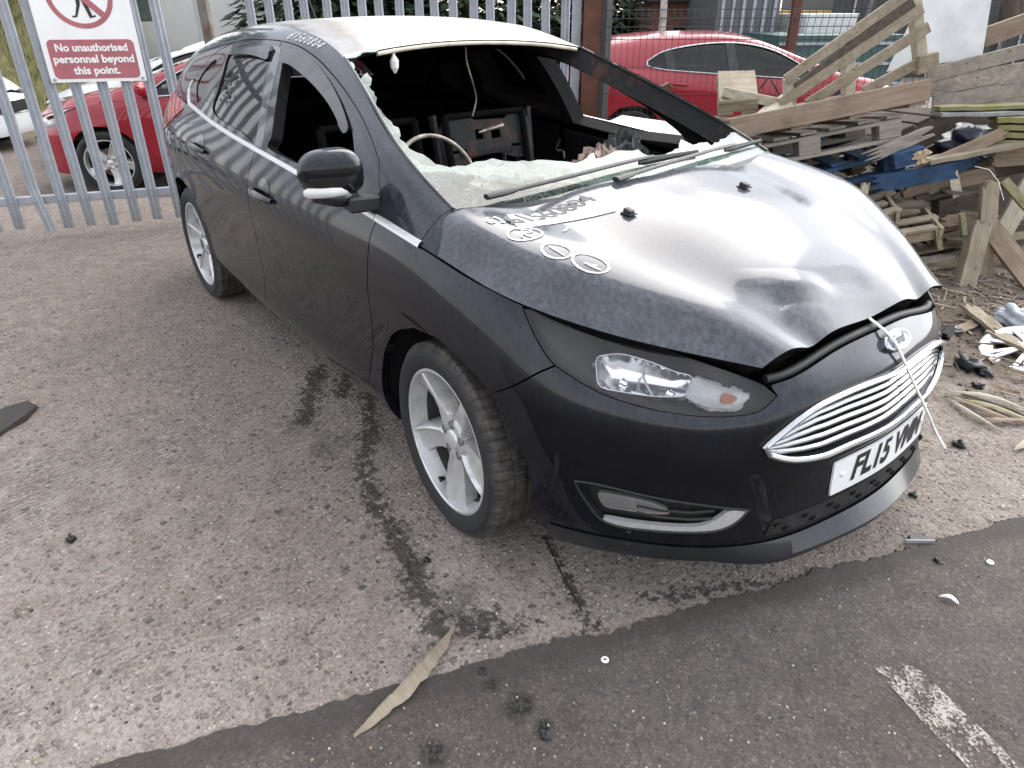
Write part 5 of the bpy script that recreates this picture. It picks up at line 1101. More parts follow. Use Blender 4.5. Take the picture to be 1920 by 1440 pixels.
def pale_mesh(z0, z1, bend=0.0):
    prof = [(-.036,.0),(-.030,.010),(-.014,.004),(0,.020),(.014,.004),(.030,.010),(.036,.0)]; V = []; F = []; zs = [z0, z0+.10, z0+.20, z0+.30, (z0+z1)/2, z1]
    for z in zs:
        s = bend*max(0, 1-(z-z0)/.26)
        for x, y in prof: V.append((x+s*.8, -y-s, z))
        for x, y in prof: V.append((x+s*.8, -y-s+.004, z))
    K = len(prof)
    for a in range(len(zs)-1):
        for j in range(K-1): F += [(a*2*K+j, a*2*K+j+1, (a+1)*2*K+j+1, (a+1)*2*K+j), (a*2*K+K+j+1, a*2*K+K+j, (a+1)*2*K+K+j, (a+1)*2*K+K+j+1)]
        for j in (0, K-1): F.append((a*2*K+j, (a+1)*2*K+j, (a+1)*2*K+K+j, a*2*K+K+j))
    F += [tuple(range(K))+tuple(range(2*K-1, K-1, -1))]
    return V, F
def palisade(name, A, B, n, lab, cat, z0=.05, z1=2.35, rails=(.26,1.95), bent=None, grp=None):
    A, B = Vector(A), Vector(B); d = (B-A); rz = math.atan2(d.y, d.x); e = empty(name, (A.x, A.y, 0), rz, lab, cat, grp); pitch = d.length/(n-1); proto = None
    for k in range(n):
        if k == bent: V, F = pale_mesh(z0, z1, .07); o = mesh('pale', V, F, M['galv'], e); tag(o, 'pale with its foot bent and torn')
        elif proto is None: V, F = pale_mesh(z0, z1); o = proto = mesh('pale', V, F, M['galv'], e)
        else: o = proto.copy(); COL.objects.link(o); o.parent = e
        o.location = (k*pitch+rnd.uniform(-.006,.006), 0, rnd.uniform(-.012,.012)); o.rotation_euler = (rnd.uniform(-.008,.008), rnd.uniform(-.012,.012), 0)
    for z in rails:
        r = MB(); r.box((d.length/2, .032, z), (d.length+.14, .05, .06), None, 0, .004); ro = r.build('rail', M['galv'], e); bb = MB()
        for k in range(n):
            v, f = lathe([(0,-.030),(.008,-.028),(.010,-.020)], 8, 'y'); bb.add([(p[0]+k*pitch, p[1], p[2]+z) for p in v], f)
        bb.build('rail_bolts', M['galv'], ro)
    return e
GA, GB = Vector((-4.83,-1.631,0)), Vector((-4.455,-.58,0)); gd = (GB-GA)/7
palisade('palisade_gate', GA-gd*12, GB+gd*1, 21, 'galvanised palisade gate carrying the warning sign, with one bent pale', 'gate', bent=13)
palisade('palisade_fence', at(471,19,6.62).xy.to_3d(), at(1060,19,6.62).xy.to_3d(), 18, 'galvanised palisade fence behind the roof of the black car', 'fence', z0=.05, rails=(.30,2.0))
def post(name, base, size, h, mat, lab, rz, web=False):
    m = MB()
    if web:
        w, dpt = size; m.box((0,-dpt/2,h/2), (w,.010,h)); m.box((0,dpt/2,h/2), (w,.010,h)); m.box((0,0,h/2), (.008,dpt-.010,h))
    else: m.box((0,0,h/2), (size[0],size[1],h), None, 0, .004)
    o = m.build(name, mat, loc=(base.x, base.y, 0)); o.rotation_euler = (0,0,rz); return tag(o, lab, 'post')
rzF = math.atan2(RT.y, RT.x)
post('gate_post', at(387,40,6.55).xy.to_3d(), (.075,.075), 2.5, M['oldsteel'], 'weathered brown post between the gate and the palisade fence', rzF)
post('steel_post', at(1081,40,6.50).xy.to_3d(), (.075,.05), 2.5, M['galv'], 'galvanised post beside the red-brown steel post', rzF)
post('steel_post', at(1110,40,6.44).xy.to_3d(), (.150,.15), 2.6, M['rustpost'], 'red-brown H-section steel post at the end of the palisade', rzF, True)
# ---------------------------------------------------------------- warning sign on the gate
sg = empty('warning_sign', (0,0,0), 0, 'white warning sign with a crossed-out walking figure and dusky red text panel', 'sign')
gdir = gd.normalized(); gn = Vector((gdir.y, -gdir.x, 0)); gn = gn if gn.dot(CP-GA) > 0 else -gn; up = Vector((0,0,1))
def on_gate(u, v, off=.0):
    d = ray(u, v); o = GA+gn*off; t = (o-CP).dot(gn)/d.dot(gn); return CP+d*t
c00, c10 = on_gate(97,155,.035), on_gate(276,151,.035); sx_ = gdir if gdir.dot(c10-c00) > 0 else -gdir; sw_ = (c10-c00).length; sh = sw_*1.34
sx_ = (c10-c00).normalized(); sy_ = gn.cross(sx_); sy_ = sy_ if sy_.z > 0 else -sy_; O = c00
def sgp(x, y, off=.0): return O+sx_*(x*sw_)+sy_*(y*sw_)+gn*off
M['signwhite'] = plain('sign_white', (.88,.88,.87), .4, var=.05, scale=5); M['signred'] = plain('faded_sign_red', (.42,.13,.15), .45, var=.12, scale=6); M['signblack'] = plain('sign_black', (.02,.02,.022), .5)
def slab(pts, t0, t1, mat, name, par):
    n_ = len(pts); m = MB(); m.add([sgp(x, y, t1) for x, y in pts]+[sgp(x, y, t0) for x, y in pts], [tuple(range(n_)), tuple(range(2*n_-1, n_-1, -1))]+[(j, n_+j, n_+(j+1) % n_, (j+1) % n_) for j in range(n_)]); return m.build(name, mat, par)
slab([(0,0),(1,0),(1,1.34),(0,1.34)], 0, .004, M['signwhite'], 'board', sg)
def rrect(x0, y0, x1, y1, r, n=6):
    P = []
    for cx_, cy_, a0 in ((x1-r, y0+r, -90), (x1-r, y1-r, 0), (x0+r, y1-r, 90), (x0+r, y0+r, 180)): P += [(cx_+r*math.cos(R_(a0+90*k/n)), cy_+r*math.sin(R_(a0+90*k/n))) for k in range(n+1)]
    return P
tpn = slab(rrect(.055,.035,.945,.44,.055), .0045, .006, M['signred'], 'text_panel', sg)
for line, y_, w_ in (('No unauthorised',.355,.74),('personnel beyond',.237,.83),('this point.',.118,.48)):
    tv, tf = text_geo(line, .1, .0032, 0, 1.0); tw = max(p[0] for p in tv)-min(p[0] for p in tv); x0 = (max(p[0] for p in tv)+min(p[0] for p in tv))/2; k_ = w_/tw
    m = MB(); m.add([sgp(.5+(x-x0)*k_, y_+y*min(k_, 1.12), .0075) for x, y, z in tv], tf); m.build('lettering', M['signwhite'], tpn)
cxs, cys, R0, R1 = .5, .885, .335, .285; N_ = 64; m = MB()
m.add([sgp(cxs+r*math.cos(2*math.pi*k/N_), cys+r*math.sin(2*math.pi*k/N_), .006) for r in (R0,R1) for k in range(N_)], [(k, (k+1) % N_, N_+(k+1) % N_, N_+k) for k in range(N_)])
a = R_(-45); dx, dy = math.cos(a), math.sin(a); hw_ = .032
m.add([sgp(cxs+dx*s*R1*.99-dy*h_*hw_, cys+dy*s*R1*.99+dx*h_*hw_, .0066) for s, h_ in ((-1,-1),(1,-1),(1,1),(-1,1))], [(0,1,2,3)]); m.build('prohibition_ring', M['signred'], sg)
fig = [[(-.03,.0),(.05,.0),(.065,.10),(.05,.155),(-.02,.16),(-.045,.10)], [(-.02,.12),(-.10,.06),(-.135,.045),(-.13,.02),(-.09,.03),(.0,.09)], [(.045,.13),(.10,.06),(.12,-.01),(.095,-.015),(.075,.045),(.03,.09)], [(-.03,.01),(.02,.01),(.0,-.09),(-.055,-.20),(-.10,-.205),(-.105,-.19),(-.07,-.185),(-.035,-.09)], [(.0,.01),(.05,.01),(.075,-.08),(.10,-.19),(.135,-.18),(.13,-.20),(.07,-.21),(.035,-.09)], [(.01+.034*math.cos(t), .205+.038*math.sin(t)) for t in np.linspace(0, 6.28, 14, endpoint=False)]]
m = MB()
for i, P in enumerate(fig): m.add([sgp(cxs-.01+x, cys+y*1.05-.01, .0060+.0001*i) for x, y in P], [tuple(range(len(P)))])
m.build('walking_figure', M['signblack'], sg)
for x, y in ((.04,.03),(.96,.03)):
    m = MB(); v, f = lathe([(0,.008),(.010,.006),(.012,0)], 10, 'y'); m.add([sgp(x, y, .004)+sx_*p[0]+gn*p[1]+sy_*p[2] for p in v], f); m.build('sign_bolt', M['galv'], sg)
# ---------------------------------------------------------------- welded mesh fence
wm = plain('dark_mesh_wire', (.045,.05,.05), .5, .3)
mf = empty('mesh_fence', (0,0,0), 0, 'dark welded wire mesh fence in front of the red car on the right', 'fence')
MA, MBp = at(1133,19,6.30).xy.to_3d(), at(1990,19,5.75).xy.to_3d(); md = (MBp-MA).normalized(); ml = (MBp-MA).length; mn = Vector((md.y, -md.x, 0)); ztop = 1.50
def fold(z): # V folds every metre
    for zc in (1.43, .62): 
        if abs(z-zc) < .06: return .035*(1-abs(z-zc)/.06)
    return 0.0
zs = sorted({.03, .3, .56, .62, .68, 1.0, 1.37, 1.43, 1.49, ztop}); m = MB()
for k in range(int(ml/.05)+1):
    p = MA+md*(k*.05); m.tube([p+mn*fold(z)+Vector((0,0,z)) for z in zs], .0026, 4)
m.build('mesh_wires', wm, mf); m = MB()
for z in (.10,.30,.56,.62,.68,.88,1.08,1.28,1.37,1.43,1.49): m.tube([MA+mn*(fold(z)-.004)+Vector((0,0,z)), MBp+mn*(fold(z)-.004)+Vector((0,0,z))], .0030, 4)
m.build('cross_wires', wm, mf)
pp = plain('dark_fence_post', (.05,.05,.055), .55, .2)
for u, lean in ((1136,0.0),(1575,-.13),(1880,0.05)):
    b = MA+md*((at(u,19,6.05).xy.to_3d()-MA).dot(md)); m = MB(); m.bar(b-mn*.05, b-mn*.05+md*(-lean*1.0)*1.7+Vector((0,0,1.75)), .06, .05, up=(1,0,0)); m.build('fence_post', pp, mf)

# ---------------------------------------------------------------- other cars in the yard, on the same kind of body
M['red'] = paint('red_paint', (.30,.012,.026), dust=.18, rough=.18, streak=.2, dustcol=(.55,.45,.45)); M['whitep'] = paint('white_paint', (.74,.75,.76), dust=.08, rough=.2, streak=.2, dustcol=(.5,.5,.48)); M['silverp'] = paint('silver_paint', (.30,.33,.37), dust=.10, rough=.22, streak=.2)
M['windowg'] = plain('tinted_window', (.10,.13,.15), .06, 0.0, .3, 6, 0, .8)
wheel_src = {}
def yard_car(name, mat, lab, loc, rz, sides=('R',), bare=False, low=None):
    """an intact five-door body: parts body, roof, bonnet, windows, lamps, wheels"""
    e = empty(name, loc, rz, lab, 'car', 'cars parked in the yard')
    body = loop([(-.0,VT),(.5,VT-.01),(1.05,VT),(1.52,VT),(2.6,VT),(4.6,VT)], [(4.6,VT),(4.6,.05)], [(4.6,.05),rest[-1]], archr[::-1] if archr[-1][1] < .2 and archr[-1][0] > 4.0 else archr, [archr[0],(3.2,.04),(2.2,.03),archf[-1]], archf[::-1], [archf[0],(.95,.012),(.5,0),(0,0)], [(0,0),(0,VT)], n=2)
    hp = loop(hlb, hlo, hlt, n=3)
    for fl in (False, True):
        g = (lambda P: mir(P)) if fl else (lambda P: P)
        bo = panel('body_side', W, g(body), mat, e, holes=[g(hp)], thick=.03, h=.07)
        panel('headlight', W, g(inset(hp, -.004)), M['bowl'], e, off=-.02, thick=0, h=.05); panel('headlight_lens', W, g(hp), M['lens'], e, off=.001, thick=0, h=.06)
        for key, ln in (('front_door_seam', shF), ('rear_door_seam', shB)):
            m = MB(); m.tube(on(W, g(cr(ln, 3)), .0005), .003, 4); m.build(key, M['rubber'], bo)
        for key in ('handleF', 'handleR'):
            cu = np.array(T[key]).mean(0); m = MB(); m.tube(on(W, g([(cu[0]-.10, cu[1]), (cu[0]-.05, cu[1]), (cu[0]+.05, cu[1]), (cu[0]+.10, cu[1])]), .022), [.008,.013,.013,.008], 7); m.build('handle', mat, bo, True)
        dlo = loop([(.48,.012),(1.3,.012),(2.2,.015)], [(2.2,.015),(2.42,.04),(2.44,.10)], [(2.44,.10),(2.25,.185),(1.9,.232),(1.4,.258),(1.0,.262),(.80,.245),(.60,.19),(.48,.11),(.44,.05)], [(.44,.05),(.48,.012)], n=4)
        frame = loop([(0,0.004),(1.5,0.004),(3.1,0)], [(3.1,0),(float(G.ku[-1]),GV)], [(float(G.ku[-1]),GV),(1.5,GV),(.5,GV),(0,GV)], [(0,GV),(0,.004)], n=4)
        fr_ = panel('pillar_frame', G, frame, mat, e, holes=[dlo], thick=.04, h=.05, flip=fl, back=M['trim'])
        panel('side_window', G, inset(dlo, -.006), M['carglass'], e, off=-.008, thick=0, h=.08, flip=fl)
        for u0_, u1_ in ((1.36,1.47),(2.10,2.20)): panel('pillar_cover', G, [(u0_,.012),(u1_,.012),(u1_+.05,.25 if u1_ < 2 else .19),(u0_+.05,.25 if u1_ < 2 else .20)], M['gloss'], fr_, off=.001, thick=.002, h=.06, flip=fl)
        m = MB(); m.tube(on(G, resample(dlo, .03), .002, fl), .009, 6, closed=True); m.build('window_surround', M['chrome'], fr_)
        tl = loop([(3.98,.745),(4.05,.772),(4.3,.772)], [(4.3,.772),(4.62,.765)], [(4.62,.765),(4.6,.60)], [(4.6,.60),(4.35,.60),(4.16,.655),(3.98,.745)], n=3); panel('tail_lamp', W, g(tl), M['tail'], e, off=.004, thick=.01, h=.05)
        s = 1 if fl else -1; m = MB(); v, f = lathe([(0,-.10),(.045,-.09),(.065,-.03),(.062,.04),(.04,.09),(0,.10)], 14, 'y'); m.add([(-.50+p[0]*.8, s*.955+p[1], 1.04+p[2]) for p in v], f); m.bar((-.48,s*.84,.985),(-.48,s*.92,.99), .07,.04); auto_smooth(m.build('door_mirror', mat, e), 50)
    panel('roof', RF, loop([(0,0),(RU,0)], [(RU,0),(RU,RV)], [(RU,RV),(0,RV)], [(0,RV),(0,0)], n=1), mat, e, thick=.012, back=M['soot'], h=.08)
    panel('bonnet', BN, bpoly, mat, e, thick=.012, h=.05, off=-.004)
    panel('windscreen', WS, [(0,0),(WU,0),(WU,WV),(0,WV)], M['carglass'], e, off=-.002, thick=0, h=.08)
    m = MB(); m.add([tuple(p) for p in rsA]+[tuple(p) for p in rsB], [(j, j+1, 24+j+1, 24+j) for j in range(23)]); m.build('rear_screen', M['carglass'], e, True)
    panel('tailgate', W, tgate, mat, e, thick=.02, h=.08); panel('tailgate', W, mir(tgate), mat, e, thick=.02, h=.08)
    gg = panel('grille', W, inset(gr_poly, .0), M['rubber'], e, off=.004, thick=.01, h=.06); m = MB(); m.tube(on(W, resample(gr_poly, .04), .006), .008, 6, closed=True); m.build('grille_surround', M['chrome'], gg)
    m = MB(); m.box((-1.35,0,.30), (1.8,1.56,.2)); m.box((.25,0,.35), (.8,1.0,.3)); m.box((-2.9,0,.35), (.9,1.0,.3)); m.box((-1.5,0,.55), (2.3,1.5,.05)); m.box((-.55,0,.80), (.35,1.5,.18))
    for sx in (-.4,.4):
        for xx in (-1.15,-2.05): m.box((xx-.18,sx,.85), (.14,.48,.62), Matrix.Rotation(-.25,3,'Y'), 0, .05); m.box((xx-.24,sx,1.20), (.10,.26,.18), None, 0, .04)
    m.build('cabin', M['trim'], e)
    for x, y, fl in ((0,-.775,0),(-2.648,-.775,0),(0,.775,1),(-2.648,.775,1)):
        src = wheel_src[fl]; c = src.copy(); COL.objects.link(c); c.parent = e; c.location = (x, y, .3175); c.rotation_euler = (0,0,0)
        for ch in src.children: k_ = ch.copy(); COL.objects.link(k_); k_.parent = c
    return e
ws_ = [o for o in car.children if o.name.startswith('wheel')]
wheel_src[0] = [o for o in ws_ if o.location.y < 0][0]; wheel_src[1] = [o for o in ws_ if o.location.y > 0][0]
hR = math.atan2(RT.y, RT.x)
b = at(1578,19,9.9).xy.to_3d(); yard_car('parked_car', M['red'], 'red car with chrome window surround behind the wire mesh fence', (b.x, b.y, -.22), hR)
b = at(128,19,7.72).xy.to_3d(); lc = yard_car('parked_car', M['red'], 'red car behind the palisade gate, its front wheel seen between the pales', (b.x+FW.x*.78, b.y+FW.y*.78, -.22), hR+math.pi+.06); lc.scale = (1.08,1,1)
b = at(185,19,10.2).xy.to_3d(); yard_car('parked_car', M['whitep'], 'white car behind the red one at the gate', (b.x, b.y, -.26), hR+math.pi+.15)
b = at(285,19,12.6).xy.to_3d(); yard_car('parked_car', M['silverp'], 'grey car farthest back behind the gate', (b.x, b.y, -.34), hR+math.pi)
b = at(-150,19,10.6).xy.to_3d(); yard_car('parked_car', M['whitep'], 'white car cut off by the left edge of the photo', (b.x, b.y, -.22), hR)
# ---------------------------------------------------------------- trees, bank
M['bark'] = plain('bark', (.075,.06,.048), .9, var=.5, scale=12, bump=.6)
def leafmat(name, a, b):
    k = NT(name); r = k.n('ShaderNodeObjectInfo'); g = k.n('ShaderNodeNewGeometry'); k.set(Base_Color=k.ramp(g.outputs['Random Per Island'], (0.0, a), (1.0, b)), Roughness=.7, Specular_IOR_Level=.25); return k.m
M['conifer'] = leafmat('conifer_needles', (.010,.020,.010), (.035,.060,.025)); M['leaf'] = leafmat('broad_leaf', (.030,.055,.014), (.11,.15,.045)); M['grassm'] = leafmat('bank_grass', (.20,.21,.075), (.46,.40,.20))
def tree(name, base, h, r, kind, lab, n=2600, seed=1):
    q = random.Random(seed); e = empty(name, base, 0, lab, 'tree', 'trees behind the fence'); m = MB()
    m.tube([(0,0,-.3),(.05,.02,h*.35),(0,.05,h*.7),(.02,0,h*.97)], [h*.022,h*.017,h*.010,.01], 8)
    for k in range(14 if kind == 'conifer' else 9):
        z = h*(.12+.8*q.random()); a = q.random()*6.28; L = r*(1-z/h)*.9 if kind == 'conifer' else r*.75; m.tube([(0,0,z),(L*.5*math.cos(a),L*.5*math.sin(a),z+(.0 if kind == 'conifer' else L*.4)),(L*math.cos(a),L*math.sin(a),z+(-L*.15 if kind == 'conifer' else L*.6))], [.05,.03,.01], 5)
    m.build('trunk', M['bark'], e, True); m = MB()
    clumps = [(q.gauss(0,r*.42), q.gauss(0,r*.42), h*(.35+.6*q.random())) for _ in range(26)]
    for k in range(n):
        if kind == 'conifer':
            z = h*(.06+.94*q.random()**1.25); rr = r*(1-z/h)**.8*(.35+.65*q.random()**.5)*(.75+.25*math.sin(z*4+q.random())); a = q.random()*6.28; c = Vector((rr*math.cos(a), rr*math.sin(a), z-rr*.18)); L = .13+.20*q.random(); d = Vector((math.cos(a), math.sin(a), -.35+q.uniform(-.3,.3))).normalized()
            s = d.cross(Vector((q.uniform(-.3,.3),q.uniform(-.3,.3),1))).normalized()*L*.28; m.add([c-d*L*.4, c+s, c+d*L*.7, c-s], [(0,1,2,3)])
        else:
            b_ = clumps[k % 26]; c = Vector((b_[0]+q.gauss(0,r*.2), b_[1]+q.gauss(0,r*.2), b_[2]+q.gauss(0,r*.18))); L = .10+.12*q.random(); d = Vector((q.gauss(0,1),q.gauss(0,1),q.gauss(0,.7))).normalized(); s = d.cross(Vector((q.gauss(0,1),q.gauss(0,1),q.gauss(0,1)))).normalized()*L*.5; m.add([c-d*L*.5, c+s, c+d*L*.6, c-s], [(0,1,2,3)])
    m.build('crown', M['conifer' if kind == 'conifer' else 'leaf'], e); return e
for i, (u, D, h, r) in enumerate(((585,15.5,9,1.9),(640,17,10,2.3),(710,15.8,9.5,2.3),(790,17.5,11,2.6),(880,16,9,2.3),(985,17.2,7,2.3),(1075,19,6,2.3),(1175,20,5.5,2.4))):
    b = at(u,19,D).xy.to_3d(); pos = ('at the left end of the dark row','second from the left in the dark row','third from the left in the dark row','tallest in the middle of the dark row','right of the tallest one in the dark row','left of the red-brown post','behind the red-brown post','behind the brick shed')[i]
    tree('conifer_tree', (b.x, b.y, -.2), h, r, 'conifer', 'dark conifer '+pos, 7500, i+3)
for i, (u, D, h, r, lab) in enumerate(((55,17,5.5,2.4,'broad leafy tree at the top of the grass bank'),(-90,15,5,2.4,'broad leafy tree past the left edge on the bank'),(428,36,2.9,1.5,'small leafy tree far behind the gate post'))):
    b = at(u,19,D).xy.to_3d(); tree('leafy_tree', (b.x, b.y, 1.2 if u < 200 else -.2), h, r, 'leaf', lab, 5200, 40+i)
bk = MB(); n1_, n2_ = 40, 14; V = []
for i in range(n1_):
    for j in range(n2_):
        u = -500+i*20; D = 11.5+j*1.1; p = at(u, 19, D); hgt = -.22+2.6*smooth(12.3, 18, D)*smooth(300, 130, u)+.12*math.sin(i*1.3+j); V.append((p.x, p.y, max(-.30, hgt-.04)))
bk.add(V, [(i*n2_+j, i*n2_+j+1, (i+1)*n2_+j+1, (i+1)*n2_+j) for i in range(n1_-1) for j in range(n2_-1)]); M['bank'] = plain('bank_soil', (.25,.23,.11), .95, var=.5, scale=3); tag(bk.build('grass_bank', M['bank'], smooth=True), kind='structure')
gm_ = MB(); q = random.Random(5)
for k in range(9000):
    u = q.uniform(-300, 290); D = q.uniform(12.2, 20); p = at(u, 19, D); hgt = -.22+2.6*smooth(12.3,18,D)*smooth(300,130,u); L = q.uniform(.12,.38); a = q.random()*6.28; s = Vector((math.cos(a), math.sin(a), 0))*.012; t = Vector((q.gauss(0,.1), q.gauss(0,.1), L)); b_ = Vector((p.x, p.y, hgt-.05)); gm_.add([b_-s, b_+s, b_+t], [(0,1,2)])
tag(gm_.build('bank_grass', M['grassm']), kind='stuff')
# ---------------------------------------------------------------- sheds and stored things beyond the mesh fence
def shed(name, u0, u1, D, z0, z1, depth, mat, lab, cat, detail=None):
    a, b = at(u0,19,D).xy.to_3d(), at(u1,19,D).xy.to_3d(); L = (b-a).length; e = empty(name, (a.x, a.y, 0), hR, lab, cat); m = MB(); m.box((L/2, depth/2, (z0+z1)/2), (L, depth, z1-z0)); w = m.build('wall', mat, e)
    if detail: detail(e, w, L, z0, z1)
    return e
def brickmat():
    k = NT('red_brick'); v = k.co(scale=(1,1,1), rot=(R_(90),0,0)); b = k.n('ShaderNodeTexBrick'); k.l(v, b.inputs['Vector']); b.inputs['Scale'].default_value = 4.4; b.inputs['Color1'].default_value = (.20,.075,.05,1); b.inputs['Color2'].default_value = (.13,.05,.035,1); b.inputs['Mortar'].default_value = (.22,.20,.18,1); b.inputs['Mortar Size'].default_value = .012; k.set(Base_Color=b.outputs[0], Roughness=.9); return k.m
def corr(name, col):
    k = NT(name); v = k.co(); wv = k.n('ShaderNodeTexWave', bands_direction='X'); k.l(v, wv.inputs['Vector']); wv.inputs['Scale'].default_value = 2.2; n_ = k.noise(k.co(scale=(3,3,.6)), 2, 5, .6); k.set(Base_Color=k.mix(k.ramp(n_, (.35, 0.0), (.65, .6)), col, tuple(c*.6 for c in col)), Roughness=.6, Normal=k.bump(wv.outputs[0], .6, .02)); return k.m
def brick_detail(e, w, L, z0, z1):
    m = MB(); m.box((L/2,.3,z1+.04), (L+.3,1.2,.07)); m.build('roof', M['trim'], e)
    for x in (.42*L,.78*L): m = MB(); m.box((x,-.01,z0+.62*(z1-z0)), (.24,.04,.5)); m.build('window', M['soot'], e)
shed('brick_shed', 1222, 1352, 16.5, -.3, 1.62, 3, brickmat(), 'low red brick shed behind the red car', 'shed', brick_detail)
def door_detail(e, w, L, z0, z1):
    for k in range(6): m = MB(); m.box((L*(k+.5)/6, -.015, (z0+z1)/2), (.05,.03,z1-z0)); m.build('seam_strip', M['galv'], e)
shed('metal_shed', 1345, 1462, 14.0, -.3, 3.4, 3, corr('grey_cladding', (.13,.14,.145)), 'tall grey metal-clad shed above the red car', 'shed', door_detail)
def crate_detail(e, w, L, z0, z1):
    for k in range(5): m = MB(); m.box((L/2,-.02,z0+(z1-z0)*(k+.6)/5), (L,.03,.04)); m.build('band', M['galv'], e)
shed('storage_container', 1470, 1720, 12.0, -.3, 1.12, 2, corr('faded_green_panel', (.055,.115,.11)), 'faded green storage container behind the leaning pallet', 'container', crate_detail)
shed('storage_container', 1515, 1655, 13.2, .9, 1.40, 2, plain('white_panel', (.62,.63,.63), .5), 'white box on top of the green container', 'container')
shed('timber_stack', 1440, 1560, 15.5, -.3, 1.45, 1.5, plain('yellow_timber', (.34,.21,.055), .8, var=.3, scale=4), 'stack of yellow timber between the grey shed and the pallets', 'timber')
shed('dark_shed', 1560, 2050, 21, -.3, 3.6, 4, corr('dark_cladding', (.045,.045,.045)), 'dark shed wall filling the top right background', 'shed', door_detail)
b = at(1493,19,11.6).xy.to_3d(); post('rusty_post', b, (.12,.12), 1.66, M['rustpost'], 'rusty square post in front of the green container', hR)
b = at(1243,19,13.5).xy.to_3d(); m = MB(); m.tube([(0,0,-.3),(.02,0,1.2),(-.03,.02,2.6),(.05,0,4.5)], [.07,.06,.05,.03], 8); o = m.build('birch_trunk', plain('birch_bark', (.42,.40,.37), .8, var=.4, scale=10), loc=(b.x, b.y, 0)); tag(o, 'pale slender tree trunk above the red car', 'tree')

# white lorry added to stand in for open bright sky behind the gate
b = at(398,19,19).xy.to_3d(); e = empty('lorry', (b.x, b.y, -.3), hR+math.pi, 'white box lorry added in place of open bright sky far behind the weathered gate post', 'lorry')
M['lorry'] = plain('lorry_white', (.80,.80,.80), .4, var=.06, scale=2)
m = MB(); m.box((-2.6,0,1.95), (4.6,2.3,2.3), None, 0, .03); m.build('cargo_box', M['lorry'], e); m = MB(); m.box((.75,0,1.35), (1.7,2.1,1.9), None, 0, .12); cb_ = m.build('cab', M['lorry'], e)
m = MB(); m.box((1.05,1.052,1.85), (.5,.01,.45)); m.box((1.602,0,1.75), (.01,1.8,.7)); m.build('window', M['windowg'], cb_); m = MB(); m.box((-1.9,0,.62), (6.0,.9,.28)); m.build('chassis', M['trim'], e)
for x in (.75,-3.6):
    for y in (-.98,.98): v, f = lathe([(0,-.12),(.30,-.12),(.45,-.08),(.45,.08),(.30,.12),(0,.12)], 24, 'y'); m = MB(); m.add([(p[0]+x, p[1]+y, p[2]+.45) for p in v], f); m.build('wheel', M['rubber'], e)

# ---------------------------------------------------------------- the heap of broken pallets and boards
def wood(name, a, b, moss=0.0, dark=.5):
    k = NT(name); sc = (3, 30, 30); tcv = k.co(scale=(2.2, 26, 26)); v = k.co(); g = k.noise(tcv, 1, 6, .7, .6); n_ = k.noise(v, 5, 5, .65); n2 = k.noise(v, 22, 4, .7); r = k.rand()
    c = k.mix(k.ramp(g, (.32, 0.0), (.66, 1.0)), a, b); c = k.mix(k.ramp(n_, (.50, 0.0), (.75, dark)), c, tuple(x*.35 for x in a)); c = k.mix(k.ramp(r, (0.0, .35), (1.0, 0.0)), c, tuple(x*.5 for x in b))
    kn = k.voro(k.co(scale=(.7,2.2,2.2)), 6); c = k.mix(k.ramp(kn.outputs['Distance'], (.05, .7), (.11, 0.0)), c, tuple(x*.3 for x in a))
    if moss: c = k.mix(k.math('MULTIPLY', k.ramp(n_, (.42, 0.0), (.62, moss)), 1.0), c, (.20,.19,.045))
    k.set(Base_Color=c, Roughness=.85, Normal=k.bump(k.math('ADD', g, n2), .5, .004)); return k.m
M['w_brown'] = wood('brown_board', (.21,.15,.105), (.36,.275,.205)); M['w_grey'] = wood('weathered_grey_board', (.21,.18,.15), (.42,.37,.31), 0, .4); M['w_pale'] = wood('pale_board', (.40,.36,.27), (.58,.53,.43), 0, .25)
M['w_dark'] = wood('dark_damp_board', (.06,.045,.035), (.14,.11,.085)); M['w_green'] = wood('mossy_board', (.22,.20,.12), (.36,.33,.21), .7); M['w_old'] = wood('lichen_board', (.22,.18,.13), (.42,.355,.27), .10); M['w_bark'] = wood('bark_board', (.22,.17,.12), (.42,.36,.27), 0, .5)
M['w_blue'] = wood('blue_painted_board', (.016,.038,.080), (.030,.080,.170), 0, .9); M['split'] = plain('split_wood', (.48,.37,.24), .9, var=.45, scale=40, bump=.8)
def frame_of(P0, P1, tilt=0.0, yaw=0.0):
    X = (P1-P0).normalized(); Y = Matrix.Rotation(yaw,3,'Z') @ (FW*1.0); Y = (Y-X*Y.dot(X)).normalized(); Z = X.cross(Y)
    Y2 = Y*math.cos(tilt)+Z*math.sin(tilt); Z2 = X.cross(Y2); return Matrix((X, Y2, Z2)).transposed()
def place(e, P0, Mx): e.matrix_world = Matrix.Translation(P0) @ Mx.to_4x4(); return e
GRP = 'broken pallets in the heap'
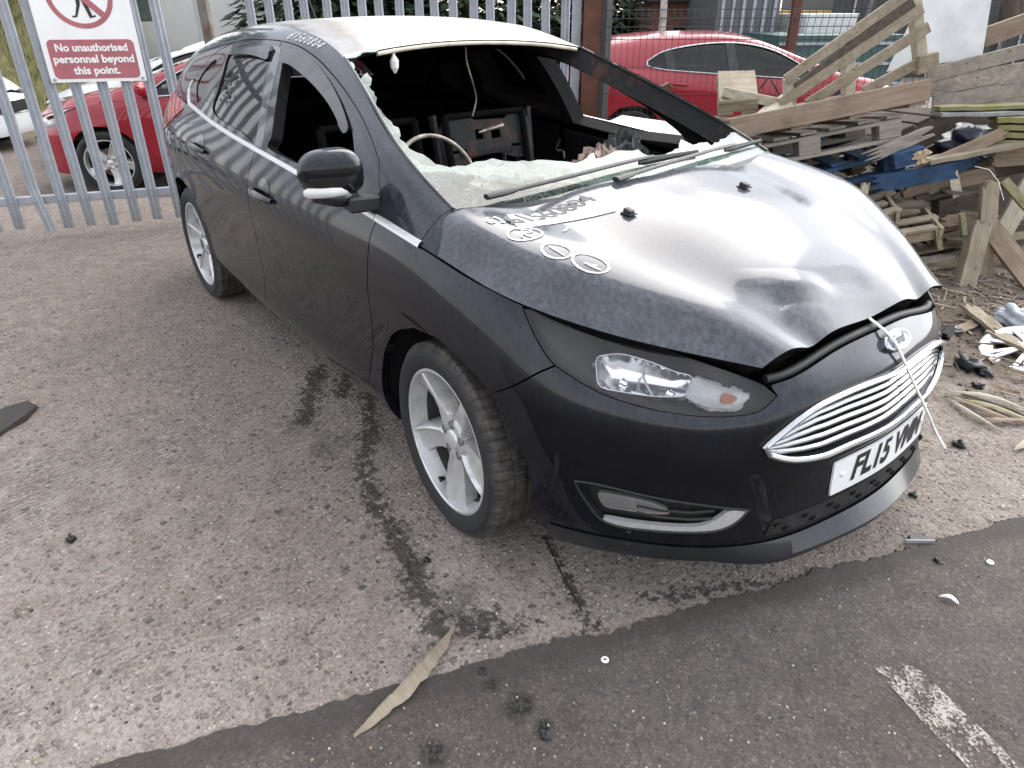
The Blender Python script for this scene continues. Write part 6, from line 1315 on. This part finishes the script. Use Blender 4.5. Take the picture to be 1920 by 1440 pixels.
def pallet(lab, P0, P1, mat, depth=1.0, tilt=0.0, side='stringer', h=.144, boards=6, L=None, miss=(), yaw=0.0, endmat=None):
    """P0-P1 is the lower front edge; deck boards run along the depth"""
    e = empty('pallet', (0,0,0), 0, lab, 'pallet', GRP); L = L or (P1-P0).length; place(e, P0, frame_of(P0, P1, tilt, yaw)); mt = mat
    def bx(name, c, s, m_=mt): m = MB(); m.box(c, s, Matrix.Rotation(rnd.uniform(-.012,.012),3,'Z'), 0, .003, .002); return m.build(name, m_, e)
    if side == 'side':
        bx('side_board', (L/2,-.012,h/2+.012), (L+.02,.022,h-.02))
        for y in (.03, depth/2, depth-.02): bx('stringer', (L/2,y,h/2), (L,.036,h-.044))
    elif side == 'stringer':
        for y in (.02, depth/2, depth-.02): bx('stringer', (L/2,y,h/2), (L,.036,h-.044))
    else:
        for y in (.05, depth/2, depth-.05):
            bx('bottom_board', (L/2,y,.011), (L,.10,.022)); bx('top_lead_board', (L/2,y,h-.033), (L,.10,.022))
            for x in (.07, L*.5, L-.07): bx('block', (x,y,.066), (.13,.10,.086))
    for k in range(boards):
        if k in miss: continue
        x = .05+(L-.10)*k/(boards-1); bx('deck_board', (x,depth/2,h-.010), (.095,depth+rnd.uniform(-.03,.02),.020))
        if side != 'block' and k % 2 == 0: bx('deck_board', (x,depth/2,.010), (.095,depth,.020))
    return e
PLK = 'loose boards on the heap'
def plank(lab, a, b, w, t, mat, up=(0,0,1), name='plank', rag=(0,0), cat='board', grp=PLK):
    """a single board with split ends"""
    a, b = Vector(a), Vector(b); X = (b-a); L = X.length; X.normalize(); u = Vector(up); Y = u.cross(X)
    if Y.length < .05: Y = Vector((0,1,0)).cross(X)
    Y.normalize(); Z = X.cross(Y); n = 7; V = []; F = []; q0 = [rnd.uniform(-rag[0],rag[0]) for _ in range(n)]; q1 = [rnd.uniform(-rag[1],rag[1]) for _ in range(n)]
    S = 6
    for s in range(S+1):
        for j in range(n):
            y = w*(j/(n-1)-.5); x = L*s/S
            if s == 0: x += q0[j]
            if s == S: x += q1[j]
            wob = .003*math.sin(s*2.1+j)
            V += [(x, y, t/2+wob), (x, y, -t/2+wob)]
    K = 2*n
    for s in range(S):
        for j in range(n-1):
            a_ = s*K+2*j; F += [(a_, a_+K, a_+K+2, a_+2), (a_+1, a_+3, a_+K+3, a_+K+1)]
        F += [(s*K, s*K+1, s*K+K+1, s*K+K), (s*K+2*n-2, s*K+K+2*n-2, s*K+K+2*n-1, s*K+2*n-1)]
    for j in range(n-1): F += [(2*j, 2*j+2, 2*j+3, 2*j+1), (S*K+2*j, S*K+2*j+1, S*K+2*j+3, S*K+2*j+2)]
    o = mesh(name, V, F, mat); o.matrix_world = Matrix.Translation(a) @ Matrix((X, Y, Z)).transposed().to_4x4(); return tag(o, lab, cat, grp)
# big stringer pallet with the long brown side board
pallet('brown pallet with a long plain side board lying on the heap', at(1372,268,4.30), at(1737,196,4.32), M['w_brown'], 1.0, -.17, 'side', .135, 7)
pallet('grey block pallet directly under the brown one', at(1350,330,4.33), at(1692,262,4.36), M['w_grey'], 1.0, -.12, 'block', .150, 7)
pallet('dark pallet jutting out to the right behind the grey block pallet', at(1600,330,4.75), at(1786,250,4.85), M['w_dark'], 1.0, .0, 'stringer', .16, 6)
pallet('blue painted pallet with broken ends below the grey one', at(1395,395,4.36), at(1700,322,4.40), M['w_blue'], 1.0, .0, 'block', .150, 6)
plank('broken blue board splintered at both ends', at(1640,345,4.30), at(1793,318,4.36), .105, .024, M['w_blue'], up=-FW, rag=(.06,.04))
plank('weathered blue board with a bare split end jutting right', at(1780,318,4.5), at(1862,275,4.75), .11, .022, M['w_blue'], up=-FW, rag=(.02,.06))
plank('short blue block torn off at its bare end', at(1672,302,4.30), at(1724,288,4.30), .085, .08, M['w_blue'], up=-FW, rag=(.005,.035))
plank('torn bare wood stub on the end of the blue block', at(1712,295,4.29), at(1735,290,4.29), .075, .07, M['split'], up=-FW, rag=(.03,.03))
plank('splintered grey board lying over the blue pallet', at(1640,290,4.30), at(1738,248,4.34), .07, .020, M['w_grey'], up=-FW, rag=(.09,.05))
# lower pallets, seen as open frames
def slat_frame(lab, P0, P1, n, gap, mat, slope, w=.055):
    """open frame: slats along the front, rising away, with a board along each end"""
    e = empty('pallet', (0,0,0), 0, lab, 'pallet', GRP); X = (P1-P0).normalized(); Y = (FW*math.cos(slope)+Vector((0,0,math.sin(slope)))).normalized(); L = (P1-P0).length
    for k in range(n):
        A = P0+Y*(gap*k)+X*rnd.uniform(-.02,.03); m = MB(); m.bar(A, A+X*(L*(1+.10*k)+rnd.uniform(-.05,.03)), w, .020, up=X.cross(Y), bev=.002, jit=.001); m.build('slat', mat, e)
    for t, z in ((.02,-.03),(.985,-.03)):
        A = P0+X*(L*t)+Vector((0,0,z)); B = A+Y*(gap*(n-1)+.05)+X*(L*.10*(n-1) if t > .5 else 0); m = MB(); m.bar(A-Y*.04, B, .022, .075, up=X.cross(Y), bev=.002, jit=.002); m.build('end_board', M['w_old'], e)
    m = MB(); m.bar(P0+Vector((0,0,-.045)), P1+Vector((0,0,-.045)), .020, .06, bev=.002, jit=.002); m.build('front_board', M['w_brown'], e); return e
slat_frame('small slatted frame tipped on the heap beside the bonnet edge', at(1600,415,4.16), at(1682,392,4.18), 4, .12, M['w_old'], .10)
slat_frame('wider slatted frame tipped on the heap below the blue boards', at(1688,436,4.12), at(1762,424,4.14), 5, .13, M['w_old'], .12)
pallet('dark pallet at the bottom of the heap', at(1540,580,4.42), at(1800,520,4.45), M['w_dark'], 1.0, .0, 'block', .20, 6)
pallet('dark pallet second from the bottom of the heap', at(1540,520,4.44), at(1800,462,4.47), M['w_brown'], 1.0, .03, 'block', .17, 6)
pallet('dark pallet third from the bottom of the heap', at(1500,465,4.50), at(1800,400,4.53), M['w_dark'], 1.0, .0, 'block', .17, 6)
plank('thick rotten post standing at the near corner of the heap', at(1797,578,4.03), at(1838,418,4.18), .105, .07, M['w_old'], up=-FW, rag=(.03,.02))
plank('tall rotten board standing behind the thick post', at(1842,535,4.22), at(1856,345,4.30), .10, .035, M['w_old'], up=-FW, rag=(.05,.03))
plank('short pale upright strip under the blue boards', at(1795,368,4.36), at(1785,322,4.36), .055, .02, M['w_pale'], up=-FW)
plank('thin pale upright on the left under the blue pallet', at(1612,395,4.26), at(1622,348,4.26), .045, .02, M['w_pale'], up=-FW, rag=(.01,.02))
plank('narrow mossy upright below the slatted pallet', at(1762,468,4.12), at(1756,425,4.12), .03, .025, M['w_green'], up=-FW)
plank('narrow mossy upright near the corner of the slatted pallet', at(1808,440,4.16), at(1803,400,4.16), .028, .025, M['w_green'], up=-FW)
plank('light strip low in the heap beside the bonnet edge', at(1640,512,4.30), at(1796,493,4.34), .045, .02, M['w_old'], up=-FW)
plank('second light strip low in the heap', at(1700,548,4.25), at(1796,528,4.30), .05, .02, M['w_old'], up=-FW)
q = random.Random(21)
for k in range(26):
    u0 = q.uniform(1480, 1800); v0 = q.uniform(300, 540); L_ = q.uniform(60, 190); sl = q.uniform(-.45, .15); D_ = q.uniform(4.28, 4.75); a_ = at(u0, v0, D_); b_ = at(u0+L_, v0+L_*sl, D_+q.uniform(-.1, .15))
    plank('weathered board end wedged between the pallets of the heap', a_, b_, q.uniform(.05,.10), q.uniform(.018,.03), M[q.choice(('w_brown','w_dark','w_grey','w_old','w_dark'))], up=(-FW if q.random() < .6 else Vector((0,0,1))), rag=(.03,.03))
# leaning slatted pallet against the sky
def leaning():
    e = empty('pallet', (0,0,0), 0, 'slatted pallet leaning up steeply in front of the mesh fence', 'pallet', GRP)
    def pk(name, a, b, w, t, m_): m = MB(); m.bar(a, b, t, w, up=up_, bev=.002, jit=.001); return m.build(name, m_, e)
    up_ = (-FW+Vector((0,0,.0))); X = (at(1700,-12,4.60)-at(1473,152,4.62)).normalized()
    for (a, b, w, mt) in (((1473,150),(1702,-12),.055,'w_old'),((1492,165),(1712,2),.050,'w_dark'),((1462,195),(1730,14),.055,'w_old'),((1512,196),(1742,50),.055,'w_old'),((1618,172),(1740,108),.055,'w_old')):
        A, B = at(*a,4.62), at(*b,4.60); m = MB(); m.bar(A, B, .020, .060, up=X.cross(-FW), bev=.002); m.build('slat', M[mt], e)
    for (a, b) in (((1480,200),(1480,148)),((1590,182),(1590,72)),((1727,125),(1712,-14))):
        A, B = at(*a,4.66), at(*b,4.66); m = MB(); m.bar(A, B, .060, .075, up=(-FW), bev=.003); m.build('stringer', M['w_pale'], e)
    m = MB(); m.box(at(1735,118,4.6), (.12,.08,.10), frame_of(at(1700,120,4.6), at(1760,105,4.6)), 0, .004, .004); m.build('block', M['w_old'], e)
leaning()
# sheet of white board
def sheet(name, quad, D, th, mat, lab, cat, grp=None):
    P = [at(u, v, d) for (u, v), d in zip(quad, D)]; n_ = (P[1]-P[0]).cross(P[3]-P[0]).normalized()*th; m = MB(); m.add(P+[p+n_ for p in P], [(0,1,2,3),(7,6,5,4),(0,4,5,1),(1,5,6,2),(2,6,7,3),(3,7,4,0)]); return tag(m.build(name, mat), lab, cat, grp)
M['sheet'] = plain('scuffed_white_sheet', (.60,.61,.61), .5, var=.16, scale=5)
sheet('white_panel', [(1662,135),(1838,108),(1858,-14),(1728,-4)], [5.0,5.0,5.1,5.1], .02, M['sheet'], 'scuffed white sheet standing behind the leaning pallet', 'panel')
sheet('plywood_sheet', [(1395,238),(1490,214),(1480,172),(1440,196)], [4.40,4.45,4.80,4.75], .012, M['w_pale'], 'pale torn sheet lying on the left end of the heap', 'panel')
plank('pale board end resting above the left end of the heap', at(1356,172,4.75), at(1456,192,4.7), .055, .05, M['w_pale'], up=-FW, rag=(.003,.01))
pallet('small broken pallet corner at the left end of the heap', at(1345,218,4.75), at(1420,214,4.7), M['w_old'], .4, .35, 'stringer', .10, 3)
plank('dark broken board below the pale board end', at(1390,188,4.78), at(1470,200,4.76), .06, .03, M['w_dark'], up=-FW, rag=(.02,.02))
plank('thick round-edged log end behind the left end of the heap', at(1318,238,4.75), at(1385,242,4.7), .13, .10, M['w_brown'], up=-FW, rag=(.01,.02))
wl = MB(); wl.tube([at(1405,190,4.8), at(1425,165,4.8), at(1442,145,4.8), at(1452,160,4.8), at(1465,185,4.8)], .006, 6); tag(wl.build('black_cable', M['rubber']), 'stiff black cable end curling up in front of the red car', 'cable')
# grey slatted pallet leaning on the right
def right_pallet():
    e = empty('pallet', (0,0,0), 0, 'wide weathered pallet with grey slats leaning at the right edge', 'pallet', GRP)
    for (a, b, w) in (((1738,142),(1990,78),.075),((1742,165),(1990,118),.085),((1748,195),(1990,152),.085),((1752,205),(1990,182),.05)):
        A, B = at(*a,4.85), at(*b,4.75); m = MB(); m.bar(A, B, .022, w*1.15, up=Vector((0,0,1)), bev=.002); m.build('slat', M['w_grey'], e)
    for (a, b) in (((1838,112),(1800,180)),((1990,90),(1905,190))):
        m = MB(); m.bar(at(*a,4.90), at(*b,4.84), .09, .022, up=-FW, bev=.003); m.build('cross_board', M['w_grey'], e)
    for u, v in ((1825,122),(1940,98)): m = MB(); m.box(at(u,v,4.92), (.13,.10,.09), frame_of(at(1700,120,4.8), at(1760,105,4.8)), 0, .004); m.build('block', M['w_dark'], e)
right_pallet()
plank('brown board sloping up behind the grey slatted pallet', at(1845,70,5.15), at(1990,20,5.1), .12, .03, M['w_brown'], up=-FW)
plank('dark timber upright at the top right corner', at(1905,60,5.6), at(1912,-40,5.6), .12, .12, M['w_dark'], up=-FW)
plank('grey board lying under the slats of the wide pallet', at(1760,190,4.95), at(1990,165,4.95), .09, .03, M['w_grey'])
for k in range(4): plank(('topmost','second','third','lowest')[k]+' yellow-green mossy board of the little stack at the right edge', at(1862,222+14*k,4.55), at(1990,219+14*k,4.45), .20, .030, M['w_green'])
plank('yellow mossy board on the grey-edged ledge', at(1755,203,4.62), at(1990,196,4.55), .12, .022, M['w_green'])
plank('grey-edged ledge board under the yellow one', at(1755,213,4.60), at(1990,208,4.53), .16, .020, M['galv'])
M['sack'] = plain('dark_blue_plastic', (.016,.022,.045), .35, var=.5, scale=8, bump=.3)
def lump(name, c, s, mat, lab, cat, amp=.22, n=18, seed=0, grp=None):
    q = random.Random(seed); ph = [q.uniform(0, 6.28) for _ in range(8)]; V = []; F = []
    for i in range(n+1):
        for j in range(n):
            a = math.pi*i/n; t = 2*math.pi*j/n; d = Vector((math.sin(a)*math.cos(t), math.sin(a)*math.sin(t), math.cos(a))); r = 1+amp*(math.sin(4*d.x+ph[0])*math.sin(5*d.y+ph[1])+.6*math.sin(9*d.z+ph[2]+4*d.x))+q.uniform(-.25,.25)*amp
            V.append((c[0]+s[0]*d.x*r, c[1]+s[1]*d.y*r, c[2]+s[2]*d.z*r))
    for i in range(n):
        for j in range(n): F.append((i*n+j, (i+1)*n+j, (i+1)*n+(j+1) % n, i*n+(j+1) % n))
    return tag(mesh(name, V, F, mat, smooth=True), lab, cat, grp)
lump('plastic_sack', at(1822,275,4.85), (.20,.22,.13), M['sack'], 'crumpled dark blue plastic in the hollow under the mossy ledge', 'sack', .25, 22, 3)
plank('rounded log lying in the dark to the right of the blue plastic', at(1860,292,4.6), at(1990,282,4.5), .12, .11, M['w_brown'], up=-FW, rag=(.02,.0))
plank('dark board sloping down behind the log', at(1800,330,4.7), at(1990,285,4.6), .14, .03, M['w_dark'], up=-FW)
plank('yellow-green board slanting down to the right', at(1882,338,4.35), at(1990,460,4.1), .05, .03, M['w_green'], up=-FW)
plank('wide pale board slanting down to the left at the right edge', at(1945,318,4.55), at(1878,440,4.45), .13, .025, M['w_pale'], up=-FW)
plank('long brown board slanting down to the right in the shadow', at(1850,420,4.35), at(1990,600,3.75), .12, .035, M['w_brown'], up=-FW)
plank('dark board lying low behind the slanting brown one', at(1862,505,4.4), at(1935,592,4.1), .13, .04, M['w_dark'], up=-FW)
plank('added dark backing board that blackens the gap at the back right', at(1850,380,5.2), at(2050,360,5.2), .9, .03, M['w_dark'], up=-FW)  # added backing, dark so the hollow behind the boards looks shaded
for k, (a, b, w, mt) in enumerate((((1700,470,4.8),(1990,455,4.9),.3,'w_dark'),((1830,560,4.6),(2000,540,4.7),.25,'w_dark'),((1500,430,5.2),(1880,330,5.2),.5,'w_dark'))): plank(('added dark backing that shades the inside of the heap','added dark backing that shades the foot of the heap, far right','added wide dark backing that shades the back of the heap')[k], at(*a), at(*b), w, .03, M[mt], up=-FW)  # more dark backing added for the shade between the pallets
plank('added broad dark board that darkens the void behind the mossy ledge', at(1735,262,5.5), at(2060,250,5.5), .75, .03, M['w_dark'], up=-FW)  # added to fill the see-through void with shade
plank('added dark board that darkens the gap left of the blue plastic', at(1735,300,4.95), at(1815,262,5.0), .16, .03, M['w_dark'], up=-FW, rag=(.02,.03))  # dark filler added for the shade in this gap
st = MB(); st.tube([at(1828,312,4.3), at(1855,318,4.25), at(1872,340,4.22), at(1882,375,4.2)], .004, 5, flat=.4); tag(st.build('packing_strap', M['band']), 'thin grey packing strap hanging from the blue board', 'strap')
# box with a flat lid, seen through the passenger window
e = empty('storage_box', (0,0,0), 0, 'cream box with green mould and a flat grey-edged lid beyond the passenger window', 'box')
P0, P1 = at(1130,244,5.05), at(1252,262,4.9); Fm = frame_of(P0, P1); place(e, P0, Fm); L = (P1-P0).length+.25
M['mould'] = plain('mouldy_cream_panel', (.42,.40,.20), .7, var=.45, scale=7)
hb_ = P0.z+.02; m = MB(); m.box((L/2,.35,-hb_/2), (L,.70,hb_), None, 0, .01); m.build('body', M['mould'], e); m = MB(); m.box((L/2,.35,.018), (L+.04,.74,.03), None, 0, .004); m.build('lid', M['sheet'], e); m = MB(); m.box((L/2,-.024,.0), (L+.05,.012,.05), None, 0, .003); m.build('lid_edge', M['galv'], e)
for k in range(3): m = MB(); m.tube([(.12+.2*k,-.018,-.02),(.12+.2*k,-.03,-.05),(.16+.2*k,-.03,-.05),(.16+.2*k,-.018,-.02)], .004, 5); m.build('catch', M['galv'], e)
m = MB(); m.bar(at(1232,165,6.2), at(1245,200,6.2), .20,.10, up=-FW); o = m.build('rusty_bracket', M['rustpost']); tag(o, 'rust-red steel stub against the mesh fence', 'bracket')
# ---------------------------------------------------------------- things lying on the ground
WT = empty('wheel_trim', (0,0,0), 0, 'silver plastic wheel trim lying on the dirt at the right edge', 'wheel trim'); c = gnd(1925,668); WT.location = (c.x, c.y, .035); WT.rotation_euler = (R_(12),R_(-8),.4)
m = MB(); v, f = lathe([(.145,.0),(.19,.012),(.205,.006),(.212,-.02)], 48, 'z'); m.add(v, f); v, f = lathe([(0,.026),(.04,.024),(.05,.012)], 24, 'z'); m.add(v, f)
for k in range(7):
    a = 2*math.pi*k/7
    for s in (-.13,.13): m.bar((.04*math.cos(a),.04*math.sin(a),.018), (.165*math.cos(a+s),.165*math.sin(a+s),.006), .022, .008)
auto_smooth(m.build('trim_disc', plain('silver_plastic', (.55,.56,.57), .35, .3, .12), WT), 40)
m = MB(); v, f = lathe([(0,-.018),(.19,-.02)], 32, 'z'); m.add(v, f); m.build('trim_back', M['trim'], WT)
def splint(lab, P, w, th, mat, z=.012, name='wood_splinter', cat='splinter', grp='splinters on the ground'):
    """curved sliver of bark or wood through ground points"""
    P = [gnd(*p) for p in P]; n_ = len(P); q = cr([(p.x, p.y) for p in P], 5); A = np.array(q); d = np.gradient(A, axis=0); d /= np.linalg.norm(d, axis=1)[:,None]; nn_ = np.stack([-d[:,1], d[:,0]], 1); K = len(A); V = []
    for i in range(K):
        t = i/(K-1); wd_ = w*(.05+.95*math.sin(math.pi*min(.98, max(.02, t)))**.75); e0, e1 = 1+rnd.uniform(-.22,.22), 1+rnd.uniform(-.08,.08); zz = z+.012*math.sin(math.pi*t)
        for s, h in ((-.5*e0,0),(-.2,th),(.25,th*.8),(.5*e1,0)): V.append((A[i][0]+nn_[i][0]*wd_*s, A[i][1]+nn_[i][1]*wd_*s, zz+h-.004))
        V.append((A[i][0], A[i][1], zz-.006))
    F = []
    for i in range(K-1):
        for j in range(5): F.append((i*5+j, i*5+(j+1) % 5, (i+1)*5+(j+1) % 5, (i+1)*5+j))
    F += [(0,1,2,3,4),tuple(range((K-1)*5+4, (K-1)*5-1, -1))]; return tag(mesh(name, V, F, mat), lab, cat, grp)
splint('long curved piece of bark on the joint between concrete and asphalt', [(664,1386),(720,1340),(778,1285),(822,1228),(852,1180)], .042, .008, M['w_bark'], name='bark_strip', cat='bark', grp=None)
for k, (P, w, mt, lab) in enumerate(([[(1778,738),(1850,750),(1930,775)], .030, 'w_pale', 'pale splinter, uppermost of the bundle beside the bumper'], [[(1790,752),(1860,770),(1940,800)], .035, 'w_green', 'yellowish splinter in the middle of the bundle'], [[(1770,745),(1840,775),(1920,802)], .03, 'w_brown', 'brown splinter low in the bundle'], [[(1775,752),(1812,778),(1878,815)], .022, 'w_pale', 'thin splinter pointing towards the asphalt'], [[(1835,790),(1880,795),(1950,793)], .028, 'w_brown', 'brown splinter at the right edge'], [[(1800,742),(1870,768),(1930,788)], .02, 'w_dark', 'dark sliver between the pale ones'], [[(1812,648),(1850,652),(1885,650)], .018, 'w_dark', 'dark sliver lying above the wheel trim'], [[(1900,848),(1925,836),(1950,830)], .035, 'w_pale', 'short pale chip at the right edge below the bundle'], [[(1880,705),(1910,712),(1940,722)], .02, 'w_brown', 'brown sliver below the wheel trim'])): splint(lab, P, w, .006, M[mt])
plank('pale flat board on the dirt behind the front wing', gnd(1815,575,.04), gnd(1875,622,.05), .075, .02, M['w_old'], rag=(.03,.03), grp=None)
plank('pale flat board further right on the dirt', gnd(1860,622,.04), gnd(1960,668,.05), .085, .02, M['w_old'], rag=(.03,.03), grp=None)
plank('dark plank under the pale boards on the dirt', gnd(1848,612,.02), gnd(1920,668,.02), .05, .025, M['w_dark'], grp=None)
plank('reddish flake of wood near the corner of the grille', gnd(1800,618,.015), gnd(1842,600,.015), .06, .01, M['w_brown'], rag=(.03,.03), grp=None)
DB = 'scraps of black plastic on the ground'
for (u, v, s, lab) in ((1812,690,.06,'heap of charred black plastic beside the grille'),(1797,836,.022,'small black scrap beside the number plate'),(1845,705,.03,'black scrap right of the charred heap'),(1833,727,.022,'black scrap below the charred heap'),(1757,1055,.014,'black push-fit clip on the joint'),(1712,930,.014,'small black clip under the lip'),(134,1013,.017,'black chip of plastic alone on the concrete'),(806,852,.012,'black crumb beside the oily line'),(800,1052,.012,'dark crumb beside the front tyre'),(1022,1380,.016,'dark lump of oily dirt on the asphalt'),(905,1262,.012,'dark lump of dirt near the bark')):
    c = gnd(u, v); lump('plastic_scrap', (c.x, c.y, s*.35), (s, s*.75, s*.6), M['trim'], lab, 'scrap', .5, 10, int(u), DB)
c = gnd(1722,1018); e = empty('half_round_cover', (c.x, c.y, .004), .9, 'half-round black plastic cover with a grey edge in front of the bumper', 'cover'); m = MB(); P = [(.034*math.cos(t), .034*math.sin(t), 0) for t in np.linspace(0, math.pi, 16)]; m.add([(x, y, 0) for x, y, z in P]+[(x*.8, y*.8, .012) for x, y, z in P], [(j, j+1, 17+j, 16+j) for j in range(15)]+[tuple(range(16, 32))]+[(0,16,31,15)]); m.build('shell', M['trim'], e); m = MB(); m.bar((-.045,-.004,.006),(.045,-.004,.006), .006,.012); m.build('edge_bar', M['galv'], e)
for (u, v, lab) in ((1855,1058,'white plastic washer near the right edge of the asphalt'),(1134,1241,'white plastic clip on the asphalt below the slab joint')):
    c = gnd(u, v); m = MB(); vv, f = lathe([(.004,0),(.004,.003),(.009,.003),(.011,0)], 16, 'z', True); m.add(vv, f); tag(m.build('plastic_washer', M['white'], loc=(c.x, c.y, .008)), lab, 'washer')
splint('white sliver of plastic on the asphalt', [(1759,1122),(1778,1128),(1796,1137)], .016, .004, M['white'], name='plastic_sliver', cat='plastic', grp=None)
# black strip of rubber at the left edge
P = [gnd(-60,840), gnd(-20,782), gnd(20,763), gnd(60,756), gnd(74,764), gnd(50,790), gnd(10,812), gnd(-40,850)]; m = MB(); n_ = len(P); cc = sum(P, Vector())/n_
m.add([(p.x, p.y, .002) for p in P]+[(cc.x+(p.x-cc.x)*.9, cc.y+(p.y-cc.y)*.9, .014+.01*(i % 2)) for i, p in enumerate(P)], [(j, (j+1) % n_, n_+(j+1) % n_, n_+j) for j in range(n_)]+[tuple(range(n_, 2*n_))]); tag(m.build('rubber_flap', rusty('dirty_rubber', (.035,.03,.027), (.07,.055,.045))), 'dirty dark rubber flap at the left edge of the concrete', 'flap')
c = gnd(1903,602, .05); m = MB(); lump('plastic_bag', (c.x, c.y, .06), (.10,.07,.06), plain('clear_plastic', (.42,.46,.50), .3, var=.3, scale=20), 'crumpled pale plastic bag on the dirt at the right edge', 'bag', .35, 16, 9)
# grit, chips and crumbs: nobody could count them
gr = MB(); q = random.Random(11)
def chip(x, y, s, z=0.0, mi=0):
    a = q.random()*6.28; P = []; k = q.choice((4,5,5,6))
    for j in range(k): t = a+6.28*j/k; P.append((x+s*q.uniform(.6,1.1)*math.cos(t), y+s*q.uniform(.5,1.0)*math.sin(t), z))
    top = [(x+(p[0]-x)*.6, y+(p[1]-y)*.6, z+s*q.uniform(.4,.8)) for p in P]; gr.add(P+top, [(j, (j+1) % k, k+(j+1) % k, k+j) for j in range(k)]+[tuple(range(k, 2*k))], mi)
for k in range(5200):
    u = q.uniform(-60, 1980); v = 560+900*q.random()**.8; p = gnd(u, v); s = .0016+.0040*q.random()**3; chip(p.x, p.y, s, .004 if p.x > .95+(p.y+.02)*.33 else 0, q.choice((0,0,1,1,2,3)))
for k in range(1500):
    x = q.gauss(.25,.45); y = q.gauss(2.35,.55)
    if y > 1.0: chip(x, y, .004+.012*q.random()**2, 0, q.choice((1,1,2,3,3)))
tag(gr.build('grit', [plain('pale_grit', (.42,.40,.37), .9), plain('brown_grit', (.15,.125,.105), .9), plain('dark_grit', (.05,.047,.045), .9), plain('wood_crumbs', (.30,.23,.15), .9)]), kind='stuff')
sv = MB()
for k in range(420):
    x = q.gauss(.20,.42); y = q.gauss(2.55,.50); a = q.random()*6.28; L = q.uniform(.02,.11)
    if y > 1.35: sv.bar((x, y, .006), (x+L*math.cos(a), y+L*math.sin(a), .006+q.uniform(0,.02)), q.uniform(.004,.014), .004, q.choice((0,0,1,2)))
tag(sv.build('wood_litter', [M['w_brown'], M['w_old'], M['w_dark']]), kind='stuff')
